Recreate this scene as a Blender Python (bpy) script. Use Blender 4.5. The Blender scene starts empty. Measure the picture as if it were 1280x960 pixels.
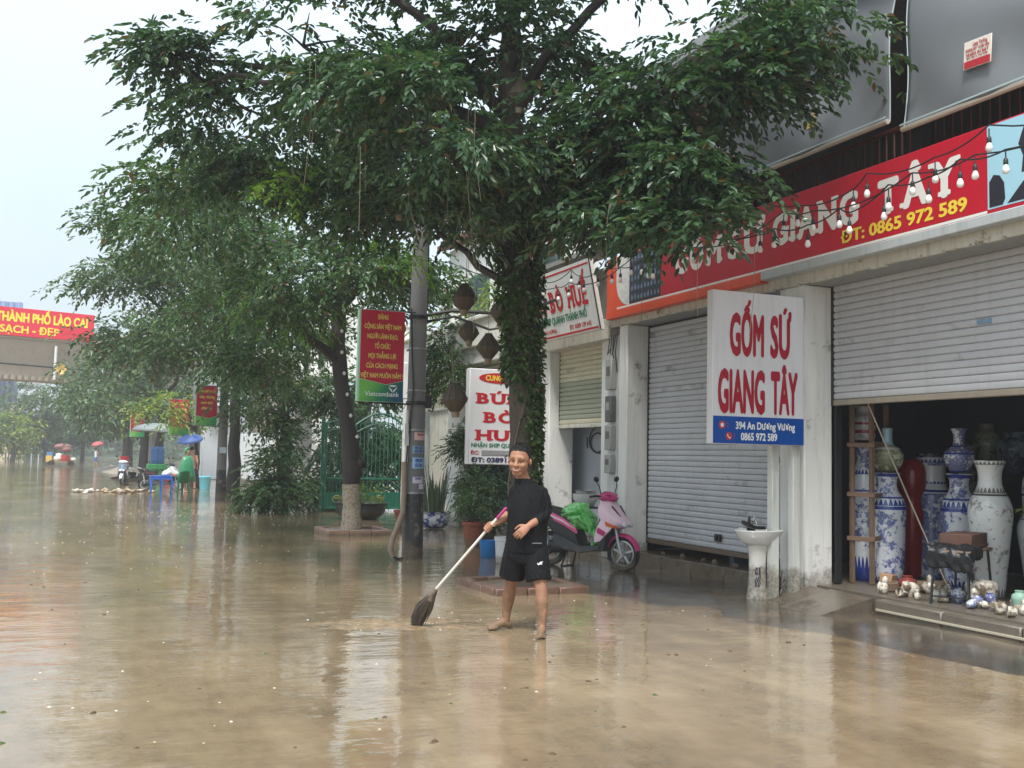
import bpy, bmesh, math, random
import numpy as np
from mathutils import Vector, Matrix
random.seed(7); rng = np.random.default_rng(7)
PI = math.pi
SC = bpy.context.scene
COL = SC.collection

# ------------------------------------------------------------------ camera, sky, sun, exposure
CAM_YAW, CAM_PITCH, CAM_ROLL = 0.39364951, 0.07053133, 0.02
def camera():
    f = Vector((math.sin(CAM_YAW)*math.cos(CAM_PITCH), math.cos(CAM_YAW)*math.cos(CAM_PITCH), math.sin(CAM_PITCH)))
    r = Vector((math.cos(CAM_YAW), -math.sin(CAM_YAW), 0)); u = r.cross(f)
    r2 = r*math.cos(CAM_ROLL)+u*math.sin(CAM_ROLL); u2 = u*math.cos(CAM_ROLL)-r*math.sin(CAM_ROLL)
    cd = bpy.data.cameras.new('camera'); cd.sensor_width = 36; cd.lens = 36*1300/1280
    cd.clip_start = .05; cd.clip_end = 3000
    o = bpy.data.objects.new('camera', cd); COL.objects.link(o)
    m = Matrix.Identity(4)
    for i in range(3):
        m[i][0], m[i][1], m[i][2] = r2[i], u2[i], -f[i]
    m[0][3], m[1][3], m[2][3] = 0, 0, 1.6
    o.matrix_world = m; SC.camera = o
camera()
SUN_ELEV, SUN_AZ = math.radians(58), math.radians(215)     # azimuth clockwise from +y
def sky_and_sun():
    w = bpy.data.worlds.new('World'); SC.world = w; w.use_nodes = True
    nt = w.node_tree; nt.nodes.clear()
    out = nt.nodes.new('ShaderNodeOutputWorld'); bg = nt.nodes.new('ShaderNodeBackground')
    sky = nt.nodes.new('ShaderNodeTexSky'); sky.sky_type = 'NISHITA'; sky.sun_disc = False
    sky.sun_elevation = SUN_ELEV; sky.sun_rotation = SUN_AZ; sky.air_density = 1.2; sky.dust_density = 4.0; sky.ozone_density = 1.5
    # thin even cloud cover: the clear sky seen through a pale grey veil with soft large clouds
    tc = nt.nodes.new('ShaderNodeTexCoord'); nz = nt.nodes.new('ShaderNodeTexNoise')
    nz.inputs['Scale'].default_value = 2.2; nz.inputs['Detail'].default_value = 4
    cr = nt.nodes.new('ShaderNodeValToRGB')
    cr.color_ramp.elements[0].position = .35; cr.color_ramp.elements[0].color = (5.9, 6.85, 7.45, 1)
    cr.color_ramp.elements[1].position = .7; cr.color_ramp.elements[1].color = (6.7, 7.6, 8.15, 1)
    # overcast luminance rises from the horizon to the zenith as (1 + 2 sin e) / 3
    sx = nt.nodes.new('ShaderNodeSeparateXYZ'); ma = nt.nodes.new('ShaderNodeMath'); ma.operation = 'MULTIPLY_ADD'; ma.use_clamp = False
    mz = nt.nodes.new('ShaderNodeMath'); mz.operation = 'MAXIMUM'; mz.inputs[1].default_value = 0
    ma.inputs[1].default_value = .66; ma.inputs[2].default_value = .34
    mm = nt.nodes.new('ShaderNodeMixRGB'); mm.blend_type = 'MULTIPLY'; mm.inputs[0].default_value = 1
    mx = nt.nodes.new('ShaderNodeMixRGB'); mx.inputs[0].default_value = .85
    nt.links.new(tc.outputs['Generated'], sx.inputs[0]); nt.links.new(sx.outputs['Z'], mz.inputs[0]); nt.links.new(mz.outputs[0], ma.inputs[0])
    nt.links.new(cr.outputs['Color'], mm.inputs[1]); nt.links.new(ma.outputs[0], mm.inputs[2])
    L = nt.links.new
    L(tc.outputs['Generated'], nz.inputs['Vector']); L(nz.outputs['Fac'], cr.inputs['Fac'])
    L(sky.outputs['Color'], mx.inputs[1]); L(mm.outputs['Color'], mx.inputs[2])
    L(mx.outputs['Color'], bg.inputs['Color']); bg.inputs['Strength'].default_value = .1
    L(bg.outputs[0], out.inputs['Surface'])
    sd = bpy.data.lights.new('sun', 'SUN'); sd.energy = 1.5; sd.angle = math.radians(14); sd.color = (1, .96, .9)
    s = bpy.data.objects.new('sun', sd); COL.objects.link(s)
    d = Vector((math.sin(SUN_AZ)*math.cos(SUN_ELEV), math.cos(SUN_AZ)*math.cos(SUN_ELEV), math.sin(SUN_ELEV)))
    s.rotation_euler = d.to_track_quat('Z', 'Y').to_euler(); s.location = d*40
sky_and_sun()
SC.view_settings.view_transform = 'Standard'; SC.view_settings.look = 'None'
SC.view_settings.exposure = 1.55; SC.view_settings.gamma = 1; SC.view_settings.use_curve_mapping = False
SC.render.engine = 'CYCLES'
SC.cycles.max_bounces = 8; SC.cycles.transparent_max_bounces = 8; SC.cycles.volume_bounces = 1

# ------------------------------------------------------------------ materials
def lin(r, g=None, b=None):
    if g is None: g = b = r
    return tuple(((c/255)/12.92 if c/255 <= .04045 else ((c/255+.055)/1.055)**2.4) for c in (r, g, b))
class NT:
    def __init__(s, name):
        s.m = bpy.data.materials.new(name); s.m.use_nodes = True; s.t = s.m.node_tree
        s.p = s.t.nodes['Principled BSDF']; s.out = s.t.nodes['Material Output']
    def n(s, ty, **kw):
        nd = s.t.nodes.new('ShaderNode'+ty)
        for k, v in kw.items():
            if hasattr(nd, k): setattr(nd, k, v)
        return nd
    def l(s, a, b): s.t.links.new(a, b)
    def noise(s, vec, scale, detail=4, rough=.6):
        z = s.n('TexNoise'); z.inputs['Scale'].default_value = scale; z.inputs['Detail'].default_value = detail
        z.inputs['Roughness'].default_value = rough; s.l(vec, z.inputs['Vector']); return z.outputs['Fac']
    def ramp(s, fac, stops, const=False):
        r = s.n('ValToRGB'); cr = r.color_ramp
        if const: cr.interpolation = 'CONSTANT'
        while len(cr.elements) < len(stops): cr.elements.new(.5)
        for e, (p, c) in zip(cr.elements, stops):
            e.position = p; e.color = (*c, 1) if len(c) == 3 else c
        s.l(fac, r.inputs['Fac']); return r.outputs['Color']
    def math(s, op, a, b=None, clamp=False):
        m = s.n('Math', operation=op); m.use_clamp = clamp
        for i, v in enumerate((a, b)):
            if v is None: continue
            if isinstance(v, (int, float)): m.inputs[i].default_value = v
            else: s.l(v, m.inputs[i])
        return m.outputs[0]
    def mix(s, fac, a, b, mode='MIX'):
        m = s.n('MixRGB', blend_type=mode)
        for i, v in enumerate((fac, a, b)):
            if isinstance(v, (int, float)): m.inputs[i].default_value = v
            elif isinstance(v, tuple): m.inputs[i].default_value = (*v[:3], 1)
            else: s.l(v, m.inputs[i])
        return m.outputs[0]
    def coord(s, jitter=True):
        tc = s.n('TexCoord').outputs['Object']
        if not jitter: return tc
        oi = s.n('ObjectInfo'); va = s.n('VectorMath', operation='ADD'); s.l(tc, va.inputs[0])
        sc = s.n('VectorMath', operation='SCALE'); sc.inputs['Scale'].default_value = 37.
        s.l(oi.outputs['Random'], sc.inputs[0]); s.l(sc.outputs[0], va.inputs[1]); return va.outputs[0]
    def pos(s): return s.n('NewGeometry').outputs['Position']
    def bump(s, h, strength, dist=.02):
        b = s.n('Bump'); b.inputs['Strength'].default_value = strength; b.inputs['Distance'].default_value = dist
        s.l(h, b.inputs['Height']); s.l(b.outputs[0], s.p.inputs['Normal'])
MUD = lin(108, 94, 76)
_mc = {}
def mat(name, col, rough=.6, var=.18, scale=6., bump=.0, bscale=60., metal=0., mud=0., streak=0., spec=.5, stain=None, alpha=None, scuff=0.):
    """mud: height in metres up to which flood mud clings (ragged edge); streak: rain streak strength on walls"""
    if name in _mc: return _mc[name]
    t = NT(name); p = t.p; v = t.coord()
    f = t.noise(v, scale)
    base = t.mix(t.math('MULTIPLY', t.math('SUBTRACT', f, .35, True), var*2.6, True), tuple(c*(1+var*.25) for c in col), tuple(c*.45 for c in col))
    if streak:
        mp = t.n('Mapping'); mp.inputs['Scale'].default_value = (7, 7, .5); t.l(t.pos(), mp.inputs['Vector'])
        g = t.noise(mp.outputs[0], 1.6, 5, .7)
        base = t.mix(t.math('MULTIPLY', t.math('SUBTRACT', g, .5, True), streak*5, True), base, lin(105, 98, 86))
    if stain:
        g2 = t.noise(v, stain[1], 5, .7); base = t.mix(t.math('MULTIPLY', t.math('SUBTRACT', g2, stain[2], True), 9, True), base, stain[0])
    if scuff:
        mp = t.n('Mapping'); mp.inputs['Scale'].default_value = (1, 3.2, 26); t.l(t.pos(), mp.inputs['Vector'])
        g = t.noise(mp.outputs[0], 1.5, 5, .75); base = t.mix(t.math('MULTIPLY', t.math('SUBTRACT', g, .66, True), 14*scuff, True), base, lin(226, 226, 222))
        base = t.mix(t.math('MULTIPLY', t.math('SUBTRACT', .36, g, True), 9*scuff, True), base, lin(98, 90, 84))
    if mud:
        sep = t.n('SeparateXYZ'); t.l(t.pos(), sep.inputs[0])
        g = t.noise(t.pos(), 5., 5, .7)
        hh = t.math('ADD', t.math('MULTIPLY', t.math('SUBTRACT', g, .5), mud*1.6), mud)
        mm = t.math('MULTIPLY', t.math('SUBTRACT', hh, sep.outputs['Z']), 3./max(mud, .1), True)
        g3 = t.noise(t.pos(), 22., 4, .7)
        mm = t.math('MULTIPLY', mm, t.math('MULTIPLY', g3, 1.3, True), True)
        base = t.mix(mm, base, t.ramp(t.noise(t.pos(), 3.5, 6, .7), [(.32, tuple(c*.45 for c in MUD)), (.5, MUD), (.72, tuple(c*1.35 for c in MUD))]))
    t.l(base, p.inputs['Base Color']); p.inputs['Roughness'].default_value = rough; p.inputs['Metallic'].default_value = metal
    p.inputs['Specular IOR Level'].default_value = spec
    if bump: t.bump(t.noise(v, bscale, 5), bump)
    if alpha is not None: p.inputs['Alpha'].default_value = alpha
    _mc[name] = t.m; return t.m

# ------------------------------------------------------------------ mesh builder and object helpers
class MB:
    def __init__(s): s.v = []; s.f = []; s.mi = []; s.cur = 0; s.seg = []
    def add(s, vs, fs):
        o = len(s.v); s.v.extend(tuple(map(float, q)) for q in vs); s.f.extend(tuple(i+o for i in f) for f in fs); s.mi.extend([s.cur]*len(fs)); return s
    def box(s, x0, x1, y0, y1, z0, z1):
        vs = [(x, y, z) for z in (z0, z1) for y in (y0, y1) for x in (x0, x1)]
        return s.add(vs, [(0, 2, 3, 1), (4, 5, 7, 6), (0, 1, 5, 4), (2, 6, 7, 3), (0, 4, 6, 2), (1, 3, 7, 5)])
    def cbox(s, x0, x1, y0, y1, z0, z1, b=.01):
        """box with chamfered long edges (all 12 edges cut)"""
        vs = []; X = (x0, x1); Y = (y0, y1); Z = (z0, z1); b = min(b, (x1-x0)*.45, (y1-y0)*.45, (z1-z0)*.45)
        bm = bmesh.new(); bmesh.ops.create_cube(bm, size=1)
        for v in bm.verts: v.co = Vector((X[v.co.x > 0], Y[v.co.y > 0], Z[v.co.z > 0]))
        bmesh.ops.bevel(bm, geom=bm.edges[:], offset=b, segments=1, affect='EDGES')
        bm.verts.index_update(); r = s.add([v.co for v in bm.verts], [[v.index for v in f.verts] for f in bm.faces]); bm.free(); return r
    def rbox(s, c, size, rot=(0, 0, 0), b=0.):
        t = MB(); sx, sy, sz = (k/2 for k in size)
        (t.cbox(-sx, sx, -sy, sy, -sz, sz, b) if b else t.box(-sx, sx, -sy, sy, -sz, sz))
        from mathutils import Euler
        M = Euler(rot).to_matrix(); c = Vector(c)
        return s.add([M@Vector(v)+c for v in t.v], t.f)
    def tube(s, pts, r, n=8, cap=True, closed=False, ends=False):
        pts = [Vector(p) for p in pts]; k = len(pts); rs = r if hasattr(r, '__len__') else [r]*k
        if ends:
            pts, rs = _round_ends(pts, list(rs)); k = len(pts)
        vs = []; up = None
        for i, p in enumerate(pts):
            d = (pts[(i+1) % k]-pts[i-1]) if closed else (pts[min(i+1, k-1)]-pts[max(i-1, 0)])
            if d.length < 1e-9: d = Vector((0, 0, 1))
            d.normalize()
            if up is None: up = Vector((0, 0, 1)) if abs(d.z) < .9 else Vector((1, 0, 0))
            a = d.cross(up); 
            if a.length < 1e-6: a = d.orthogonal()
            a.normalize(); up = a.cross(d).normalized(); b = up
            for j in range(n):
                t = 2*PI*j/n; vs.append(p+(a*math.cos(t)+b*math.sin(t))*rs[i])
        fs = []
        for i in range(k if closed else k-1):
            for j in range(n):
                fs.append((i*n+j, i*n+(j+1) % n, ((i+1) % k)*n+(j+1) % n, ((i+1) % k)*n+j))
        if cap and not closed: fs.append(tuple(range(n-1, -1, -1))); fs.append(tuple(range((k-1)*n, k*n)))
        return s.add(vs, fs)
    def lathe(s, prof, c=(0, 0, 0), n=24, sx=1., sy=1., cap=True):
        vs = [(c[0]+r*math.cos(2*PI*j/n)*sx, c[1]+r*math.sin(2*PI*j/n)*sy, c[2]+z) for r, z in prof for j in range(n)]
        fs = [(i*n+j, i*n+(j+1) % n, (i+1)*n+(j+1) % n, (i+1)*n+j) for i in range(len(prof)-1) for j in range(n)]
        if cap: fs.append(tuple(range(n-1, -1, -1))); fs.append(tuple(range((len(prof)-1)*n, len(prof)*n)))
        return s.add(vs, fs)
    def loft(s, rings, cap=True, closed=True):
        n = len(rings[0]); vs = [p for r in rings for p in r]
        fs = [(i*n+j, i*n+(j+1) % n, (i+1)*n+(j+1) % n, (i+1)*n+j) for i in range(len(rings)-1) for j in range(n if closed else n-1)]
        if cap: fs.append(tuple(range(n-1, -1, -1))); fs.append(tuple(range((len(rings)-1)*n, len(rings)*n)))
        return s.add(vs, fs)
    def ell(s, c, r, rot=(0, 0, 0), nu=16, nv=10):
        from mathutils import Euler
        M = Euler(rot).to_matrix(); c = Vector(c)
        vs = [M@Vector((r[0]*math.sin(PI*i/nv)*math.cos(2*PI*j/nu), r[1]*math.sin(PI*i/nv)*math.sin(2*PI*j/nu), -r[2]*math.cos(PI*i/nv)))+c for i in range(nv+1) for j in range(nu)]
        fs = [(i*nu+j, i*nu+(j+1) % nu, (i+1)*nu+(j+1) % nu, (i+1)*nu+j) for i in range(nv) for j in range(nu)]
        return s.add(vs, fs)
    def prism(s, poly, axis, a, b):
        """extrude a 2D outline: axis 'x': poly is (y,z), 'y': (x,z), 'z': (x,y)"""
        def P(q, w): return {'x': (w, q[0], q[1]), 'y': (q[0], w, q[1]), 'z': (q[0], q[1], w)}[axis]
        n = len(poly); vs = [P(q, a) for q in poly]+[P(q, b) for q in poly]
        return s.add(vs, [tuple(range(n)), tuple(range(2*n-1, n-1, -1))]+[(i, i+n, (i+1) % n+n, (i+1) % n) for i in range(n)])
    def quad(s, a, b, c, d): return s.add([a, b, c, d], [(0, 1, 2, 3)])
    def xf(s, M):
        s.v = [tuple(M@Vector(v)) for v in s.v]; return s
def _round_ends(pts, rs):
    d0 = (pts[0]-pts[1]).normalized(); d1 = (pts[-1]-pts[-2]).normalized(); P, R = [], []
    for k in (1., .8, .45): P.append(pts[0]+d0*rs[0]*k); R.append(max(rs[0]*math.sqrt(max(0, 1-k*k)), rs[0]*.02))
    P += pts; R += rs
    for k in (.45, .8, 1.): P.append(pts[-1]+d1*rs[-1]*k); R.append(max(rs[-1]*math.sqrt(max(0, 1-k*k)), rs[-1]*.02))
    return P, R
def worldloc(o):
    v = Vector((0, 0, 0))
    while o is not None: v += o.location; o = o.parent
    return v
def link(name, me, mats, parent=None, loc=None):
    o = bpy.data.objects.new(name, me); COL.objects.link(o)
    for m in (mats if isinstance(mats, (list, tuple)) else [mats]): me.materials.append(m)
    if parent is not None: o.parent = parent
    if loc is not None: o.location = loc
    return o
def obj(name, mb, m, parent=None, loc=None, sharp=40):
    """one mesh object; coordinates in mb are world coordinates (root not yet turned)"""
    off = Vector(loc) if loc is not None else (worldloc(parent) if parent is not None else Vector((0, 0, 0)))
    me = bpy.data.meshes.new(name)
    me.from_pydata([tuple(Vector(v)-off) for v in mb.v], [], mb.f)
    if any(mb.mi): me.polygons.foreach_set('material_index', mb.mi)
    if sharp is not None:
        me.polygons.foreach_set('use_smooth', [True]*len(me.polygons)); me.set_sharp_from_angle(angle=math.radians(sharp))
    me.update()
    return link(name, me, m, parent, loc)
def tag(o, label, cat, group=None, kind=None):
    if label: o['label'] = label
    if cat: o['category'] = cat
    if group: o['group'] = group
    if kind: o['kind'] = kind
    return o
def thing(name, label, cat, loc, group=None):
    o = bpy.data.objects.new(name, None); COL.objects.link(o); o.location = loc; o.empty_display_size = .2
    return tag(o, label, cat, group)
def one(name, mb, m, label, cat, loc, group=None, sharp=40): return tag(obj(name, mb, m, None, loc, sharp), label, cat, group)
def struct(name, mb, m, parent=None, sharp=40):
    o = obj(name, mb, m, parent, None, sharp)
    if parent is None: o['kind'] = 'structure'
    return o
def dup(root, loc, rz=None, label=None, group=None, scale=None):
    def cp(o, par):
        c = o.copy(); COL.objects.link(c); c.parent = par
        for ch in list(o.children): cp(ch, c)
        return c
    r = cp(root, None); r.location = loc
    if rz is not None: r.rotation_euler = (0, 0, rz)
    if scale: r.scale = (scale,)*3 if not hasattr(scale, '__len__') else scale
    if label: r['label'] = label
    if group: r['group'] = group
    return r
def piece(src, name, parent, loc, rot=None):
    c = bpy.data.objects.new(name, src.data); COL.objects.link(c); c.parent = parent; c.location = Vector(loc)-worldloc(parent)
    if rot: c.rotation_euler = rot
    return c
def baked(mb, voxel=None, smooth=4, disp=None):
    """fuse overlapping closed shapes into one continuous skin and return a MB"""
    me = bpy.data.meshes.new('tmp'); me.from_pydata(mb.v, [], mb.f); o = bpy.data.objects.new('tmp', me); COL.objects.link(o)
    if voxel:
        r = o.modifiers.new('r', 'REMESH'); r.mode = 'VOXEL'; r.voxel_size = voxel
    if smooth:
        sm = o.modifiers.new('s', 'SMOOTH'); sm.factor = .5; sm.iterations = smooth
    dg = bpy.context.evaluated_depsgraph_get(); dg.update(); ev = o.evaluated_get(dg); m2 = ev.to_mesh()
    out = MB(); out.add([v.co+v.normal*(disp(v.co) if disp else 0) for v in m2.vertices], [tuple(p.vertices) for p in m2.polygons])
    ev.to_mesh_clear(); bpy.data.objects.remove(o); bpy.data.meshes.remove(me); return out
# ------------------------------------------------------------------ lettering (flat print)
_tx = {}
def text2d(s, bold=0.):
    """vertices (unit size, left at 0, baseline 0), layer numbers and faces of a line of text; bold strokes are
    thickened by overlaying copies moved round a small circle, each on its own layer"""
    k = (s, bold)
    if k in _tx: return _tx[k]
    cu = bpy.data.curves.new('t', 'FONT'); cu.body = s; cu.size = 1; cu.resolution_u = 3; cu.fill_mode = 'FRONT'
    o = bpy.data.objects.new('t', cu); COL.objects.link(o)
    dg = bpy.context.evaluated_depsgraph_get(); dg.update(); ev = o.evaluated_get(dg); me = ev.to_mesh()
    V = np.array([v.co[:2] for v in me.vertices]) if len(me.vertices) else np.zeros((0, 2)); Fc = [tuple(p.vertices) for p in me.polygons]
    ev.to_mesh_clear(); bpy.data.objects.remove(o); bpy.data.curves.remove(cu)
    n = len(V); off = [(0, 0)]+[(bold*math.cos(2*PI*i/8), bold*math.sin(2*PI*i/8)*.8) for i in range(8)] if bold > .005 else [(0, 0)]
    if n: Fc = [tuple(i+n*j for i in f) for j in range(len(off)) for f in Fc]; V = np.concatenate([V+np.array(q) for q in off])
    Ly = np.repeat(np.arange(len(off)), n)
    _tx[k] = (V, Fc, Ly); return _tx[k]
def text(mb, s, o, u, v, h, width=None, x=0., y=0., bold=.02, align='c', xs=1., lift=0., acc=1.):
    """cap height h metres at (x,y) on the plane o + x*u + y*v; width fits the line; align by centre, left or right"""
    V, Fc, Ly = text2d(s, bold)
    if not len(V): return
    mb.seg.append((len(mb.v), len(mb.f)))
    V = np.stack([V[:, 0]-V[:, 0].min(), np.where(V[:, 1] > .76, .76+(V[:, 1]-.76)*acc, V[:, 1])], 1); w = V[:, 0].max(); sy = h/.727; sx = sy*xs
    if width: sx = width/w
    X = V[:, 0]*sx; Y = V[:, 1]*sy; W = w*sx
    X = X+x-(W/2 if align == 'c' else W if align == 'r' else 0); Y = Y+y
    o = Vector(o); u = Vector(u); v = Vector(v); nn = u.cross(v).normalized()
    mb.add([o+u*a+v*b+nn*(lift+.00025*c) for a, b, c in zip(X, Y, Ly)], Fc)
SERIF = {'I': [(.5, 0, .62), (.5, 1, .62)], 'A': [(.1, 0, .34), (.9, 0, .34)], 'N': [(.1, 0, .34), (.1, 1, .3), (.9, 1, .34)], 'G': [(.86, .46, .34)], 'T': [(.5, 0, .5)],
         'Y': [(.08, 1, .36), (.92, 1, .36), (.5, 0, .5)], 'M': [(.1, 0, .3), (.9, 0, .3), (.1, 1, .22), (.9, 1, .22)], 'U': [(.12, 1, .38), (.86, 1, .34)], 'B': [(.08, 0, .3), (.08, 1, .3)],
         'H': [(.12, 0, .38), (.88, 0, .38), (.12, 1, .38), (.88, 1, .38)], 'E': [(.1, 0, .3), (.1, 1, .3)], 'S': [], 'O': []}
BASEL = {'Ố': 'O', 'Ứ': 'U', 'Â': 'A', 'Ú': 'U', 'Ò': 'O', 'Ế': 'E', 'Ồ': 'O', 'Ư': 'U'}
def serif_text(mb, s, o, u, v, h, width, x=0., y=0., bold=.05, lift=0.):
    """fat slab-serif lettering: heavy letters with slabs added at the stroke ends"""
    parts = []; cx = 0.; mb.seg.append((len(mb.v), len(mb.f)))
    for ch in s:
        if ch == ' ': cx += .42; continue
        V, Fc, Ly = text2d(ch, bold); b = BASEL.get(ch, ch); B = text2d(b, bold)[0]
        x0, x1 = B[:, 0].min(), B[:, 0].max(); w = x1-x0
        parts.append((V[:, 0]-x0+cx, V[:, 1], Fc, Ly))
        for i, (fx, fy, fw) in enumerate(SERIF.get(b, [])):
            a = cx+w*fx; ww = max(fw*w, .19) if b != 'I' else .36; t = .1; z = 0 if fy == 0 else .727-t if fy == 1 else fy*.727-t/2
            if fx < .5: c0, c1 = a-ww/2-.03, a+ww/2
            elif fx > .5: c0, c1 = a-ww/2, a+ww/2+.03
            else: c0, c1 = a-ww/2, a+ww/2
            q = [(c0+.02, z), (c1-.02, z), (c1, z+.02), (c1, z+t-.02), (c1-.02, z+t), (c0+.02, z+t), (c0, z+t-.02), (c0, z+.02)]
            parts.append((np.array([k[0] for k in q]), np.array([k[1] for k in q]), [tuple(range(8))], np.full(8, 9+i)))
        cx += w+.11
    W = cx-.11; sx = width/W; sy = h/.727
    o = Vector(o); u = Vector(u); v = Vector(v); nn = u.cross(v).normalized()
    for X, Y, Fc, Ly in parts: mb.add([o+u*(a*sx+x-width/2)+v*(b*sy+y)+nn*(lift+.00025*c) for a, b, c in zip(X, Y, Ly)], Fc)
def printed(name, parent, m, fn):
    mb = MB(); fn(mb); cuts = (mb.seg or [(0, 0)])+[(len(mb.v), len(mb.f))]; o = None
    for (v0, f0), (v1, f1) in zip(cuts, cuts[1:]):
        q = MB(); q.add(mb.v[v0:v1], [tuple(i-v0 for i in f) for f in mb.f[f0:f1]]); o = obj(name, q, m, parent, None, None)
    return o
# ------------------------------------------------------------------ ground, water, pavement
def fbm(x, y, seed=0, oct=4):
    r = np.random.default_rng(seed); out = np.zeros_like(x, dtype=float); a = 1.
    for i in range(oct):
        for k in range(3):
            th = r.uniform(0, 2*PI); f = 2**i*r.uniform(.7, 1.3); ph = r.uniform(0, 2*PI, 2)
            out += a*np.sin((x*math.cos(th)+y*math.sin(th))*f+ph[0]+1.3*np.sin((y*math.cos(th)-x*math.sin(th))*f*.6+ph[1]))/3
        a *= .55
    return out
def grid_mesh(x0, x1, y0, y1, nx, ny, fz):
    X, Y = np.meshgrid(np.linspace(x0, x1, nx), np.linspace(y0, y1, ny)); Z = fz(X, Y)
    V = np.stack([X, Y, Z], -1).reshape(-1, 3); i = np.arange((ny-1)*(nx-1)); r, c = i//(nx-1), i % (nx-1); a = r*nx+c
    return V, np.stack([a, a+1, a+nx+1, a+nx], 1)
def np_obj(name, V, Fq, m, parent=None, loc=None, smooth=True):
    me = bpy.data.meshes.new(name); n, k = len(Fq), Fq.shape[1]
    if loc is not None: V = V-np.array(loc)
    elif parent is not None: V = V-np.array(worldloc(parent))
    me.vertices.add(len(V)); me.vertices.foreach_set('co', V.astype(np.float32).ravel())
    me.loops.add(n*k); me.loops.foreach_set('vertex_index', Fq.astype(np.int32).ravel())
    me.polygons.add(n); me.polygons.foreach_set('loop_start', np.arange(0, n*k, k, dtype=np.int32))
    me.polygons.foreach_set('use_smooth', np.full(n, smooth)); me.update(calc_edges=True)
    return link(name, me, m, parent, loc)
def water_mat():
    t = NT('muddy water'); p = t.p; P = t.pos()
    f = t.noise(P, .35, 5, .6); f2 = t.noise(P, 3., 4, .6)
    mp = t.n('Mapping'); mp.inputs['Scale'].default_value = (1.1, .3, 1); mp.inputs['Rotation'].default_value = (0, 0, .5); t.l(P, mp.inputs['Vector'])
    silt = t.noise(mp.outputs[0], 1.3, 8, .72)
    k = t.math('ADD', t.math('ADD', t.math('MULTIPLY', f, .4), t.math('MULTIPLY', f2, .2)), t.math('MULTIPLY', silt, .4))
    t.l(t.ramp(k, [(.34, lin(92, 80, 64)), (.46, lin(125, 108, 86)), (.56, lin(145, 127, 102)), (.68, lin(170, 152, 126))]), p.inputs['Base Color'])
    # calm mirror patches against patches roughened by rain and current
    calm = t.ramp(t.noise(mp.outputs[0], .8, 4, .6), [(.40, (0,)*3), (.62, (1,)*3)])
    t.l(t.math('ADD', t.math('MULTIPLY', calm, .075), .018), p.inputs['Roughness']); p.inputs['IOR'].default_value = 1.55
    m2 = t.n('Mapping'); m2.inputs['Scale'].default_value = (1., 2.2, 1); m2.inputs['Rotation'].default_value = (0, 0, .35); t.l(P, m2.inputs['Vector'])
    a = t.noise(m2.outputs[0], 1.3, 3, .5); b = t.noise(m2.outputs[0], 6.5, 3, .55); d = t.noise(P, 30., 3, .6)
    h = t.math('ADD', t.math('ADD', t.math('MULTIPLY', a, .8), t.math('MULTIPLY', t.math('MULTIPLY', b, .34), t.math('ADD', t.math('MULTIPLY', calm, .8), .25))), t.math('MULTIPLY', t.math('MULTIPLY', d, .1), calm))
    # rings spreading from the man's feet and the broom
    for x, y, am in ((3.62, 8.98, .5), (3.94, 8.62, .5), (3.02, 9.45, .9)):
        vd = t.n('VectorMath', operation='DISTANCE'); t.l(P, vd.inputs[0]); vd.inputs[1].default_value = (x, y, 0); q = vd.outputs['Value']
        wv = t.math('MULTIPLY', t.math('SINE', t.math('MULTIPLY', t.math('ADD', q, t.math('MULTIPLY', b, .12)), 52.)), t.math('MULTIPLY', t.math('POWER', 2.718, t.math('MULTIPLY', q, -2.6)), .09*am)); h = t.math('ADD', h, wv)
    t.bump(h, .17, .06); return t.m
WATER = water_mat()
V, Fq = grid_mesh(-320, 330, -60, 640, 14, 14, lambda x, y: x*0)
w_ = np_obj('flood_water', V, Fq, WATER); w_['kind'] = 'structure'
def pave_mat():
    t = NT('wet pavement'); p = t.p; P = t.pos()
    f = t.noise(P, .9, 6, .65)
    c = t.ramp(f, [(.3, lin(62, 58, 54)), (.5, lin(84, 77, 68)), (.7, lin(116, 102, 84))])
    t.l(c, p.inputs['Base Color']); t.l(t.ramp(t.noise(P, 2.3, 5, .7), [(.38, (.03,)*3), (.68, (.26,)*3)]), p.inputs['Roughness'])
    p.inputs['IOR'].default_value = 1.55; t.bump(t.noise(P, 30., 5, .65), .1, .01); return t.m
PAVE = pave_mat()
V, Fq = grid_mesh(4.6, 8.0, 2, 60, 46, 560, lambda x, y: -.010+.014*fbm(x*1.1, y*.8, 3)+.014*np.clip((x-5.4)/2.4, -1, 1)+.02*np.clip((9.8-y)/3, 0, 1)*np.clip((x-6.4)/1., 0, 1))
o = np_obj('pavement', V, Fq, PAVE); o['kind'] = 'structure'
# sludge pushed up by the broom
def sludge(x, y):
    d = np.exp(-(((x-2.75)/.62)**2+((y-9.75)/.34)**2)); d2 = np.exp(-(((x-3.6)/.8)**2+((y-9.35)/.3)**2))*.6
    return -.012+(.03*d+.022*d2)*(1+.5*fbm(x*9, y*11, 5))
V, Fq = grid_mesh(1.7, 4.6, 8.6, 10.6, 150, 110, sludge)
mm = NT('sludge'); ff = mm.noise(mm.pos(), 14, 5); mm.l(mm.ramp(ff, [(.3, lin(112, 94, 72)), (.7, lin(160, 138, 108))]), mm.p.inputs['Base Color']); mm.p.inputs['Roughness'].default_value = .22; mm.bump(mm.noise(mm.pos(), 60, 5), .4, .01)
o = np_obj('mud', V, Fq, mm.m); o['kind'] = 'stuff'; o['label'] = 'low ridge of brown sludge swept up in front of the broom'; 
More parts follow.
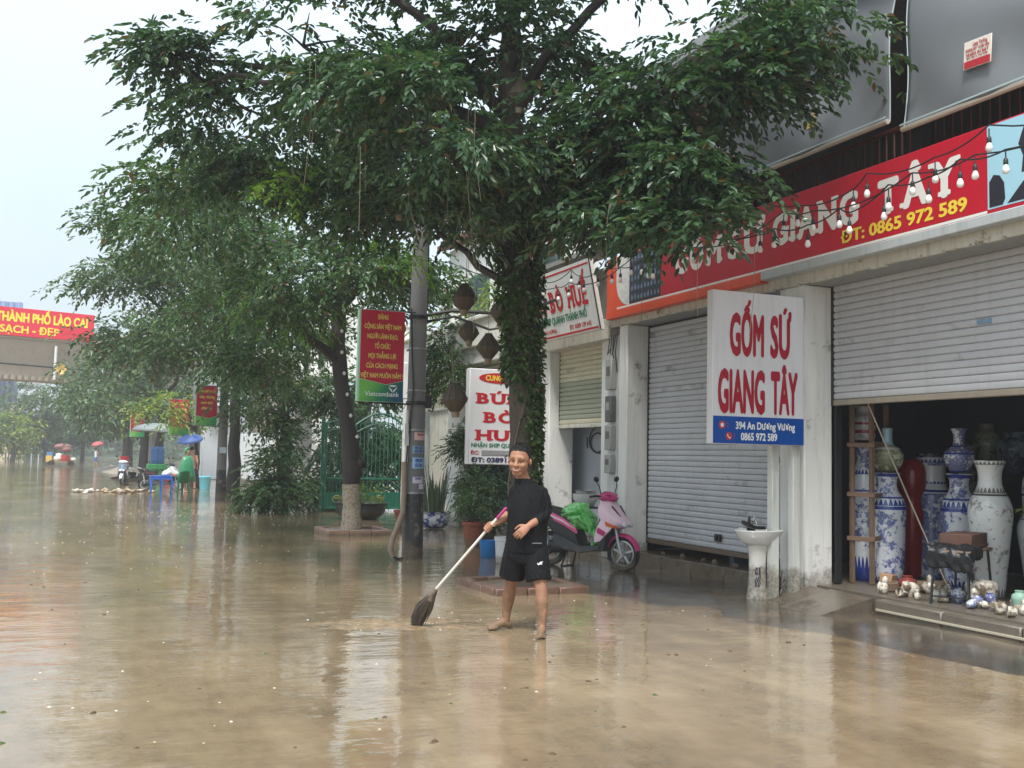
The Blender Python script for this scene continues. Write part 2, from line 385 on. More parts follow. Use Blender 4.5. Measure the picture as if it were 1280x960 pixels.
# bits of foam, leaf scraps and pebbles lying on the water
def flecks():
    mb = MB(); r = np.random.default_rng(11)
    cols = [lin(196, 188, 172), lin(176, 158, 124), lin(84, 68, 48), lin(70, 84, 44)]
    def fl(x, y, s, k):
        n = 6; a = r.uniform(0, 6.28); e = r.uniform(.5, 1)
        ring = [(x+s*math.cos(a+j*2*PI/n)*r.uniform(.7, 1.1), y+s*e*math.sin(a+j*2*PI/n)*r.uniform(.7, 1.1)) for j in range(n)]
        mb.cur = k; vs = [(p[0], p[1], .0) for p in ring]+[(x, y, s*.45)]
        mb.add(vs, [(j, (j+1) % n, n) for j in range(n)])
    for i in range(170):
        y = 6+r.random()**1.6*34; x = r.uniform(-.55, .42)*y*1.0+.41*y*.6
        fl(x, y, r.uniform(.004, .013)*(1+y*.03), r.choice(3, p=[.5, .3, .2]))
    for cx, cy, sx, sy, n in ((2.2, 28.5, 1.1, 1.6, 260), (2.6, 24, 1., 2., 160), (3.0, 9.7, .5, .25, 70), (1.2, 20, 1.5, 3, 120), (6.6, 11.5, .8, 1.8, 60)):
        for i in range(n): fl(cx+r.normal()*sx, cy+r.normal()*sy, r.uniform(.004, .013)*(1+cy*.015), r.choice(3, p=[.55, .3, .15]))
    for i in range(170):
        y = 5+r.random()**1.4*22; x = r.uniform(-.35, .7)*y; x = min(x, 6.5); fl(x, y, r.uniform(.012, .03), r.choice((2, 2, 3)))
    for i in range(26):
        y = r.uniform(5.2, 14); x = r.uniform(-.3, .8)*y; s = r.uniform(.012, .03); mb.cur = 2
        mb.ell((x, y, .0), (s, s*r.uniform(.5, .9), s*r.uniform(.3, .6)), (r.uniform(-.3, .3), r.uniform(-.3, .3), r.uniform(0, 3)), 7, 5)
    return mb, cols
fm, cols = flecks()
o = obj('floating_scraps', fm, [mat('fleck%d' % i, c, .5, .1, spec=.3) for i, c in enumerate(cols)], None, None, None); o['kind'] = 'stuff'; o['label'] = 'foam flecks and leaf scraps floating on the brown flood water'

# ------------------------------------------------------------------ wall materials
WHITE = mat('white render', lin(226, 226, 222), .7, .1, 3, .12, 40, streak=.22, mud=.38, stain=(lin(134, 128, 116), 2.2, .6))
CREAM = mat('old cream render', lin(205, 203, 192), .75, .14, 3, .2, 30, streak=.5, stain=(lin(120, 116, 100), 2.2, .6))
GREYW = mat('grey render', lin(150, 152, 154), .8, .15, 2, .15, 30, streak=.3)
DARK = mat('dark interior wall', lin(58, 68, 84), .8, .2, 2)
CONC = mat('wet concrete', lin(104, 96, 86), .3, .35, 5, .3, 50, mud=.07)
TILE = mat('wet dark step tile', lin(88, 78, 70), .2, .25, 4, .15, 50, mud=.22)
STEEL = mat('black steel', lin(34, 35, 38), .45, .15, 8, spec=.5)
RUST = mat('red oxide steel', lin(84, 40, 34), .55, .3, 9, .1)
def slat_mat(name, col, mudh):
    return mat(name, col, .42, .12, 3, .05, 30, mud=mudh, streak=.12, spec=.5, stain=(lin(130, 128, 128), .9, .6), scuff=.8)
SLATG = slat_mat('grey shutter slat', lin(190, 192, 197), .36)
SLATG2 = slat_mat('grey shutter slat clean', lin(188, 190, 194), 0)
SLATC = slat_mat('cream shutter slat', lin(206, 202, 176), 0)
SLATM = slat_mat('mossy shutter slat', lin(158, 166, 146), 0)
def shutter(parent, X, y0, y1, z0, z1, pitch, m, bar_m, m2=None, split=None):
    s = obj('roller_shutter', MB().cbox(X+.07, X+.2, y0, y1, z1-.12, z1, .02), STEEL, parent)
    for ya, yb in ((y0-.05, y0), (y1, y1+.05)): obj('guide_rail', MB().box(X-.02, X+.06, ya, yb, max(z0-.03, .2), z1), STEEL, s)
    n = int((z1-z0)/pitch); pr = [(.0, .0), (-.014, pitch*.12), (-.02, pitch*.45), (-.016, pitch*.82), (-.004, pitch*.96), (.008, pitch*.985), (.012, pitch*.5), (.01, 0)]
    mk = lambda mm: obj('slat', MB().prism([(X+a, b+z0+pitch*.5) for a, b in pr], 'y', y0, y1), mm, s, None, 30)
    first = mk(m); alt = mk(m2) if m2 else None
    if alt: alt.location.z += pitch
    for i in range(1, n):
        if alt and i == 1: continue
        src = alt if (alt and i < split*n) else first
        c = src.copy(); COL.objects.link(c); c.location.z = i*pitch; c.location.x = first.location.x+random.uniform(-.002, .002)
    obj('bottom_bar', MB().cbox(X-.03, X+.035, y0, y1, z0-.03, z0+pitch*.5-.004, .008), bar_m, s)
    return s
# ------------------------------------------------------------------ the ceramics shop
def shop():
    b = thing('shop_building', 'white ceramics shop with two grey roller shutters, the right one half raised', 'building', (8.0, 9.9, 0))
    for y0, y1 in ((4.85, 5.3), (9.98, 10.45), (14.29, 14.56)):
        obj('pillar', MB().cbox(7.88, 8.29, y0, y1, .0, 3.72, .015), WHITE, b)
    # beam with a drip edge broken along its lower lip
    mb = MB().cbox(7.85, 8.6, 4.3, 14.92, 3.745, 3.96, .012)
    y = 4.32
    while y < 14.9:
        w = random.uniform(.05, .3); mb.box(7.852, 7.9, y, min(y+w, 14.9), 3.715+random.uniform(0, .02), 3.75); y += w+random.uniform(0, .05)
    obj('beam', mb, CREAM, b)
    obj('soffit', MB().box(7.9, 8.62, 4.3, 14.9, 3.722, 3.744), GREYW, b)
    # plinth with a broken-edged front step made of slabs
    plinth = obj('plinth', MB().box(8.06, 12.4, 4.3, 14.9, -.05, .185), CONC, b)
    src = obj('step_slab', MB().cbox(7.97, 8.5, 10.2, 10.98, -.02, .2, .012), TILE, plinth)
    for i in range(1, 6): piece(src, 'step_slab', plinth, worldloc(plinth)+Vector((random.uniform(-.01, .01), i*.79, random.uniform(-.008, .004))))
    ks = obj('kerb_stone', MB().cbox(7.93, 8.12, 7.95, 8.88, -.02, .165, .015), CONC, plinth)
    for i in range(1, 5): piece(ks, 'kerb_stone', plinth, worldloc(plinth)+Vector((random.uniform(-.008, .008), -i*.94, random.uniform(-.006, .003))))
    obj('nosing_strip', MB().cbox(7.905, 7.927, 4.3, 8.84, .05, .075, .004), mat('pale nosing', lin(176, 168, 150), .4, .2), plinth)
    # inside
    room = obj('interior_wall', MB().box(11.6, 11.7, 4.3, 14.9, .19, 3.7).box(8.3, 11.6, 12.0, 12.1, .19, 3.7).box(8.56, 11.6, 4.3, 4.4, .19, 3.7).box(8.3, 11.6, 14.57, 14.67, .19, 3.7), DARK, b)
    obj('ceiling', MB().box(8.45, 11.6, 4.4, 14.9, 3.65, 3.71), mat('pale ceiling', lin(190, 190, 188), .8, .1), b)
    shutter(b, 8.27, 10.5, 14.24, .35, 3.70, .0805, SLATG, mat('rusty bottom bar', lin(104, 88, 72), .6, .3, 9, .2))
    shutter(b, 8.29, 5.35, 9.93, 2.32, 3.70, .0805, SLATG2, mat('steel bottom bar', lin(150, 140, 126), .5, .25, 9))
    one('shutter_sticker', MB().cbox(8.262, 8.268, 7.6, 7.78, 3.02, 3.07, .001).cbox(8.259, 8.2615, 7.7, 7.77, 3.025, 3.065, .0005), mat('sticker pale blue', lin(120, 150, 176), .5, .5, 30), 'small pale blue sticker on the half raised grey shutter', 'sticker', (8.26, 7.69, 3.02))
    one('shutter_lock', MB().cbox(8.2, 8.245, 12.2, 12.34, .5, .6, .01).tube([(8.2, 12.27, .55), (8.185, 12.27, .55)], .022, 10), STEEL, 'black lock box low on the closed grey shutter', 'lock', (8.22, 12.27, .5))
    # black edge channel at the raised shutter
    obj('door_track', MB().box(8.31, 8.39, 9.935, 9.975, .2, 2.3), STEEL, b)
    # upper terrace, open and dark, with a railing and two canvas blinds
    obj('upper_floor', MB().box(8.1, 12, 4.3, 14.9, 4.1, 4.3), GREYW, b)
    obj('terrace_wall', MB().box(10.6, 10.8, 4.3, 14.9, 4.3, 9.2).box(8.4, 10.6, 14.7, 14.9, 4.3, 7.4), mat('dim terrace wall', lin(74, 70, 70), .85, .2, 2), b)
    obj('roof', MB().cbox(7.7, 12, 4.1, 15.0, 7.3, 7.5, .02), GREYW, b)
    rail = obj('railing', MB().cbox(8.27, 8.32, 4.3, 14.9, 5.32, 5.37, .01).cbox(8.28, 8.31, 4.3, 14.9, 4.45, 4.48, .01), RUST, b)
    bar = obj('bar', MB().cbox(8.283, 8.307, 4.488, 4.512, 4.48, 5.32, .004), RUST, rail)
    for i in range(1, 86): piece(bar, 'bar', rail, worldloc(rail)+Vector((0, i*.12, 0)))
    for y in (8.42, 4.5, 12.4): obj('post', MB().cbox(8.12, 8.26, y-.07, y+.07, 4.3, 7.3, .01), STEEL, b)
    return b
SHOP = shop()
def blind(y0, y1, zt, zb, xt, xb, label, sag, seed):
    t = thing('canvas_blind', label, 'blind', (xb, (y0+y1)/2, zb), 'grey canvas blinds over the terrace')
    r = np.random.default_rng(seed); nx, nz = 60, 50
    def pt(i, j, off):
        a, c = i/(nx-1), j/(nz-1); y = y0+(y1-y0)*a; z = zb+(zt-zb)*c
        x = xb+(xt-xb)*c-sag*math.sin(PI*a)*math.sin(PI*c)*.6
        s = (a-.05)*2.2+(1-c)*1.4
        x += .06*math.sin(5*s+2*math.sin(3*c+seed))*math.sin(PI*min(1, a*1.05))*c**.5+.034*math.sin(13*a-6*c+seed)+.012*math.sin(31*a+9*c)*math.sin(PI*c)
        return (x+off, y, z)
    mb = MB(); vs = [pt(i, j, 0) for j in range(nz) for i in range(nx)]
    mb.add(vs, [(j*nx+i, j*nx+i+1, (j+1)*nx+i+1, (j+1)*nx+i) for j in range(nz-1) for i in range(nx-1)])
    c = obj('canvas', mb, mat('grey canvas', lin(112, 116, 121), .7, .12, 1.2, .1, 90), t, None, 80)
    sd = c.modifiers.new('thick', 'SOLIDIFY'); sd.thickness = .006
    obj('bottom_rail', MB().tube([(xb-.012, y0, zb), (xb-.012, y1, zb)], .028, 10), mat('pale rail', lin(186, 178, 164), .5, .2), t)
    hm = mat('pale blue hem', lin(160, 178, 182), .6, .1)
    obj('hem', MB().cbox(xb-.05, xb-.042, y0, y1, zb+.03, zb+.05, .002), hm, t)
    for yy in (y0+.02, y1-.02):
        rows = [pt(0 if yy < (y0+y1)/2 else nx-1, j, -.012) for j in range(nz)]
        obj('side_tape', MB().tube(rows, .008, 4), hm, t)
    return t
bl1 = blind(8.55, 13.4, 7.25, 5.27, 8.02, 7.86, 'grey canvas blind with torn yellow lettering, hanging left of the dark terrace post', .05, 1)
bl2 = blind(4.6, 8.3, 7.25, 5.1, 8.02, 7.82, 'grey canvas blind with a small red and white notice, right of the terrace post', .14, 2)
def _yl(mb):
    o, u, v = (7.83, 9.72, 5.55), (0, -1, 0), (0, 0, 1)
    text(mb, 'E', o, (0, 0, 1), (0, 1, 0), .16, .18, 0.1, .0, .04); text(mb, 'B', o, (0, 0, 1), (0, 1, 0), .2, .12, 0.0, .22, .05)
printed('lettering', bl1, mat('faded yellow print', lin(206, 178, 84), .7, .1), _yl)
def notice():
    t = thing('paper_notice', 'small red and white notice fixed on the right grey canvas blind', 'notice', (7.75, 7.25, 5.4))
    t.rotation_euler = (.06, 0, 0)
    obj('sheet', MB().cbox(7.745, 7.752, 7.09, 7.42, 5.41, 5.68, .002), mat('notice paper', lin(222, 214, 204), .6, .06), t)
    rd = mat('notice red', lin(176, 40, 52), .6, .08)
    obj('band', MB().box(7.742, 7.744, 7.10, 7.41, 5.415, 5.485), rd, t)
    def p(mb):
        o, u, v = (7.741, 7.255, 5.41), (0, -1, 0), (0, 0, 1)
        text(mb, 'Long Trường', o, u, v, .038, .17, .03, .21, .02); text(mb, 'KHUNG SẮT · CUỐN CẨN', o, u, v, .028, .28, 0, .165, .03); text(mb, 'NHẬN IN BẠT', o, u, v, .03, .27, 0, .12, .03)
        text(mb, 'ĐT 0912 345 678', o, u, v, .02, .25, 0, .09, .02)
    printed('lettering', t, rd, p)
notice()
# ------------------------------------------------------------------ concrete ramp by the pillar
def ramp():
    t = thing('concrete_ramp', 'muddy concrete ramp slabs sloping from the water to the shop step', 'ramp', (7.6, 9.4, 0))
    for i, (y0, y1) in enumerate(((8.95, 9.62), (9.63, 10.1))):
        obj('slab', MB().loft([[(7.25+.2*i, y0, -.02), (7.25+.2*i, y1, -.02), (7.25+.2*i, y1, .01), (7.25+.2*i, y0, .005)], [(7.96, y0, -.02), (7.96, y1, -.02), (7.96, y1, .185), (7.96, y0, .165)]]), mat('wet ramp slab', lin(96, 88, 78), .16, .45, 3, .25, 30, stain=(lin(70, 62, 52), 2.5, .52)), t)
ramp()
# ------------------------------------------------------------------ red shop banner
RED = mat('banner red', lin(186, 26, 48), .38, .14, 3, .25, 2.2, streak=.14, spec=.4)
ORANGE = mat('banner orange', lin(214, 76, 42), .4, .14, 3, .2, 2.2, streak=.16)
BWHITE = mat('print white', lin(226, 224, 220), .5, .05)
BYEL = mat('print yellow', lin(238, 208, 70), .5, .05)
def banner():
    t = thing('shop_sign', 'long red sign with white GỐM SỨ GIANG TÂY lettering above the grey shutters', 'sign', (7.75, 10.5, 3.96))
    t_ = lambda n, mb, m, **k: obj(n, mb, m, t, None, **k)
    t_('board', MB().cbox(7.72, 7.80, 4.4, 13.0, 3.95, 4.79, .006), RED); t_('orange_board', MB().cbox(7.72, 7.80, 13.003, 14.7, 3.95, 4.79, .006), ORANGE)
    t_('lower_trim', MB().cbox(7.70, 7.83, 4.4, 10.6, 3.84, 3.946, .01), mat('grey trim', lin(176, 182, 184), .5, .1, 4, streak=.3))
    t_('orange_trim', MB().cbox(7.706, 7.83, 10.603, 14.7, 3.82, 3.946, .01), ORANGE)
    P = lambda n, y0, y1, z0, z1, m, x=7.717: t_(n, MB().box(x, x+.002, y0, y1, z0, z1), m)
    P('red_panel', 7.13, 13.0, 3.985, 4.76, RED); P('white_line', 7.13, 14.35, 3.953, 3.98, BWHITE)
    sky = mat('print pale blue', lin(160, 204, 222), .5, .06); dk = mat('print dark', lin(38, 38, 48), .5, .5, 14)
    P('pale_blue_panel', 4.4, 7.12, 3.985, 4.775, sky)
    def sil(mb):
        def pl(pts): mb.add([(7.7155, y, z) for y, z in pts], [tuple(range(len(pts)))])
        pl([(7.1, 4.0), (7.1, 4.24), (7.05, 4.3), (6.98, 4.28), (6.93, 4.2), (6.92, 4.05), (6.95, 4.0)])
        pl([(6.9, 4.0), (6.72, 4.17), (6.45, 4.25), (6.2, 4.2), (5.9, 4.0)])
        pl([(6.74, 4.25), (6.72, 4.4), (6.77, 4.52), (6.73, 4.62), (6.69, 4.7), (6.65, 4.62), (6.62, 4.5), (6.55, 4.38), (6.5, 4.25)])
    for k, nm in enumerate(('dark_jar_print', 'dark_mound_print', 'standing_figure_print')):
        mb_ = MB(); sil(mb_); f_ = mb_.f[k]; printed(nm, t, dk, lambda mb: mb.add([mb_.v[i] for i in f_], [tuple(range(len(f_)))]))
    # print of loaded shelves in the left corner with a white curved border
    P('shelf_picture', 13.02, 13.95, 3.99, 4.76, mat('shelf print', lin(40, 48, 62), .4, .4, 9), 7.716)
    def pots(mb):
        r = random.Random(4)
        for row in range(5):
            for k in range(9):
                y = 13.08+k*.098; z = 4.03+row*.148; w = r.uniform(.025, .038); h = r.uniform(.07, .1)
                mb.add([(7.7135, y-w*.5, z), (7.7135, y-w, z+h*.5), (7.7135, y-w*.4, z+h*.8), (7.7135, y-w*.5, z+h), (7.7135, y+w*.5, z+h), (7.7135, y+w*.4, z+h*.8), (7.7135, y+w, z+h*.5), (7.7135, y+w*.5, z)], [tuple(range(8))])
    printed('printed_pots', t, mat('pot print', lin(112, 128, 150), .5, .5, 20), pots)['kind'] = 'stuff'
    def arc(mb):
        n = 26
        out = [(13.95+.42*math.sin(PI/2*i/n), 4.37-.39*math.cos(PI/2*i/n)) for i in range(n+1)]+[(14.37, 4.76)]
        inn = [(13.955, 4.76)]+[(13.955, 4.37)]+[(13.955, 3.99)]
        poly = out+inn; mb.add([(7.716, y, z) for y, z in poly], [tuple(range(len(poly)))])
    printed('white_arc', t, mat('stone print', lin(206, 206, 204), .5, .6, 22), arc)
    o, u, v = (7.7145, 0, 0), (0, -1, 0), (0, 0, 1)
    def big(mb):
        serif_text(mb, 'GỐM', o, u, v, .36, 1.15, -12.05, 4.24, .055); serif_text(mb, 'SỨ', o, u, v, .36, .75, -10.95, 4.24, .055)
        serif_text(mb, 'GIANG', o, u, v, .36, 1.52, -9.62, 4.24, .055); serif_text(mb, 'TÂY', o, u, v, .36, 1.08, -8.02, 4.24, .055)
    printed('white_lettering', t, BWHITE, big)
    printed('yellow_lettering', t, BYEL, lambda mb: text(mb, 'ĐT: 0865 972 589', o, u, v, .135, 1.78, -8.25, 4.04, .035))
banner()
# ------------------------------------------------------------------ the noodle shop next door
def shop_b():
    b = thing('noodle_shop_building', 'narrow white shophouse with half lowered cream shutter behind the scooter', 'building', (8.0, 16.5, 0))
    obj('pillar', MB().cbox(8.0, 8.5, 17.45, 18.2, 0, 3.7, .015), WHITE, b)
    obj('pillar', MB().cbox(8.02, 8.5, 14.96, 15.42, 0, 3.7, .015), WHITE, b)
    obj('beam', MB().cbox(7.9, 8.6, 14.95, 18.2, 3.56, 3.9, .015), CREAM, b)
    obj('wall', MB().box(8.5, 8.7, 14.95, 18.2, 3.9, 5.0), CREAM, b)
    obj('back_wall', MB().box(8.75, 8.85, 15.0, 18.2, .19, 3.7).box(8.5, 8.74, 15.42, 15.46, .19, 3.55), mat('pale blue grey wall', lin(168, 174, 184), .6, .1, 1.5, mud=.3), b)
    obj('floor', MB().box(8.03, 9, 15.0, 18.2, -.02, .17), CONC, b)
    r = obj('roof', MB().prism([(7.6, 4.98), (9.2, 5.45), (9.2, 5.55), (7.6, 5.06)], 'y', 14.9, 18.4), mat('corrugated grey roof', lin(120, 118, 112), .7, .25, 6, .2), b)
    shutter(b, 8.22, 15.44, 17.43, 2.18, 3.6, .085, SLATC, CREAM, SLATM, .52)
    # loops of dark hose hanging on the wall
    mb = MB()
    for cy, cz, rr in ((16.85, 1.95, .3), (16.4, 1.75, .16), (16.9, 1.9, .22)):
        mb.tube([(8.72, cy+rr*math.cos(a*.2618)*1.2, cz+rr*math.sin(a*.2618)*.8) for a in range(24)], .012, 6, closed=True)
    mb.tube([(8.72, 17.3, 1.85), (8.7, 17.27, 2.0), (8.7, 17.25, 1.8)], .014, 6)
    one('hose_loops', mb, STEEL, 'loops of dark hose hung on the pale wall above the scooter', 'hose', (8.72, 16.2, 1.9))
    return b
shop_b()
def noodle_banner():
    t = thing('noodle_sign', 'white tilted sign with red BÚN BÒ HUẾ lettering above the cream shutter', 'sign', (7.7, 16.2, 3.67))
    y0, y1 = 14.78, 17.75; b, tp = (7.66, 3.69), (7.42, 4.82)
    def pl(n, ya, yb, ca, cb, lift, m, th=.003):
        def P(c): return (b[0]+(tp[0]-b[0])*c-lift*.978, b[1]+(tp[1]-b[1])*c-lift*.2)
        A, B = P(ca), P(cb); mb = MB().loft([[(A[0], ya, A[1]), (B[0], ya, B[1]), (B[0]+th, ya, B[1]), (A[0]+th, ya, A[1])], [(A[0], yb, A[1]), (B[0], yb, B[1]), (B[0]+th, yb, B[1]), (A[0]+th, yb, A[1])]])
        return obj(n, mb, m, t)
    pl('board', y0, y1, 0, 1, 0, mat('sign white', lin(224, 226, 224), .45, .1, 3, .15, 2, streak=.14), .08)
    rm = mat('sign red', lin(190, 28, 44), .5, .06); gm = mat('sign green', lin(30, 120, 84), .5, .06)
    for ca, cb in ((.02, .05), (.93, .955)): pl('red_line', y0+.05, y1-.05, ca, cb, .004, rm)
    obj('frame', MB().tube([(7.655, y0-.01, 3.69), (7.415, y0-.01, 4.82)], .014, 4), STEEL, t)
    v = Vector((tp[0]-b[0], 0, tp[1]-b[1])).normalized(); o = Vector((b[0], 0, b[1]))-Vector((.978, 0, .2))*.006; u = (0, -1, 0)
    printed('red_lettering', t, rm, lambda mb: (serif_text(mb, 'BÚN BÒ HUẾ', o, u, v, .36, 2.35, -16.22, .46, .05), text(mb, 'ĐC: 398 AN DƯƠNG VƯƠNG', o, u, v, .07, 1.15, -16.95, .1, .03), text(mb, 'ĐT: 0389 139 642', o, u, v, .075, .8, -15.45, .1, .03)))
    printed('green_lettering', t, gm, lambda mb: text(mb, 'NHẬN SHIP QUANH THÀNH PHỐ', o, u, v, .13, 2.1, -16.2, .25, .035))
noodle_banner()
def noodle_lightbox():
    t = thing('hanging_sign', 'white upright BÚN BÒ HUẾ sign box partly behind the ivy trunk', 'sign', (7.2, 18.0, 1.46))
    obj('box', MB().cbox(6.6, 7.9, 17.92, 18.12, 1.46, 3.23, .012), mat('lightbox white', lin(226, 226, 228), .4, .08, 3, streak=.1), t)
    rm = _mc['sign red']; o, u, v = (6.6, 17.915, 1.46), (1, 0, 0), (0, 0, 1)
    printed('red_lettering', t, rm, lambda mb: [serif_text(mb, s, o, u, v, .19, w, .61, z, .05) for s, w, z in (('BÚN', .92, 1.13), ('BÒ', .62, .78), ('HUẾ', .92, .45))])
    mb = MB(); n = 24; mb.add([(7.2+.42*math.cos(2*PI*i/n), 17.914, 3.06+.1*math.sin(2*PI*i/n)) for i in range(n)], [tuple(range(n-1, -1, -1))]); obj('red_oval', mb, rm, t, None, None)
    printed('yellow_lettering', t, BYEL, lambda mb: text(mb, 'CUNG CẤP', (6.6, 17.91, 1.46), u, v, .1, .58, .6, 1.555, .05))
    printed('green_lettering', t, _mc['sign green'], lambda mb: text(mb, 'NHẬN SHIP QUANH TP', o, u, v, .075, 1.15, .63, .32, .04))
    printed('dark_lettering', t, mat('sign navy', lin(40, 40, 84), .5, .05), lambda mb: text(mb, 'ĐT: 0389139642', o, u, v, .085, 1.15, .63, .045, .05))
    printed('address_line', t, rm, lambda mb: text(mb, 'ĐC:', o, u, v, .07, .17, .13, .185, .03))
    obj('grey_patch', MB().cbox(6.86, 7.75, 17.908, 17.916, 1.635, 1.725, .003), mat('patch grey', lin(150, 148, 150), .5, .05), t)
    for z in (2.9, 1.8): obj('bracket', MB().tube([(7.88, 18.02, z), (8.05, 18.02, z)], .02, 6), STEEL, t)
noodle_lightbox()
def meter_column():
    t = thing('meter_board', 'stack of grey electric meter boxes on the wall between the two shops', 'meter board', (7.95, 14.93, 1.3))
    obj('backing', MB().cbox(7.94, 7.985, 14.68, 15.02, .9, 3.6, .005), mat('pale backing', lin(206, 208, 206), .6, .15, streak=.3), t)
    gm = mat('meter grey', lin(160, 162, 160), .5, .15); dm = mat('meter face', lin(96, 98, 96), .4, .3)
    for z, h, m in ((2.72, .5, gm), (2.2, .42, dm), (1.75, .4, gm), (1.38, .3, gm)):
        bx = obj('meter_box', MB().cbox(7.84, 7.938, 14.74, 14.95, z, z+h, .012), m, t)
        obj('dial', MB().cbox(7.832, 7.839, 14.79, 14.9, z+h*.45, z+h*.75, .002), dm if m is gm else gm, bx)
    mb = MB()
    for k in range(5):
        y = 14.72+k*.06; mb.tube([(7.93, y, 3.6), (7.9, y+.03*math.sin(k*2), 3.3), (7.93, y-.02, 3.0+.1*k)], .008, 5)
    obj('cable', mb, STEEL, t)
    one('torn_paper', MB().rbox((7.96, 14.62, 1.28), (.012, .16, .22), (.5, .1, 0), .004), mat('torn card', lin(204, 200, 190), .7, .1), 'torn pale card flapping on the white pillar above the scooter', 'card', (7.96, 14.62, 1.28))
meter_column()
# ------------------------------------------------------------------ third shophouse, gate yard, buildings down the street
def shop_c():
    b = thing('villa_building', 'white shophouse with moulded balcony and cream shutter behind the utility pole', 'building', (8.0, 22, 0))
    for y0, y1 in ((18.3, 18.9), (22.2, 23.0), (26.0, 26.7)): obj('pillar', MB().cbox(7.95, 8.5, y0, y1, 0, 3.85, .02), WHITE, b)
    obj('beam', MB().cbox(7.85, 8.7, 18.25, 26.8, 3.6, 3.95, .02), WHITE, b)
    obj('balcony_parapet', MB().cbox(7.75, 7.95, 18.25, 26.8, 3.96, 4.5, .02).cbox(7.68, 8.0, 18.25, 26.8, 4.5, 4.6, .02), WHITE, b)
    for y in (18.6, 22.5, 26.4): obj('balcony_post', MB().cbox(7.66, 8.05, y-.22, y+.22, 3.97, 4.95, .02).cbox(7.6, 8.1, y-.28, y+.28, 4.95, 5.08, .02), WHITE, b)
    w = obj('upper_wall', MB().box(9.2, 9.4, 18.25, 26.8, 3.95, 7.2), WHITE, b)
    for y in (20.2, 24.4):
        f = obj('window', MB().cbox(9.14, 9.2, y-.7, y+.7, 4.3, 6.2, .01), mat('green window frame', lin(40, 84, 66), .5, .1), b)
        obj('pane', MB().box(9.125, 9.139, y-.6, y-.04, 4.4, 6.1).box(9.125, 9.139, y+.04, y+.6, 4.4, 6.1), mat('dark glass', lin(40, 56, 62), .1, .1), f)
    shutter(b, 8.2, 23.02, 25.98, 2.75, 3.6, .085, SLATC, CREAM); shutter(b, 8.2, 18.95, 22.15, 2.6, 3.6, .085, SLATC, CREAM)
    obj('interior', MB().box(9.6, 9.7, 18.3, 26.8, .1, 3.6).box(8.5, 9.6, 22.5, 22.6, .1, 3.6), mat('teal interior', lin(120, 150, 152), .7, .15, 1.5), b)
    obj('floor', MB().box(8.0, 9.7, 18.3, 26.8, -.02, .12), CONC, b)
    dr = obj('inner_door', MB().cbox(9.5, 9.56, 24.0, 24.9, .12, 2.3, .01), mat('teal door', lin(96, 128, 132), .5, .1), b)
    src = obj('louvre', MB().cbox(9.48, 9.498, 24.1, 24.8, .3, .36, .004), mat('louvre', lin(150, 176, 176), .5, .1), dr)
    for i in range(1, 22): piece(src, 'louvre', dr, worldloc(dr)+Vector((0, 0, i*.09)))
    r = obj('roof', MB().prism([(8.9, 7.2), (12.5, 8.2), (12.5, 8.3), (8.9, 7.35)], 'y', 18, 27), mat('tile roof', lin(120, 74, 60), .7, .3, 5), b)
    one('wall_lightbox', MB().cbox(7.3, 7.8, 24.8, 25.0, 3.0, 3.9, .015).cbox(7.52, 7.58, 24.78, 24.8, 3.02, 3.88, .003), mat('lightbox white', lin(220, 222, 224), .4, .05), 'plain white upright light box beside the utility pole', 'sign box', (7.55, 24.9, 3.0))
shop_c()
GREEN = mat('green gate paint', lin(24, 92, 72), .45, .2, 6)
def gate():
    Y = 28.55; t = thing('metal_gate', 'green metal bar gate with arched top behind the whitewashed tree', 'gate', (7.4, Y, 0))
    for x0, x1, ah in ((6.3, 7.02, .1), (7.12, 8.62, .34)):
        fr = obj('leaf', MB().cbox(x0, x0+.06, Y-.03, Y+.03, .06, 2.45, .008).cbox(x1-.06, x1, Y-.03, Y+.03, .06, 2.45, .008).cbox(x0+.06, x1-.06, Y-.025, Y+.025, .9, .95, .006).cbox(x0+.06, x1-.06, Y-.025, Y+.025, .08, .14, .006)
            .tube([(x0+.03+(x1-x0-.06)*i/14, Y, 2.42+ah*math.sin(PI*i/14)) for i in range(15)], .03, 6).tube([(x0+.03+(x1-x0-.06)*i/14, Y-.034, 2.2+ah*.8*math.sin(PI*i/14)) for i in range(15)], .018, 6), GREEN, t)
        n = int((x1-x0-.12)/.115)
        for i in range(1, n+1):
            x = x0+.06+(x1-x0-.12)*i/(n+1); zt = 2.42+ah*math.sin(PI*(x-x0)/(x1-x0)); obj('bar', MB().cbox(x-.011, x+.011, Y-.011, Y+.011, .14, zt, .004), GREEN, fr)
        obj('kick_panel', MB().cbox(x0+.06, x1-.06, Y+.012, Y+.02, .14, .55, .003), GREEN, fr)
        mb = MB(); cx = (x0+x1)/2; mb.tube([(cx+.13*math.cos(k*.3)*(1-k*.02), Y-.04, .34+.13*math.sin(k*.3)*(1-k*.02)) for k in range(30)], .012, 4)
        obj('scroll', mb, mat('gold scroll', lin(150, 130, 70), .4, .2), fr)
    obj('post', MB().cbox(7.03, 7.11, Y-.04, Y+.04, 0, 2.6, .008), GREEN, t); obj('post', MB().cbox(6.2, 6.28, Y-.04, Y+.04, 0, 2.6, .008), GREEN, t)
    yard = thing('yard_wall', 'white yard wall behind the green bar gate', 'wall', (10.5, 31, 0))
    obj('wall', MB().box(10.5, 10.7, 27, 35, 0, 3.1), CREAM, yard); obj('coping', MB().cbox(10.4, 10.8, 27, 35, 3.1, 3.2, .02), WHITE, yard)
gate()
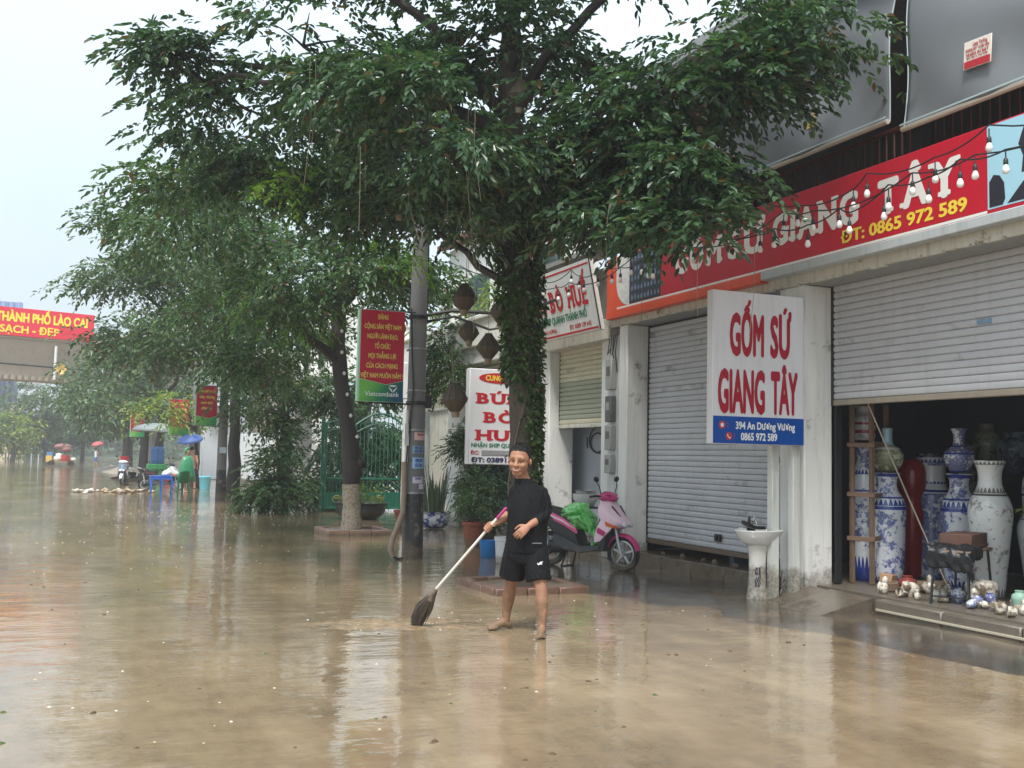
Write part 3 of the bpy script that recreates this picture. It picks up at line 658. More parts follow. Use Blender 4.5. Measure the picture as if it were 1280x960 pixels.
def shop_d():
    b = thing('white_house', 'white house with square pillars and a yellow sign beyond the green gate', 'building', (8.0, 38.5, 0))
    for y0, y1 in ((35.2, 35.9), (39.2, 39.9), (43.2, 43.9)): obj('pillar', MB().cbox(7.45, 8.3, y0, y1, 0, 3.7, .02), WHITE, b)
    obj('beam', MB().cbox(7.3, 8.5, 35, 44, 3.7, 4.15, .03), WHITE, b); obj('cornice', MB().cbox(7.1, 8.6, 34.9, 44.1, 4.16, 4.28, .03), CREAM, b)
    obj('upper_wall', MB().box(8.5, 9, 35, 44, 4.28, 7.), WHITE, b)
    for y in (36.6, 39.4, 42.2):
        f = obj('window', MB().cbox(8.44, 8.5, y-.55, y+.55, 4.8, 6.3, .01), GREYW, b); obj('pane', MB().box(8.43, 8.438, y-.48, y+.48, 4.88, 6.22), _mc['dark glass'], f)
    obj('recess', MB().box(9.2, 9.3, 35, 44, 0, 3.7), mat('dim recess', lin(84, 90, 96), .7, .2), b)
    d = obj('door', MB().cbox(8.95, 9.0, 36.6, 38.4, .1, 2.6, .01), mat('iron door', lin(56, 62, 66), .5, .2), b)
    t = thing('yellow_sign', 'small yellow sign with dark lettering on the white house beam', 'sign', (7.2, 38, 3.55))
    obj('board', MB().cbox(7.12, 7.2, 36.3, 38.9, 3.5, 4.1, .01), mat('sign yellow', lin(220, 172, 58), .5, .08), t)
    printed('lettering', t, mat('sign brown', lin(84, 50, 26), .5, .1), lambda mb: (text(mb, 'VĂN PHÒNG', (7.11, 0, 3.5), (0, -1, 0), (0, 0, 1), .2, 2.1, -37.6, .32, .04), text(mb, 'CHO THUÊ', (7.11, 0, 3.5), (0, -1, 0), (0, 0, 1), .14, 1.5, -37.6, .09, .04)))
    w = thing('panel_fence', 'white panelled boundary fence past the white house', 'fence', (7.6, 50, 0))
    src = obj('panel', MB().cbox(7.56, 7.62, 44.4, 45.3, .3, 2.5, .01), mat('panel white', lin(214, 218, 220), .5, .1, streak=.2), w)
    for i in range(1, 16): piece(src, 'panel', w, worldloc(w)+Vector((0, i*.98, 0)))
    obj('base', MB().cbox(7.5, 7.7, 44.2, 60.2, 0, .3, .02), CONC, w)
    e = thing('corner_building', 'pale building with a wide square column far along the pavement', 'building', (7.5, 66, 0))
    obj('column', MB().cbox(6.6, 7.6, 62, 63.2, 0, 4.2, .03), mat('pale grey render', lin(206, 210, 214), .7, .1), e)
    obj('wall', MB().box(7.9, 9, 61, 84, 0, 7), mat('mid grey render', lin(150, 156, 160), .7, .2), e)
    obj('canopy_slab', MB().cbox(6.4, 9, 61, 84, 4.2, 4.6, .03), mat('pale grey render', lin(206, 210, 214)), e)
    for y in (65, 69, 73, 77, 81): 
        f = obj('window', MB().cbox(7.84, 7.9, y-1.2, y+1.2, .8, 3.2, .01), GREYW, e); obj('pane', MB().box(7.82, 7.838, y-1.1, y+1.1, .9, 3.1), _mc['dark glass'], f)
shop_d()
# ------------------------------------------------------------------ overpass, far tower
def overpass():
    t = thing('concrete_overpass', 'grey concrete overpass crossing high over the flooded street', 'overpass', (-5, 77.7, 0))
    a = math.atan2(2.1, 6.95); M = Matrix.Translation((-5.04, 77.7, 0))@Matrix.Rotation(a, 4, 'Z')
    cm = mat('weathered concrete', lin(168, 156, 142), .8, .18, .6, .2, 8, streak=.35)
    def P(n, mb, m=cm): return obj(n, mb.xf(M), m, t)
    P('girder', MB().prism([(-.2, 6.15), (1.4, 6.15), (2.2, 7.6), (6.2, 8.9), (-1.0, 8.9), (-.35, 7.4)], 'x', -40, 26))
    P('parapet', MB().cbox(-40, 26, -1.15, -.85, 8.9, 9.7, .03))
    mb = MB()
    for i in range(150): mb.box(-39+i*.43, -39+i*.43+.24, -.46, -.2, 6.2, 6.5)
    P('drip_teeth', mb); P('duct', MB().tube([(-40, -1.0, 7.6), (-8, -.8, 7.9), (0, -.7, 7.2), (8, -.75, 7.05), (26, -.7, 7.3)], .06, 6), STEEL)
    for x in (-28, 20): P('pier', MB().cbox(x-1, x+1, 0, 2, -.1, 6.14, .1))
    s = thing('street_banner', 'red banner with yellow THÀNH PHỐ LÀO CAI lettering hung along the overpass', 'banner', (-5, 77, 8.9))
    obj('cloth', MB().cbox(-24, 5.6, -1.26, -1.2, 9.05, 10.95, .01).xf(M), mat('banner cloth red', lin(214, 22, 56), .5, .06, 2), s)
    R3 = M.to_3x3(); u = R3@Vector((1, 0, 0)); o = M@Vector((0, -1.275, 9.05))
    ym = mat('banner yellow', lin(240, 214, 60), .5, .05)
    printed('upper_lettering', s, ym, lambda mb: (text(mb, 'THÀNH PHỐ LÀO CAI', o, u, (0, 0, 1), .62, 5.9, -.75, .98, .05, 'l'), text(mb, 'XÂY DỰNG', o, u, (0, 0, 1), .62, 3.2, -1.5, .98, .05, 'r')))
    printed('lower_lettering', s, ym, lambda mb: (text(mb, '- SẠCH - ĐẸP', o, u, (0, 0, 1), .5, 4.2, -.9, .22, .03, 'l'), text(mb, 'XANH', o, u, (0, 0, 1), .5, 1.8, -1.4, .22, .03, 'r')))
    sp = thing('loudspeaker', 'yellow horn loudspeaker on a post fixed to the overpass girder', 'loudspeaker', M@Vector((3.5, -.9, 6.3)))
    c = M@Vector((3.6, -1.0, 7.0)); mb = MB().lathe([(.08, 0), (.1, .15), (.18, .3), (.34, .42), (.36, .45), (.3, .44), (.1, .3)], (0, 0, 0), 16)
    mb.xf(Matrix.Translation(c)@Matrix.Rotation(PI/2, 4, 'X')); obj('horn', mb, mat('horn yellow', lin(200, 168, 90), .5, .1), sp)
    obj('post', MB().tube([M@Vector((3.2, -1.0, 6.3)), M@Vector((3.2, -1.05, 8.6))], .09, 8), mat('pale post', lin(214, 214, 212), .5, .1), sp)
overpass()
def far_tower():
    t = thing('unfinished_tower', 'far unfinished tower wrapped in blue sheeting and scaffold above a cream wall', 'building', (-11, 178, 0))
    obj('lower_wall', MB().box(-26, -8.2, 177, 190, 0, 8.2), mat('cream wall', lin(204, 186, 158), .8, .12, 1), t)
    for k in range(5): obj('floor_slab', MB().box(-26, -6.2, 177.5, 190, 8.3+k*3, 8.6+k*3), GREYW, t)
    for x in (-9.6, -8, -6.4): obj('column', MB().box(x, x+.4, 177.6, 178, 8.2, 23), GREYW, t)
    mb = MB(); n = 60
    top = [(-26+i*(17.2/n), 176.6+.25*math.sin(i*1.7)+.15*math.sin(i*.6)) for i in range(n+1)]
    for i in range(n):
        a, b2 = top[i], top[i+1]; mb.quad((a[0], a[1], 8.0+.5*math.sin(i)), (b2[0], b2[1], 8.0+.5*math.sin(i+1)), (b2[0], b2[1]+.1, 24), (a[0], a[1]+.1, 24))
    s = obj('blue_sheeting', mb, mat('blue sheet', lin(92, 112, 150), .6, .3, 1), t); s.modifiers.new('t', 'SOLIDIFY').thickness = .05
    mb = MB()
    for k in range(8): mb.tube([(-9, 176.2, 8+k*1.8), (-5.4, 176.2, 8+k*1.8)], .06, 4)
    for x in (-8.8, -7.6, -6.5, -5.5): mb.tube([(x, 176.2, 0), (x, 176.2, 23)], .07, 4)
    for k in range(4): mb.tube([(-8.8, 176.25, 8+k*3.6), (-5.5, 176.25, 11.6+k*3.6)], .05, 4)
    obj('scaffold', mb, mat('scaffold pipe', lin(190, 196, 204), .5, .2), t)
far_tower()
# ------------------------------------------------------------------ foliage
def leaf_mat(name, dark, mid, light, rough=.38, trans=.25):
    t = NT(name); p = t.p
    g = t.n('NewGeometry'); c = t.ramp(g.outputs['Random Per Island'], [(0., dark), (.45, mid), (.9, light), (.965, light), (.975, (.13, .085, .035)), (1., (.11, .065, .03))])
    t.l(c, p.inputs['Base Color']); p.inputs['Roughness'].default_value = rough; p.inputs['Specular IOR Level'].default_value = .45
    tr = t.n('BsdfTranslucent'); t.l(t.mix(1., c, (1.5, 1.7, .7), 'MULTIPLY'), tr.inputs['Color'])
    ms = t.n('MixShader'); ms.inputs[0].default_value = trans
    t.l(p.outputs[0], ms.inputs[1]); t.l(tr.outputs[0], ms.inputs[2]); t.l(ms.outputs[0], t.out.inputs['Surface'])
    return t.m
LEAF = leaf_mat('leaf dark green', (.019, .047, .025), (.043, .093, .048), (.088, .152, .078), .28, .28)
LEAF2 = leaf_mat('leaf mid green', (.026, .062, .028), (.054, .112, .048), (.1, .17, .07), .3, .26)
LEAF3 = leaf_mat('leaf grey green', (.034, .07, .032), (.062, .114, .052), (.105, .17, .075), .32, .26)
LEAFY = leaf_mat('leaf young green', (.1, .2, .02), (.14, .27, .03), (.2, .33, .05), .45, .4)
LEAFYD = leaf_mat('leaf yellow green', (.09, .15, .02), (.14, .2, .03), (.24, .28, .05), .45, .35)
LEAFB = leaf_mat('leaf blue green', (.028, .06, .032), (.05, .092, .048), (.08, .13, .062), .35, .28)
IVY = leaf_mat('ivy leaf', (.018, .04, .012), (.036, .078, .022), (.07, .13, .034), .35, .15)
BARK = mat('bark', lin(74, 66, 58), .85, .35, 7, .6, 30, stain=(lin(104, 100, 88), 4, .6))
BARKD = mat('dark wet bark', lin(48, 44, 42), .6, .35, 7, .7, 26)
def unit(a): return a/np.maximum(np.linalg.norm(a, axis=-1, keepdims=True), 1e-9)
def leaf_quads(B, D, S, L, W, six=True):
    """folded leaves: base points B, directions D, sideways S, lengths L, widths W"""
    N = unit(np.cross(S, D)); L = L[:, None]; W = W[:, None]
    fold = N*W*.35
    if six:
        V = np.stack([B, B+D*L*.3+S*W*.85+fold, B+D*L*.66+S*W*.72+fold*.9, B+D*L-N*L*.08, B+D*L*.66-S*W*.72+fold*.9, B+D*L*.3-S*W*.85+fold], 1)
        F = np.array([[0, 1, 2, 3], [0, 3, 4, 5]])
    else:
        V = np.stack([B, B+D*L*.45+S*W+fold, B+D*L, B+D*L*.45-S*W+fold], 1); F = np.array([[0, 1, 2, 3]])
    k = V.shape[1]; n = len(B)
    return V.reshape(-1, 3), (F[None]+(np.arange(n)*k)[:, None, None]).reshape(-1, 4)
def sprays(P, D, L, m, ll, lw, droop, six, r, wild=.2):
    """pinnate sprays: leaflets set in pairs along an arching stalk"""
    n = len(P); t = np.linspace(.12, 1, m); sgn = np.where(np.arange(m) % 2, 1., -1.)
    up = np.array([0, 0, 1.]); S = unit(np.cross(D, up)+r.normal(0, .12, (n, 3)))
    Q = P[:, None]+D[:, None]*L[:, None, None]*t[None, :, None]-up*(L[:, None, None]*droop*(t**2)[None, :, None])
    dd = unit(D[:, None]*(.5+.5*t[None, :, None])+S[:, None]*sgn[None, :, None]*(1.15-.75*t[None, :, None])-up*(.18+.75*droop*t[None, :, None])+r.normal(0, wild, (n, m, 3)))
    ss = unit(np.cross(dd, up+r.normal(0, .38, (n, m, 3))))
    l = ll*r.uniform(.5, 1.3, (n, m)); w = lw*r.uniform(.8, 1.15, (n, m))
    return leaf_quads(Q.reshape(-1, 3), dd.reshape(-1, 3), ss.reshape(-1, 3), l.ravel(), w.ravel(), six)
def crown_points(blobs, density, r, clump=.3, inset=0., flat=.3):
    """twig ends and directions spread over irregular clumps, each blob (x,y,z,rx,rz[,ry])"""
    PP, DD, CC = [], [], []
    for bl in blobs:
        x, y, z, rx, rz = bl[:5]; ry = bl[5] if len(bl) > 5 else rx*.8
        rx, ry, rz = max(rx-inset, rx*.35), max(ry-inset, ry*.35), max(rz-inset*.8, rz*.35)
        nc = max(4, int(5.5*(rx*ry+rx*rz+ry*rz)/(clump**2)*.12)); c0 = np.array([x, y, z])
        u = unit(r.normal(size=(nc, 3))); rad = r.random((nc, 1))**.42
        C = c0+u*rad*np.array([rx, ry, rz]); n = max(6, int(density*clump**2*r.uniform(.7, 1.3)))
        for c in C:
            o = c-c0; o[2] *= .4; o = o/(np.linalg.norm(o)+1e-6)
            k = max(4, int(n*r.uniform(.5, 1.5)))
            off = r.normal(size=(k, 3))*clump*np.array([.7, .7, flat])
            off += o*r.random((k, 1))*clump*.6; off[:, 2] -= .35*np.linalg.norm(off[:, :2], axis=1)**1.4*.6
            PP.append(c+off); DD.append(unit(o+off/clump*.9+r.normal(0, .6, (k, 3))+np.array([0, 0, -.22]))); CC.append((c0, c))
    return np.concatenate(PP), np.concatenate(DD), CC
def bezier(a, b, lift, n=7, wob=.0, r=None):
    a, b = np.array(a, float), np.array(b, float); m = a*.5+b*.5+np.array([0, 0, lift]); pts = []
    for i in range(n):
        t = i/(n-1); p = a*(1-t)**2+2*m*t*(1-t)+b*t*t
        if wob and 0 < i < n-1: p = p+r.normal(0, wob, 3)
        pts.append(p)
    return pts
def crown(parent, name, blobs, density, leaf, ll, lw, spray=.3, m=9, droop=.35, clump=.32, six=True, seed=1, twigs=True, flat=.3, bark=None, inset=0., wild=.2):
    r = np.random.default_rng(seed); P, D, C = crown_points(blobs, density, r, clump, inset, flat)
    V, Fq = sprays(P, D, spray*r.uniform(.6, 1.25, len(P)), m, ll, lw, droop, six, r, wild)
    o = np_obj(name, V, Fq, leaf, parent, None, False)
    if twigs:
        mb = MB()
        for c0, c in C: mb.tube(bezier(c0, c, .05, 4), [.02, .014, .009, .004], 4, cap=False)
        obj('twigs', mb, bark or BARKD, parent, None, None)['kind'] = 'stuff'
    return o, len(P)*m
def limb(mb, a, b, r0, r1, lift=.3, seed=0, n=8):
    r = np.random.default_rng(seed); mb.tube(bezier(a, b, lift, n, .05, r), list(np.linspace(r0, r1, n)), 8)
# ---- the great ivy-clad street tree
def big_tree():
    t = thing('street_tree', 'large spreading street tree with ivy-covered trunk behind the sweeping man', 'tree', (4.95, 11.6, 0))
    r = np.random.default_rng(3)
    path = [(5.06, 11.72, -.05), (5.04, 11.66, .4), (4.99, 11.58, 1.3), (4.9, 11.45, 2.4), (4.82, 11.35, 3.3), (4.76, 11.3, 4.1), (4.66, 11.25, 4.8), (4.55, 11.2, 5.8), (4.5, 11.2, 7.2)]
    mb = MB(); pts = []; rad = []
    R0 = [.21, .175, .165, .165, .175, .19, .16, .12, .07]
    for i in range(len(path)-1):
        for k in range(4):
            a = k/4; p = np.array(path[i])*(1-a)+np.array(path[i+1])*a; pts.append(p+r.normal(0, .006, 3)); rad.append((R0[i]*(1-a)+R0[i+1]*a)*r.uniform(.95, 1.05))
    obj('trunk', MB().tube(pts, rad, 14), BARK, t)
    f = (4.76, 11.3, 4.0)
    ends = [(f, (6.3, 9.2, 5.3), .1, .35), (f, (5.6, 8.9, 4.5), .07, .15), ((4.66, 11.25, 4.8), (6.6, 8.6, 5.9), .09, .4), (f, (3.1, 10.4, 5.3), .1, .3), ((4.7, 11.3, 4.5), (2.3, 11.8, 5.8), .1, .5), ((4.6, 11.2, 5.4), (1.3, 13.3, 6.5), .09, .4), ((4.55, 11.2, 5.8), (4.4, 10.6, 8.4), .08, .2), ((4.55, 11.2, 5.8), (6.2, 9.6, 7.6), .08, .3), ((4.55, 11.2, 5.6), (2.2, 12.6, 8.2), .08, .4), ((4.8, 11.4, 3.6), (4.25, 10.9, 4.3), .05, .05), ((2.3, 11.8, 5.8), (.5, 13.6, 6.3), .04, .2), ((4.8, 11.35, 3.5), (3.6, 12.0, 4.6), .06, .1)]
    for i, (a, b, rr, lf) in enumerate(ends):
        mb = MB(); limb(mb, a, b, rr, rr*.3, lf, 40+i, 10); obj('limb', mb, BARKD, t)
    B = [(6.7, 8.3, 6.05, .55, .4), (6.15, 8.6, 5.4, .66, .45), (6.08, 9.08, 6.0, .93, .6), (5.71, 8.9, 4.55, .72, .3), (5.25, 9.6, 4.25, .5, .24), (5.23, 10., 5.6, 1.06, .9), (5.0, 10.7, 4.9, .83, .55), (4.41, 10.8, 6.3, 1.29, .8), (5.55, 8.8, 4.0, .36, .2), (5.75, 8.9, 4.4, .45, .2),
         (3.46, 10.2, 5.2, 1.05, .65), (3.32, 10.9, 4.75, .8, .38), (4.2, 11.1, 4.4, .66, .26), (2.73, 10.5, 5.8, 1.1, .7), (2.2, 11.8, 6.3, 1.1, .7), (2.6, 11.7, 5.3, 1.0, .55), (1.96, 13., 5.8, 1., .55), (1.25, 13.2, 6.6, .75, .4), (.95, 13.5, 6.4, .5, .2), (1.4, 14.3, 5.8, .6, .35), (1.95, 14.1, 5.3, .9, .35),
         (4.5, 11.2, 8.0, 3.0, 1.0, 2.4), (6.2, 9.4, 7.4, 1.7, .7), (2.2, 12.7, 8.0, 2., .8, 1.6), (6.0, 12.5, 6.6, 1.2, .9), (4.2, 13.4, 6.4, 1.6, 1.), (3.6, 12.3, 4.6, .8, .45), (4.0, 11.8, 4.75, .8, .45), (3.12, 13.3, 4.9, .9, .5), (4.5, 11.4, 5.0, .9, .5), (4.9, 13.3, 4.7, .8, .5), (3.9, 12.9, 5.3, 1.1, .6), (4.95, 10.2, 4.5, .7, .4), (5.4, 9.6, 5.05, .75, .45), (5.4, 9.2, 4.85, .6, .35), (4.8, 10.4, 5.0, .8, .5), (5.5, 9.1, 5.4, .8, .5)]
    o, n = crown(t, 'crown', B, 260, LEAF, .115, .031, .29, 9, .42, .36, True, 5, bark=BARKD, inset=.3, flat=.22)
    print('big tree leaves', n)
    crown(t, 'young_leaves', [(4.0, 13.9, 4.6, .5, .2), (2.35, 12.9, 5.15, .3, .25), (2.25, 12.9, 4.75, .28, .3)], 90, LEAFY, .085, .02, .3, 11, .5, .22, True, 6, twigs=False)
    # ivy on the trunk
    k = 7000; z = r.uniform(.9, 5.2, k); keep = r.random(k) < np.clip((z-.7)/2.4, .12, 1); z = z[keep]; k = len(z)
    px = np.interp(z, [p[2] for p in path], [p[0] for p in path]); py = np.interp(z, [p[2] for p in path], [p[1] for p in path])
    a = r.uniform(0, 2*PI, k); low = z < 2.5; a = np.where(low, r.normal(-.3, .8, k), a)
    out = np.stack([np.cos(a), np.sin(a), np.zeros(k)], 1); dep = .165+.09*r.random(k)**1.5*np.clip((z-.5)/2.2, .3, 1.35)
    Bp = np.stack([px, py, z], 1)+out*dep[:, None]
    D = unit(out*.7+np.array([0, 0, -.7])+r.normal(0, .35, (k, 3))); S = unit(np.cross(D, out+r.normal(0, .4, (k, 3))))
    V, Fq = leaf_quads(Bp, D, S, r.uniform(.05, .09, k), r.uniform(.02, .034, k)); np_obj('ivy', V, Fq, IVY, t, None, False)
    # thin aerial roots and dry creepers hanging from the boughs
    mb = MB()
    for i in range(34):
        b = B[r.integers(3, 17)]; x, y = b[0]+r.normal()*.5, b[1]+r.normal()*.5; z0 = b[2]-.1; ln = r.uniform(.5, 1.5)
        mb.tube([(x, y, z0), (x+r.normal()*.03, y, z0-ln*.5), (x+r.normal()*.05, y, z0-ln)], .0035, 3, cap=False)
    obj('hanging_creeper', mb, mat('dry creeper', lin(120, 112, 92), .8, .2), t)
    mb = MB()
    for i in range(5):
        a = r.uniform(0, 6.28); mb.tube([(5.04-.022*k+.18*math.cos(a+k*.5), 11.66-.03*k+.18*math.sin(a+k*.5), .3+k*.33) for k in range(9)], .012, 4)
    obj('creeper_stem', mb, mat('creeper stem', lin(96, 88, 74), .8, .2), t)
    return t
big_tree()
# ---- whitewashed tree with lights
def second_tree():
    t = thing('street_tree', 'dark crooked street tree with whitewashed foot left of the utility pole', 'tree', (5.15, 20.6, 0))
    path = [(5.17, 20.75, -.02), (5.16, 20.72, .4), (5.12, 20.7, 1.0), (5.14, 20.66, 1.35), (5.1, 20.64, 1.7), (4.98, 20.65, 2.3), (4.86, 20.68, 3.0), (4.74, 20.67, 3.8), (4.78, 20.6, 4.7), (4.6, 20.4, 5.8)]
    R0 = [.23, .185, .17, .2, .18, .155, .15, .16, .12, .07]
    low = NT('whitewashed bark'); f = low.noise(low.coord(False), 14, 5, .7); low.l(low.ramp(f, [(.4, lin(132, 120, 104)), (.55, lin(178, 166, 148)), (.7, lin(110, 98, 84))]), low.p.inputs['Base Color']); low.p.inputs['Roughness'].default_value = .9; low.bump(f, .5, .03)
    def seg(i0, i1):
        r = np.random.default_rng(12); P, R = [], []
        for i in range(i0, i1):
            for k in range(4): a = k/4; P.append(np.array(path[i])*(1-a)+np.array(path[i+1])*a+r.normal(0, .008, 3)); R.append(R0[i]*(1-a)+R0[i+1]*a)
        P.append(path[i1]); R.append(R0[i1]); return MB().tube(P, R, 14)
    obj('trunk', seg(2, 9), BARKD, t); obj('whitewashed_foot', seg(0, 2), low.m, t)
    mb = MB(); mb.ell((5.26, 20.56, 1.42), (.12, .11, .13)).tube([(5.2, 20.6, 1.4), (5.34, 20.55, 1.4)], [.09, .045], 8); obj('burr', mb, BARKD, t)
    for i, (a, b, rr, lf) in enumerate([((4.76, 20.65, 3.5), (3.3, 20.1, 4.3), .11, .0), ((3.85, 20.4, 3.95), (3., 19.3, 5.5), .06, .1), ((4.78, 20.6, 4.6), (5.6, 19.3, 5.3), .09, .2), ((4.7, 20.5, 5.3), (4.8, 18.6, 6.1), .08, .2), ((4.78, 20.6, 4.4), (4.2, 18.8, 5.0), .07, .1), ((4.6, 20.4, 5.7), (2.6, 24, 5.9), .08, .4)]):
        mb = MB(); limb(mb, a, b, rr, rr*.3, lf, 60+i, 9); obj('limb', mb, BARKD, t)
    B = [(4.2, 18.6, 5.1, 1.7, .75), (2.96, 19.1, 5.7, 1.45, .8), (5.56, 19.1, 5.3, 1.35, .6), (3.3, 20.0, 4.5, 1.0, .45), (4.83, 18.3, 6.2, 1.5, .9), (2.5, 24.5, 5.9, 1.1, .85), (2.2, 20.5, 6.5, 1.4, .8), (4.5, 21, 7.4, 2.4, 1.1), (3.3, 21.5, 3.6, .6, .4), (6.3, 21.5, 5.2, 1.0, .6), (3.67, 18.85, 4.9, 1.3, .7), (3.0, 22.4, 4.9, 1.4, .8), (4.05, 23.6, 4.4, 1.2, .8), (4.5, 17.0, 4.8, 1.1, .6), (2.5, 26.5, 5.0, 1.3, .8), (1.5, 18.4, 5.7, 1.0, .6), (1.2, 22.5, 6.3, 1.1, .7), (1.2, 16.2, 5.7, .7, .4), (3.4, 24.5, 3.6, 1.0, .6)]
    crown(t, 'crown', B, 170, LEAF2, .13, .036, .4, 9, .42, .48, True, 8, bark=BARKD, inset=.38, flat=.25, wild=.3)
    crown(t, 'young_leaves', [(3.05, 20., 4.65, .35, .2), (4.1, 20.0, 4.45, .3, .15), (3.7, 20.1, 4.15, .25, .12)], 60, LEAFY, .12, .027, .4, 11, .5, .3, True, 9, twigs=False)
    cr = [(5.3, 20.45, .0)]
second_tree()
def plain_tree(label, loc, h, r0, blobs, leaf, ll, dens, seed, group='street trees receding along the pavement', lean=0., clump=.6, spray=.6, m=7, six=False, lw=.24, foot=None):
    t = thing('street_tree', label, 'tree', loc, group); x, y, z = loc; r = np.random.default_rng(seed)
    top = np.array([x+lean, y, h]); pts = bezier((x, y, -.05), top, 0, 8, .03, r)
    obj('trunk', MB().tube(pts, list(np.linspace(r0*1.2, r0*.6, 8)), 10), BARKD, t)
    for i, b in enumerate(blobs[:6]):
        mb = MB(); limb(mb, top-np.array([0, 0, .2]), b[:3], r0*.55, r0*.15, .3, seed+i, 7); obj('limb', mb, BARKD, t)
    crown(t, 'crown', blobs, dens, leaf, ll, ll*lw, spray, m, .4, clump, six, seed, twigs=False, flat=.32, inset=clump*.6, wild=.45)
    return t
plain_tree('tall grey green street tree between the shrub and the second banner pole', (5.08, 37.6, 0), 4.2, .22, [(2.3, 34.5, 7.3, 2.3, 1.5), (1.9, 35.1, 5.6, 1.7, 1.2), (3.1, 33.2, 4.9, 1.8, 1.2), (4.5, 32.6, 5.6, 1.5, 1.2), (.9, 35.3, 7.2, .9, .4), (1.7, 31.6, 8.3, 1.1, .6), (4.4, 35, 8.2, 2.2, 1.2), (5.2, 34.6, 3.6, .7, .5), (4., 30, 6.5, 1.4, .8)], LEAF3, .2, 110, 21, spray=.6, m=9, clump=.62, lw=.26)
plain_tree('ivy-wrapped street tree rising out of the round shrub', (5.2, 28.6, 0), 4.6, .15, [(4.7, 28, 6., 1.5, .9), (5.6, 28.2, 5.0, 1.2, .6), (4.2, 28.6, 7.4, 1.6, .9), (6.2, 28, 6.6, 1.2, .8), (5.0, 27.9, 3.9, .7, .5)], LEAF2, .17, 120, 22, spray=.5, m=9, clump=.55, lw=.22)
plain_tree('small yellow green young tree beside the grey banner pole', (4.9, 47.0, 0), 2.6, .1, [(4.2, 46.6, 3.3, 1.0, .6), (3.4, 46.8, 3.5, .9, .5), (4.9, 46.8, 3.0, .8, .5), (2.7, 47, 3.6, .7, .4), (4.1, 47, 4.0, .8, .4)], LEAFYD, .2, 40, 23, lean=-.2, clump=.5)
for i, (x, y, rr, lb) in enumerate([(4.0, 58, .24, 'dark leaning street tree close behind the parked motorbikes'), (3.9, 68.5, .22, 'dark leafy street tree beside the thin far banner pole'), (4.4, 80, .3, 'hazy street tree before the overpass'), (4.2, 98, .32, 'hazy street tree just beyond the overpass'), (4.6, 116, .3, 'pale hazy street tree far down the pavement')]):
    k = y/60
    plain_tree(lb, (x, y, 0), 4.5, rr, [(x-1.5, y-1, 6.6, 2.6, 1.6), (x-3.1, y, 5.6, 2.0, 1.2), (x+1.2, y-1, 6., 2.2, 1.3), (x-1, y+1, 8.4, 2.4, 1.2), (x-2.4, y-1.5, 4.5, 1.4, .8), (x+.6, y-1, 4.4, 1.3, .7)], (LEAF3, LEAFB, LEAFB, LEAFB, LEAFB)[i], .3+.05*i, 32, 30+i, clump=.85, spray=.9, m=7)
for i, (x, y, s, lf, lb) in enumerate([(-9.5, 150, 1.5, LEAFB, 'blue green bushy tree past the overpass at the left edge'), (-3.5, 135, 1.7, LEAF3, 'tall bushy tree under the left end of the overpass'), (0.6, 142, 1.5, LEAFB, 'bushy tree far down the middle of the street'), (-12., 165, 1.2, LEAF3, 'low round tree at the left edge below the cream wall'), (-6.6, 128, 1.0, LEAFYD, 'pale yellow green tree over the far umbrellas')]):
    plain_tree(lb, (x, y, 0), 2.6*s, .25, [(x-1.8*s, y, 3.3*s, 2.2*s, 1.5*s), (x+1.6*s, y, 3.4*s, 2.2*s, 1.5*s), (x, y-1, 4.8*s, 2.2*s, 1.3*s), (x-.5, y+1, 2.4*s, 2.4*s, 1.2*s)], lf, .55, 20, 50+i, 'far trees beyond the overpass', clump=1.0, spray=1.1, m=7)
# far wooded mass closing the street
def far_wood():
    r = np.random.default_rng(77); bl = [(x, 215+20*math.sin(x*.3), 3+2.4*math.sin(x*.21+1)+r.uniform(0, 2.5), 5, 4.2, 4) for x in range(-60, 40, 5)]
    P, D, _ = crown_points(bl, 5, r, 1.6); V, Fq = sprays(P, D, 1.8*r.uniform(.6, 1.2, len(P)), 6, 1.1, .34, .4, False, r)
    o = np_obj('woods', V, Fq, LEAFB, None, None, False); o['kind'] = 'stuff'; o['label'] = 'hazy blue green woods closing the far end of the street'
far_wood()
V, Fq = grid_mesh(-300, 300, 190, 480, 60, 30, lambda x, y: np.clip((y-205)/60, 0, 1)*(4+2.5*np.sin(x*.03)+2*np.sin(x*.011+2))-.6)
o = np_obj('hill', V, Fq, mat('hill green', lin(70, 92, 72), .9, .4, .1)); o['kind'] = 'structure'
# ---- shrubs and pot plants
def bush(name, label, cat, loc, blobs, leaf, ll, dens, seed, clump=.25, spray=.25, m=9, lw=.26, stems=(), extra=None):
    t = thing(name, label, cat, loc)
    crown(t, 'foliage', blobs, dens, leaf, ll, ll*lw, spray, m, .3, clump, True, seed, twigs=False, flat=.55, inset=clump*.8)
    mb = MB()
    for b in blobs: limb(mb, loc, b[:3], .03, .012, .1, seed, 5)
    obj('stems', mb, BARK, t); return t
bush('round_shrub', 'dense round dark green shrub growing at the kerb under the ivy tree', 'shrub', (4.9, 27.9, 0), [(4.75, 27.7, .55, .7, .5), (5.0, 28, .6, .65, .5), (4.4, 28, .55, .45, .4), (4.9, 27.9, 1.3, .55, .5), (5.0, 28.3, 1.9, .45, .5), (4.9, 28.5, 2.5, .45, .5), (5.1, 28.5, 3.2, .45, .4)], LEAF2, .11, 620, 61, .3, .3)
bush('gate_plants', 'arching green plants growing behind the green bar gate', 'plants', (7.6, 30.5, 0), [(6.9, 30.2, .9, .6, .7), (7.8, 30.4, 1.3, .8, .9), (8.6, 30.2, 1.6, .6, .9), (7.2, 31.2, 2.2, .8, .8), (8.3, 31.2, 2.8, .9, .8), (7.4, 32, 3.4, .9, .6), (8.6, 32, 3.8, .9, .6)], LEAF2, .16, 330, 62, .4, .45)
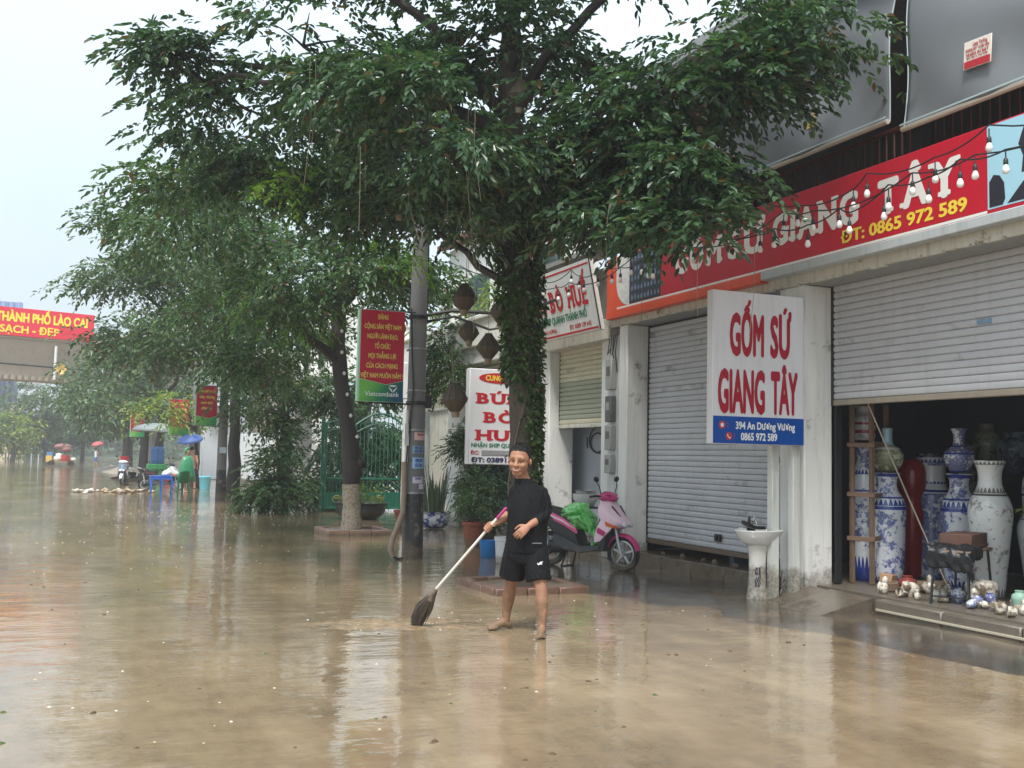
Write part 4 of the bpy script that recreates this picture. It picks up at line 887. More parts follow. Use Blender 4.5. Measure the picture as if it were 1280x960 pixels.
bush('terrace_plant', 'yellow green foliage over the white balcony behind the utility pole', 'plant', (8.1, 21.5, 3.95), [(8.2, 20.8, 5.1, .7, .5), (8.2, 22.6, 5.0, .8, .5), (8.3, 24.2, 4.9, .7, .5)], LEAFYD, .1, 260, 63, .3, .3)
bush('climbing_plant', 'dark leafy creeper hanging over the white balcony beside the pole', 'plant', (7.5, 21.5, 3.4), [(7.45, 21.9, 4.3, .35, .5), (7.4, 21.4, 3.8, .35, .45), (7.45, 21.0, 3.2, .25, .3), (7.4, 22.2, 3.4, .25, .4)], LEAF2, .1, 420, 64, .25, .25)
POTM = mat('terracotta', lin(140, 74, 56), .6, .25, 9, .1, mud=.2)
POTD = mat('dark stone pot', lin(66, 66, 64), .6, .3, 6, .15, mud=.2)
SOIL = mat('soil', lin(58, 46, 36), .9, .3, 20, .5)
def pot(parent, c, r, h, m, kind=0):
    x, y, z = c
    pr = [(r*.66, 0), (r*.7, .02), (r*.94, h*.84), (r*1.04, h*.86), (r*1.06, h), (r*.93, h), (r*.88, h*.86)] if kind == 0 else [(r*.6, 0), (r*.86, h*.2), (r*1.0, h*.55), (r*.98, h*.85), (r*1.1, h), (r*1.0, h*1.0), (r*.9, h*.84)]
    p = obj('pot', MB().lathe(pr, (x, y, z), 24), m, parent); obj('soil', MB().lathe([(r*.9, 0), (.001, .01)], (x, y, z+h*.86), 16, cap=False), SOIL, p); return p
def pot_plant(label, c, r, h, pm, blobs, leaf, ll, dens, seed, kind=0, clump=.14):
    t = thing('potted_plant', label, 'potted plant', c); pot(t, c, r, h, pm, kind)
    bl = [(c[0]+a, c[1]+b, c[2]+d, e, f) for a, b, d, e, f in blobs]
    crown(t, 'foliage', bl, dens, leaf, ll, ll*.28, .18, 9, .25, clump, True, seed, twigs=False, flat=.7)
    mb = MB()
    for b in bl: limb(mb, (c[0], c[1], c[2]+h*.8), b[:3], .016, .006, .0, seed, 5)
    obj('stems', mb, BARK, t); return t
pot_plant('small leafy bush in a ribbed terracotta pot under the white noodle sign', (6.62, 17.6, 0.0), .21, .44, POTM, [(0, 0, .75, .25, .2), (.05, 0, 1.0, .2, .15), (-.1, 0, .9, .2, .15)], LEAF2, .05, 1500, 71)
pot_plant('dark bushy conifer in a dark pot below the white noodle sign', (7.15, 18.45, 0.02), .27, .4, POTD, [(0, 0, .7, .32, .25), (.02, 0, 1.1, .34, .3), (0, 0, 1.55, .32, .28), (-.5, .1, 1.75, .2, .14), (-.15, .1, 1.9, .3, .2)], LEAF, .05, 2600, 72, 0, .16)
bw = None
def snake_plant():
    c = (7.35, 22.0, .02); t = thing('snake_plant', 'snake plant with upright sword leaves in a blue and white pot', 'potted plant', c)
    global POTBW
    m = NT('blue white pot'); f = m.noise(m.coord(), 7, 4, .6); m.l(m.ramp(f, [(.5, lin(206, 208, 210)), (.56, lin(70, 84, 140))]), m.p.inputs['Base Color']); m.p.inputs['Roughness'].default_value = .25; POTBW = m.m
    pot(t, c, .34, .36, POTBW, 1)
    lm = NT('sword leaf'); z = lm.n('TexWave'); z.bands_direction = 'Z'; z.inputs['Scale'].default_value = 9; z.inputs['Distortion'].default_value = 9; lm.l(lm.coord(), z.inputs['Vector']); lm.l(lm.ramp(z.outputs['Fac'], [(.2, (.03, .055, .03)), (.7, (.075, .12, .06))]), lm.p.inputs['Base Color']); lm.p.inputs['Roughness'].default_value = .4
    def blade():
        mb = MB(); n = 9; rings = []
        for i in range(n):
            a = i/(n-1); w = .035*(1-a**3)*(.75+.5*a*(1-a)*2)+.001; zz = a*.95; x = .05*a*a
            rings.append([(x, -w, zz), (x+.012, 0, zz), (x, w, zz), (x-.004, 0, zz)])
        return mb.loft(rings)
    src = None; r = random.Random(8)
    for i in range(34):
        a = r.uniform(0, 6.28); d = .26*r.random()**.5
        loc = Vector((d*math.cos(a), d*math.sin(a), .3)); tilt = d*1.1
        if src is None: src = o = obj('leaf', blade(), lm.m, t, (0, 0, 0))
        else:
            o = src.copy(); COL.objects.link(o)
        o.location = loc; o.rotation_euler = (0, tilt*r.uniform(.3, 1.), a); s = r.uniform(.7, 1.15); o.scale = (1, 1, s)
snake_plant()
pot_plant('low grassy plants in a wide dark bowl pot before the green gate', (6.6, 25.6, 0.0), .62, .4, POTD, [(-.3, 0, .5, .25, .1), (.2, 0, .52, .3, .1), (0, 0, .62, .2, .12)], LEAFYD, .07, 200, 74, 1)
one('flower_pot', MB().lathe([(.13, 0), (.14, .02), (.19, .26), (.21, .27), (.21, .32), (.18, .32), (.17, .1)], (7.0, 23.3, .02), 20), POTM, 'empty reddish clay pot beside the snake plant', 'pot', (7.0, 23.3, .02))
# ---- planter borders round the trees
BRICK = mat('red kerb brick', lin(112, 66, 58), .4, .35, 7, .25, 40, mud=.12)
PINK = mat('pink grey kerb', lin(138, 112, 98), .6, .3, 7, .25, 40, mud=.08)
def border(label, x0, x1, y0, y1, h, m, n, rot=0.):
    c = ((x0+x1)/2, (y0+y1)/2, 0); t = thing('tree_planter', label, 'planter', c); w = .12
    lx = (x1-x0)/n; ly = (y1-y0)/n
    a = obj('kerb_stone', MB().cbox(x0+.003, x0+lx-.003, y0, y0+w, -.05, h, .012), m, t)
    bb = obj('kerb_stone', MB().cbox(x0, x0+w, y0+w+.003, y0+w+ly-.006-w*2/n, -.05, h, .012), m, t)
    r = random.Random(n)
    for i in range(n):
        if i: piece(a, 'kerb_stone', t, Vector(c)+Vector((i*lx, r.uniform(-.006, .006), r.uniform(-.012, .004))), (0, 0, r.uniform(-.01, .01)))
        piece(a, 'kerb_stone', t, Vector(c)+Vector((i*lx, y1-y0-w, r.uniform(-.01, .004))))
        for xx in (0, x1-x0-w):
            if i == 0 and xx == 0: continue
            piece(bb, 'kerb_stone', t, Vector(c)+Vector((xx, i*(y1-y0-2*w)/n, r.uniform(-.01, .004))))
    V, Fq = grid_mesh(x0+w, x1-w, y0+w, y1-w, 16, 16, lambda x, y: h*.55+.03*fbm(x*5, y*5, 9)); np_obj('soil', V, Fq, MUDSOIL, t)
    t.rotation_euler = (0, 0, rot); return t
MUDSOIL = mat('mud soil', lin(104, 90, 72), .3, .3, 12, .4, 30)
border('low red kerb planter round the ivy tree behind the man', 4.5, 5.72, 11.25, 12.55, .085, BRICK, 3, .03)
border('low pinkish kerb planter round the whitewashed tree', 4.55, 5.85, 20.1, 21.4, .12, PINK, 3, 0)
# ------------------------------------------------------------------ utility poles and pole banners
POLE = mat('concrete pole', lin(112, 112, 112), .7, .2, 5, .25, 40, mud=.9, stain=(lin(70, 70, 70), 3, .6))
def pole_mat_bottom(): return mat('mud caked pole', lin(52, 52, 52), .5, .35, 9, .3, 30, mud=.3, stain=(lin(120, 114, 104), 7, .55))
def pole(label, x, y, h, r, group=None):
    t = thing('utility_pole', label, 'pole', (x, y, 0), group)
    obj('shaft', MB().tube([(x, y, 1.0), (x, y, h)], [r*.95, r*.62], 20), POLE, t)
    obj('muddy_foot', MB().tube([(x, y, -.1), (x, y, 1.0)], [r*1.02, r*.956], 20), pole_mat_bottom(), t)
    return t
def main_pole():
    x, y = 4.89, 15.69; t = pole('thick grey concrete utility pole with stickers and a loose conduit', x, y, 7.5, .165)
    band = mat('steel band', lin(150, 152, 154), .35, .2, metal=.6)
    for z in (1.02, 2.0, 2.62, 3.28): obj('band', MB().lathe([(.17-z*.008, -.012), (.172-z*.008, 0), (.17-z*.008, .012)], (x, y, z), 20), band, t)
    obj('clamp', MB().lathe([(.163, -.03), (.166, 0), (.163, .03)], (x, y, 2.42), 20).lathe([(.152, -.03), (.155, 0), (.152, .03)], (x, y, 3.78), 20).rbox((x+.2, y, 2.45), (.1, .03, .2)).tube([(x+.15, y, 2.45), (x+.3, y, 2.42), (x+.27, y, 2.3), (x+.2, y, 2.32)], .014, 6), STEEL, t)
    blue = lin(120, 160, 205)
    def st(a, z, w, h, c, nm, txt=None):
        """paper sticker wrapped round the shaft"""
        rr = .166-.008*z+.002; mb = MB(); n = 6; k = w/rr
        vs = [(x+rr*math.sin(a+k*(i/n-.5)), y-rr*math.cos(a+k*(i/n-.5)), z+dz) for dz in (0, h) for i in range(n+1)]
        mb.add(vs, [(i, i+1, n+2+i, n+1+i) for i in range(n)]); o = obj('sticker', mb, mat('sticker '+nm, c, .6, .12, 30), t)
        if txt:
            tb = MB(); cx, cy = x+(rr+.003)*math.sin(a), y-(rr+.003)*math.cos(a)
            for j, s in enumerate(txt): text(tb, s, (cx, cy, z), (math.cos(a), math.sin(a), 0), (0, 0, 1), h*.3, w*.6, 0, h*(.6-.45*j), .05)
            obj('print', tb, mat('sticker print '+nm, lin(50, 70, 150) if nm != 'pink' else lin(160, 60, 60), .6, .1), o, None, None)
    st(.25, 1.84, .2, .12, lin(212, 178, 170), 'pink', ['KHOAN']); st(.05, 1.63, .2, .12, lin(176, 200, 226), 'pale blue', ['0912 38', 'RÚT HẦM']); st(.1, 1.4, .2, .17, lin(150, 190, 228), 'blue', ['09678', 'SỬA ỐNG'])
    st(.1, 1.17, .18, .1, lin(206, 196, 214), 'mauve', ['0386']); st(.5, 1.08, .1, .08, lin(206, 196, 206), 'mauve')
    hose = mat('tan conduit', lin(150, 132, 112), .6, .2, 10)
    obj('conduit', MB().tube([(x-.2, y-.1, 1.5), (x-.19, y-.1, 1.0), (x-.2, y-.1, .72), (x-.28, y-.12, .52), (x-.36, y-.14, .33), (x-.4, y-.15, .15), (x-.35, y-.15, .05)], .042, 10), hose, t)
    obj('white_tube', MB().tube([(x-.16, y-.08, 2.3), (x-.165, y-.08, 1.5)], .03, 8).cbox(x-.21, x-.14, y-.125, y-.118, 1.75, 2.1, .002), mat('white plastic', lin(206, 206, 204), .5, .15), t)
    obj('cable', MB().tube([(x-.15, y-.1, 3.9), (x-.13, y-.13, 3.2), (x-.1, y-.16, 2.6), (x-.14, y-.12, 2.1), (x-.17, y-.1, 1.5)], .013, 6).tube([(x-.37, y-.15, .07), (x-.3, y-.16, .015), (x-.2, y-.16, .02)], .018, 6).tube([(x+.14, y, 3.9), (x+.13, y-.03, 6)], .014, 6), STEEL, t)
    obj('cable_bundle', MB().tube([(x+.1, y, 3.82), (x+.5, y-.2, 3.9), (x+1.4, y-.6, 3.86), (x+2.8, y+.6, 4.4)], .03, 6).tube([(x+.1, y, 3.72), (x+.6, y, 3.84), (x+1.6, y+1, 3.8), (x+3, y+3, 4.2)], .022, 6), STEEL, t)
    obj('crossarm', MB().cbox(x-.7, x+.7, y-.05, y+.05, 6.6, 6.7, .01), STEEL, t)
main_pole()
def pole_banner(label, x0, x1, y, z0, z1, px, lines, name, grad, group=None):
    t = thing('pole_sign', label, 'sign', (x0, y, z0), group)
    w, h = x1-x0, z1-z0
    obj('box', MB().cbox(x0, x1, y, y+.09, z0, z1, .006), mat('pale green sign edge', lin(170, 214, 190), .5, .08), t)
    zb = z0+h*.21
    obj('red_panel', MB().prism([(x0+.035, zb+h*.04), (x0+w*.62, zb-h*.02), (x1-.004, zb+h*.03), (x1-.004, z1-.004), (x0+.035, z1-.004)], 'y', y-.004, y-.0005), mat('pole sign red', lin(182, 24, 58), .45, .08, 2), t)
    g = NT('sign green to blue print'+name); sp = g.n('SeparateXYZ'); g.l(g.n('TexCoord').outputs['Generated'], sp.inputs[0]); f = g.math('ADD', g.math('MULTIPLY', sp.outputs['X'], .75), g.math('MULTIPLY', sp.outputs['Z'], -.25))
    g.l(g.ramp(f, grad), g.p.inputs['Base Color']); g.p.inputs['Roughness'].default_value = .45
    obj('green_panel', MB().prism([(x0+.035, z0+.004), (x1-.004, z0+.004), (x1-.004, zb+h*.025), (x0+w*.62, zb-h*.025), (x0+.035, zb+h*.035)], 'y', y-.0041, y-.0004), g.m, t)
    o, u, v = (x0, y-.006, z0), (1, 0, 0), (0, 0, 1); n = len(lines); ym = mat('pole sign yellow', lin(224, 196, 96), .5, .06)
    def pr(mb):
        for i, (s, wd) in enumerate(lines): text(mb, s, o, u, v, h*.052 if n > 5 else h*.07, w*wd, w*.52, h*(.9-i*(.64/max(n-1, 1))) if n > 5 else h*(.84-i*.145), .045)
    printed('yellow_lettering', t, ym, pr)
    for z in (z1+.015, z0-.015): obj('bracket', MB().tube([(x0+w*.3, y+.1, z), (px, y+.1, z)], .014, 6), STEEL, t)
    return t
GR = [(.0, lin(110, 186, 80)), (.3, lin(30, 130, 90)), (.6, lin(16, 78, 112))]
vs = pole_banner('red pole sign with yellow slogan and green and blue bank footer', 3.87, 4.6, 15.45, 2.41, 3.82, 4.8, [('ĐẢNG', .23), ('CỘNG SẢN VIỆT NAM', .8), ('NGƯỜI LÃNH ĐẠO,', .67), ('TỔ CHỨC', .34), ('MỌI THẮNG LỢI', .6), ('CỦA CÁCH MẠNG', .68), ('VIỆT NAM MUÔN NĂM !', .92)], 'near', GR)
def vcb(mb):
    o, u, v = (3.87, 15.438, 2.41), (1, 0, 0), (0, 0, 1); text(mb, 'Vietcombank', o, u, v, .075, .54, .39, .085, .012)
    c = (.56, .2)
    def pl(pts): mb.add([(3.87+c[0]+a, 15.438, 2.41+c[1]+b) for a, b in pts], [tuple(range(len(pts)))])
    pl([(-.065, .05), (-.05, .02), (-.012, -.012), (0, -.055), (-.03, -.03), (-.06, .01)][::-1]); pl([(.065, .05), (.05, .02), (.012, -.012), (0, -.055), (.03, -.03), (.06, .01)]); pl([(-.065, .055), (-.02, .035), (.02, .035), (.065, .055), (.03, .062), (-.03, .062)])
printed('white_logo', vs, mat('logo white', lin(226, 236, 236), .5, .04), vcb)
GR2 = [(.0, lin(120, 190, 90)), (.5, lin(50, 150, 90)), (.9, lin(40, 120, 110))]
far_lines = [('Thành phố Lào Cai', .8), ('xây dựng', .7), ('xanh sạch', .55), ('đẹp', .5)]
pole('grey concrete pole with a pale notice beside the two green chairs', 4.44, 35.7, 8, .17, 'banner poles receding along the pavement')
one('pole_notice', MB().cbox(4.33, 4.55, 35.51, 35.515, 1.55, 1.75, .002), mat('paper pale blue', lin(196, 212, 226), .6, .1), 'pale paper notice stuck on the far grey pole', 'notice', (4.44, 35.51, 1.55))
pole_banner('red pole sign half hidden by foliage on the grey pole beyond the shrub', 3.5, 4.2, 35.5, 2.45, 3.75, 4.3, far_lines, 'b', GR2)
pole('slim grey pole past the yellow green young tree', 4.75, 47.9, 8, .17, 'banner poles receding along the pavement')
pole_banner('red and green pole sign behind the yellow green young tree', 3.6, 4.45, 47.6, 2.3, 3.85, 4.65, far_lines, 'c', GR2)
pole('tall dark pole behind the parked motorbike with the red bucket', 3.75, 60, 8, .2, 'banner poles receding along the pavement')
pole_banner('small red pole sign farthest down the street above the parked motorbike', 2.55, 3.3, 59.7, 2.3, 3.7, 3.6, far_lines, 'd', GR2)
# ------------------------------------------------------------------ woven lanterns
def lantern():
    t = thing('woven_lantern', '-', 'lantern', (0, 0, 0), 'woven lanterns hung round the street tree')
    wv = NT('woven bamboo'); sp = wv.n('SeparateXYZ'); co = wv.coord(); wv.l(co, sp.inputs[0])
    a = wv.math('ARCTAN2', sp.outputs['Y'], sp.outputs['X']); st = wv.math('SINE', wv.math('MULTIPLY', a, 40.)); f = wv.noise(co, 18, 4)
    wv.l(wv.mix(wv.math('ADD', wv.math('MULTIPLY', st, .3), .5, True), lin(58, 50, 43), lin(96, 84, 71)), wv.p.inputs['Base Color']); wv.p.inputs['Roughness'].default_value = .8
    wv.bump(wv.math('ADD', st, f), .5, .01)
    pr = [(.05, -.33), (.09, -.28), (.15, -.2), (.158, -.175), (.13, -.12), (.075, -.04), (.045, .0), (.042, .02)]
    obj('shade', MB().lathe(pr, (0, 0, 0), 24), wv.m, t); mb = MB()
    for k in range(12):
        a = 2*PI*k/12; mb.tube([((r+.004)*math.cos(a), (r+.004)*math.sin(a), z) for r, z in pr], .005, 4)
    obj('rib', mb, mat('bamboo rib', lin(84, 72, 60), .7, .2), t)
    obj('tassel', MB().lathe([(.045, -.4), (.05, -.36), (.05, -.33)], (0, 0, 0), 12), mat('straw tassel', lin(130, 118, 96), .9, .3, 30), t)
    obj('cord', MB().tube([(0, 0, .02), (.004, 0, .25), (0, 0, .5)], .004, 4), mat('pale cord', lin(150, 140, 120), .8, .1), t)
    return t
L0 = lantern()
ll = [((4.55, 12.6, 3.82), 'highest woven lantern just right of the utility pole top', 1.), ((4.79, 13.1, 3.4), 'torn dented woven lantern below the highest one by the pole', .85), ((4.85, 12.5, 3.18), 'neat pointed woven lantern between pole and ivy trunk', .95), ((4.46, 12.7, 2.52), 'lowest woven lantern at the left edge of the white noodle sign', 1.05), ((4.62, 11.45, 3.5), 'woven lantern hanging against the ivy trunk', .95),
      ((3.4, 11.8, 4.75), 'woven lantern in the foliage above the utility pole', .9), ((4.5, 10.9, 4.6), 'woven lantern above the ivy trunk in the leaves', .9), ((4.4, 10.5, 5.8), 'woven lantern highest among the leaves over the ivy trunk', .9), ((5.2, 9.9, 5.0), 'woven lantern under the boughs before the orange sign end', .95), ((5.9, 9.2, 5.4), 'woven lantern in shade near the grey blind', .9)]
for i, (p, lb, s) in enumerate(ll):
    o = L0 if i == 0 else dup(L0, p)
    o.location = p; o['label'] = lb; o.scale = (s, s, s); o.rotation_euler = (random.uniform(-.08, .08), random.uniform(-.08, .08) if i != 1 else .35, i*1.3)
# ------------------------------------------------------------------ string lights along the shop front
BULBW = mat('frosted bulb', lin(226, 226, 222), .25, .05)
def string_lights():
    pts = [(6.62, 4.37), (6.34, 4.09), (8.14, 4.31), (7.46, 4.17), (7.24, 4.24), (7.20, 4.03), (6.83, 4.09), (6.72, 4.14), (7.71, 4.07), (7.77, 3.99), (8.41, 4.04), (8.26, 3.95), (8.34, 4.23), (9.23, 4.23), (8.91, 3.93), (8.90, 4.11), (9.40, 4.19), (9.49, 4.03), (9.75, 4.02), (10.67, 4.26), (11.24, 4.15), (12.28, 4.41), (12.38, 4.13), (12.56, 4.21), (13.76, 4.44), (13.55, 4.23), (14.01, 4.26), (11.37, 4.41), (13.18, 4.19), (12.97, 4.27), (12.25, 4.10), (12.47, 4.27), (14.94, 4.44), (16.0, 4.39), (14.65, 4.31), (14.48, 4.23), (14.9, 4.21), (15.29, 4.2), (10.16, 4.56)]
    groups = [[p for p in pts if p[1] >= 4.225], [p for p in pts if 4.1 <= p[1] < 4.225], [p for p in pts if p[1] < 4.1]]
    labels = ['highest strand of white bulbs strung before the red sign', 'middle strand of white bulbs strung before the red sign', 'lowest strand of white bulbs strung before the red sign']
    first = None
    for gi, g in enumerate(groups):
        g = sorted(g); X = 7.2-.06*gi; t = thing('string_lights', labels[gi], 'string lights', (X, 10, 4.2), 'strings of white bulbs along the shop front')
        cp = [(X+.3, 3.0, 4.75), (X+.1, 5.2, 4.45)]; tops = []
        for y, z in g: tops.append((y, z+.17+.05*random.random()))
        merged = []
        for y, z in tops:
            if merged and y-merged[-1][0] < .1: continue
            merged.append((y, z))
        cp += [(X, y, z) for y, z in merged]+[(X-.3, merged[-1][0]+1.2, merged[-1][1]+.25), (X-1.2, merged[-1][0]+1.5, merged[-1][1]+.5)]
        cable = []
        for a, b in zip(cp, cp[1:]):
            d = math.dist(a, b)
            for k in range(6):
                s = k/6; cable.append(tuple(a[i]*(1-s)+b[i]*s-(.07*d*4*s*(1-s) if i == 2 else 0) for i in range(3)))
        cable.append(cp[-1]); obj('cable', MB().tube(cable, .008, 5), STEEL, t)
        for y, z in g:
            if first is None:
                bl = obj('bulb', MB().lathe([(.004, -.036), (.018, -.033), (.029, -.017), (.031, 0), (.026, .02), (.018, .036), (.016, .045)], (X, y, z), 14), BULBW, t)
                sk = obj('socket', MB().lathe([(.019, .043), (.021, .05), (.02, .085), (.012, .1), (.006, .105), (.006, .17)], (X, y, z), 10), STEEL, bl)
                first = (bl, sk, Vector((X, y, z)))
            else:
                bl = first[0].copy(); COL.objects.link(bl); bl.parent = t
                bl.location = Vector((X, y, z))-first[2]+Vector((7.2, 10, 4.2))-Vector((X, 10, 4.2))
                sk = first[1].copy(); COL.objects.link(sk); sk.parent = bl
    # row of tiny lamps on the crooked trunk
    t = thing('trunk_lights', 'thin string of tiny white lamps down the dark crooked trunk', 'string lights', (4.9, 20.4, 2)); src = None; mb = []
    for k in range(7):
        z = 1.95+k*.42; p = Vector((np.interp(z, [1.7, 2.3, 3.0, 3.8, 4.7], [5.22, 5.0, 4.86, 4.74, 4.78])+.02, 20.42, z)); mb.append(p)
        if src is None: src = obj('lamp', MB().ell(p, (.035, .03, .04), nu=8, nv=6), BULBW, t); p0 = p
        else: piece(src, 'lamp', t, worldloc(t)+p-p0)
    obj('wire', MB().tube(mb, .006, 4), STEEL, t)
string_lights()
# ------------------------------------------------------------------ projecting shop sign
def gom_sign():
    t = thing('hanging_sign', 'white box sign with red GỐM SỨ GIANG TÂY lettering and blue footer', 'sign', (7.25, 9.95, 1.8))
    x0, x1, y0, z0, z1 = 6.55, 7.81, 9.9, 1.80, 3.545
    obj('box', MB().cbox(x0, x1, y0, y0+.12, z0, z1, .008), mat('sign box white', lin(224, 224, 228), .4, .1, 2, .12, 2, streak=.12), t)
    obj('blue_band', MB().box(x0+.01, x1-.004, y0-.003, y0-.0005, z0+.008, z0+.315), mat('sign blue', lin(10, 76, 160), .4, .08), t)
    rd = mat('deep sign red', lin(170, 16, 46), .45, .06); o, u, v = (x0, y0-.004, z0), (1, 0, 0), (0, 0, 1); w = x1-x0
    for w_, args in (('GỐM', (.47, .47, .46, 1.03)), ('SỨ', (.47, .30, .93, 1.03)), ('GIANG', (.48, .64, .39, .375)), ('TÂY', (.48, .38, .98, .375))):
        printed('red_lettering', t, rd, lambda mb: text(mb, w_, o, u, v, *args, .05, acc=.55))
    wm = mat('sign print white', lin(232, 234, 236), .5, .03); o2 = (x0, y0-.005, z0)
    printed('white_lettering', t, wm, lambda mb: text(mb, '394 An Dương Vương', o2, u, v, .085, .82, .72, .175, .04)); printed('white_lettering', t, wm, lambda mb: text(mb, '0865 972 589', o2, u, v, .085, .5, .63, .05, .04))
    for cx, cz in ((.13, .215), (.22, .09)):
        c = (x0+cx, y0-.004, z0+cz); n = 20; mb = MB(); mb.add([(c[0]+.045*math.cos(2*PI*i/n), c[1], c[2]+.045*math.sin(2*PI*i/n)) for i in range(n)], [tuple(range(n))]); ic = obj('icon', mb, mat('icon red', lin(190, 60, 60), .5, .05), t, None, None)
        m2 = MB()
        if cx < .2: m2.add([(c[0]+a, c[1]-.002, c[2]+b) for a, b in ((-.018, -.022), (.018, -.022), (.018, .002), (.028, .002), (0, .026), (-.028, .002), (-.018, .002))], [tuple(range(7))])
        else: m2.add([(c[0]+a, c[1]-.002, c[2]+b) for a, b in ((-.024, .02), (-.012, .026), (-.008, .01), (-.014, .004), (.006, -.014), (.012, -.008), (.026, -.014), (.02, -.026), (.006, -.026), (-.022, .002))], [tuple(range(10))])
        obj('glyph', m2, wm, ic, None, None)
        obj('divider', MB().box(c[0]+.075, c[0]+.079, c[1]-.0005, c[1]+.0003, c[2]-.035, c[2]+.035), _mc['icon red'], t)
    pm = mat('white sign post', lin(206, 208, 202), .5, .12, 4, streak=.3, mud=.4)
    for x, y in ((7.50, 10.08), (7.72, 9.98)):
        obj('post', MB().cbox(x, x+.1, y, y+.1, .0, z0-.001, .006), pm, t)
    obj('arm', MB().cbox(7.78, 8.0, 10.0, 10.08, 3.3, 3.36, .005).cbox(7.78, 8.0, 10.0, 10.08, 1.95, 2.01, .005), pm, t)
gom_sign()
# ------------------------------------------------------------------ washbasin on its pedestal
CER = mat('muddy white ceramic', lin(216, 214, 206), .18, .08, 4, mud=.45, stain=(lin(150, 128, 100), 6, .6))
def basin():
    c = (7.42, 10.25, 0); x, y, z = c; t = thing('washbasin', 'muddy white ceramic washbasin on a pedestal under the shop sign', 'washbasin', c)
    obj('pedestal', MB().lathe([(.13, -.02), (.135, .02), (.12, .1), (.105, .3), (.105, .5), (.125, .62), (.15, .66)], c, 24, 1, .85), CER, t)
    out = [(.06, .62), (.14, .63), (.22, .68), (.265, .76), (.285, .8), (.28, .81), (.255, .808), (.23, .76), (.15, .69), (.05, .675)]
    mb = MB(); n = 32; vs = []
    for r, h in out:
        for j in range(n):
            a = 2*PI*j/n; cx, sy = math.cos(a), math.sin(a); k = 1+.12*abs(cx)**3
            vs.append((x+.02+r*cx*k, y+min(r*sy*.8, .17), z+h+(.015 if sy > .8 and h > .75 else 0)))
    mb.add(vs, [(i*n+j, i*n+(j+1) % n, (i+1)*n+(j+1) % n, (i+1)*n+j) for i in range(len(out)-1) for j in range(n)]+[tuple(range(9*n, 10*n))])
    obj('bowl', mb, mat('white ceramic', lin(222, 222, 218), .15, .06, 4, stain=(lin(150, 130, 104), 5, .66)), t)
    tp = obj('tap', MB().tube([(x+.03, y+.15, .81), (x+.03, y+.15, .9), (x+.02, y+.06, .91), (x+.02, y+.04, .87)], .014, 8).tube([(x+.03, y+.15, .9), (x+.07, y+.15, .96)], .01, 6), mat('dull chrome', lin(150, 150, 148), .3, .1, metal=.9), t)
    obj('drain_hose', MB().tube([(x+.14, y+.05, .62), (x+.2, y+.02, .45), (x+.19, y, .3), (x+.13, y-.05, .18)], .016, 6), STEEL, t)
    pm = mat('dark print', lin(44, 44, 66), .4, .2)
    r2 = random.Random(3)
    for a0 in (-2.35, -1.2):
        mb = MB()
        for i in range(6):
            for j in range(8):
                if r2.random() < .6:
                    a = a0+i*.09; rr = .124; zz = .16+j*.028; q = [(x+rr*math.cos(a+da), y+rr*.85*math.sin(a+da), zz+dz) for da, dz in ((0, 0), (.085, 0), (.085, .026), (0, .026))]; mb.add(q, [(0, 1, 2, 3)])
        obj('printed_mark', mb, pm, t, None, None)
    mb = MB(); r = np.random.default_rng(4)
    for i in range(26): 
        a = r.uniform(0, 6.28); d = r.uniform(.02, .14); p = np.array([x+.2, y-.08, .02]); e = p+np.array([math.cos(a)*d, math.sin(a)*d, r.uniform(.08, .32)]); mb.tube([p+r.normal(0, .03, 3)*[1, 1, 0], (p+e)/2+r.normal(0, .02, 3), e], .007, 4)
    one('twig_bundle', mb, mat('wet twigs', lin(62, 54, 48), .6, .3), 'bundle of dark wet twigs caught behind the washbasin pedestal', 'twigs', (x+.2, y-.08, 0))
    # black sandal lying on the rim
    mb = MB(); prof = []
    for k in range(9):
        s = k/8; w = .045*(1+.25*math.sin(PI*s))*(1 if 0 < k < 8 else .6); px = x-.27+s*.3; pz = .822+.07*max(0, .55-s)**1.2*2
        prof.append([(px, y-.09-w, pz), (px, y-.09+w, pz), (px, y-.09+w, pz+.035), (px, y-.09-w, pz+.035)])
    mb.loft(prof); one('black_sandal', mb.tube([(x-.22, y-.135, .9), (x-.18, y-.09, .96), (x-.15, y-.045, .88)], .016, 6), mat('black rubber', lin(22, 22, 24), .5, .2), 'black rubber sandal lying on the washbasin rim', 'sandal', (x-.1, y-.09, .82))
basin()
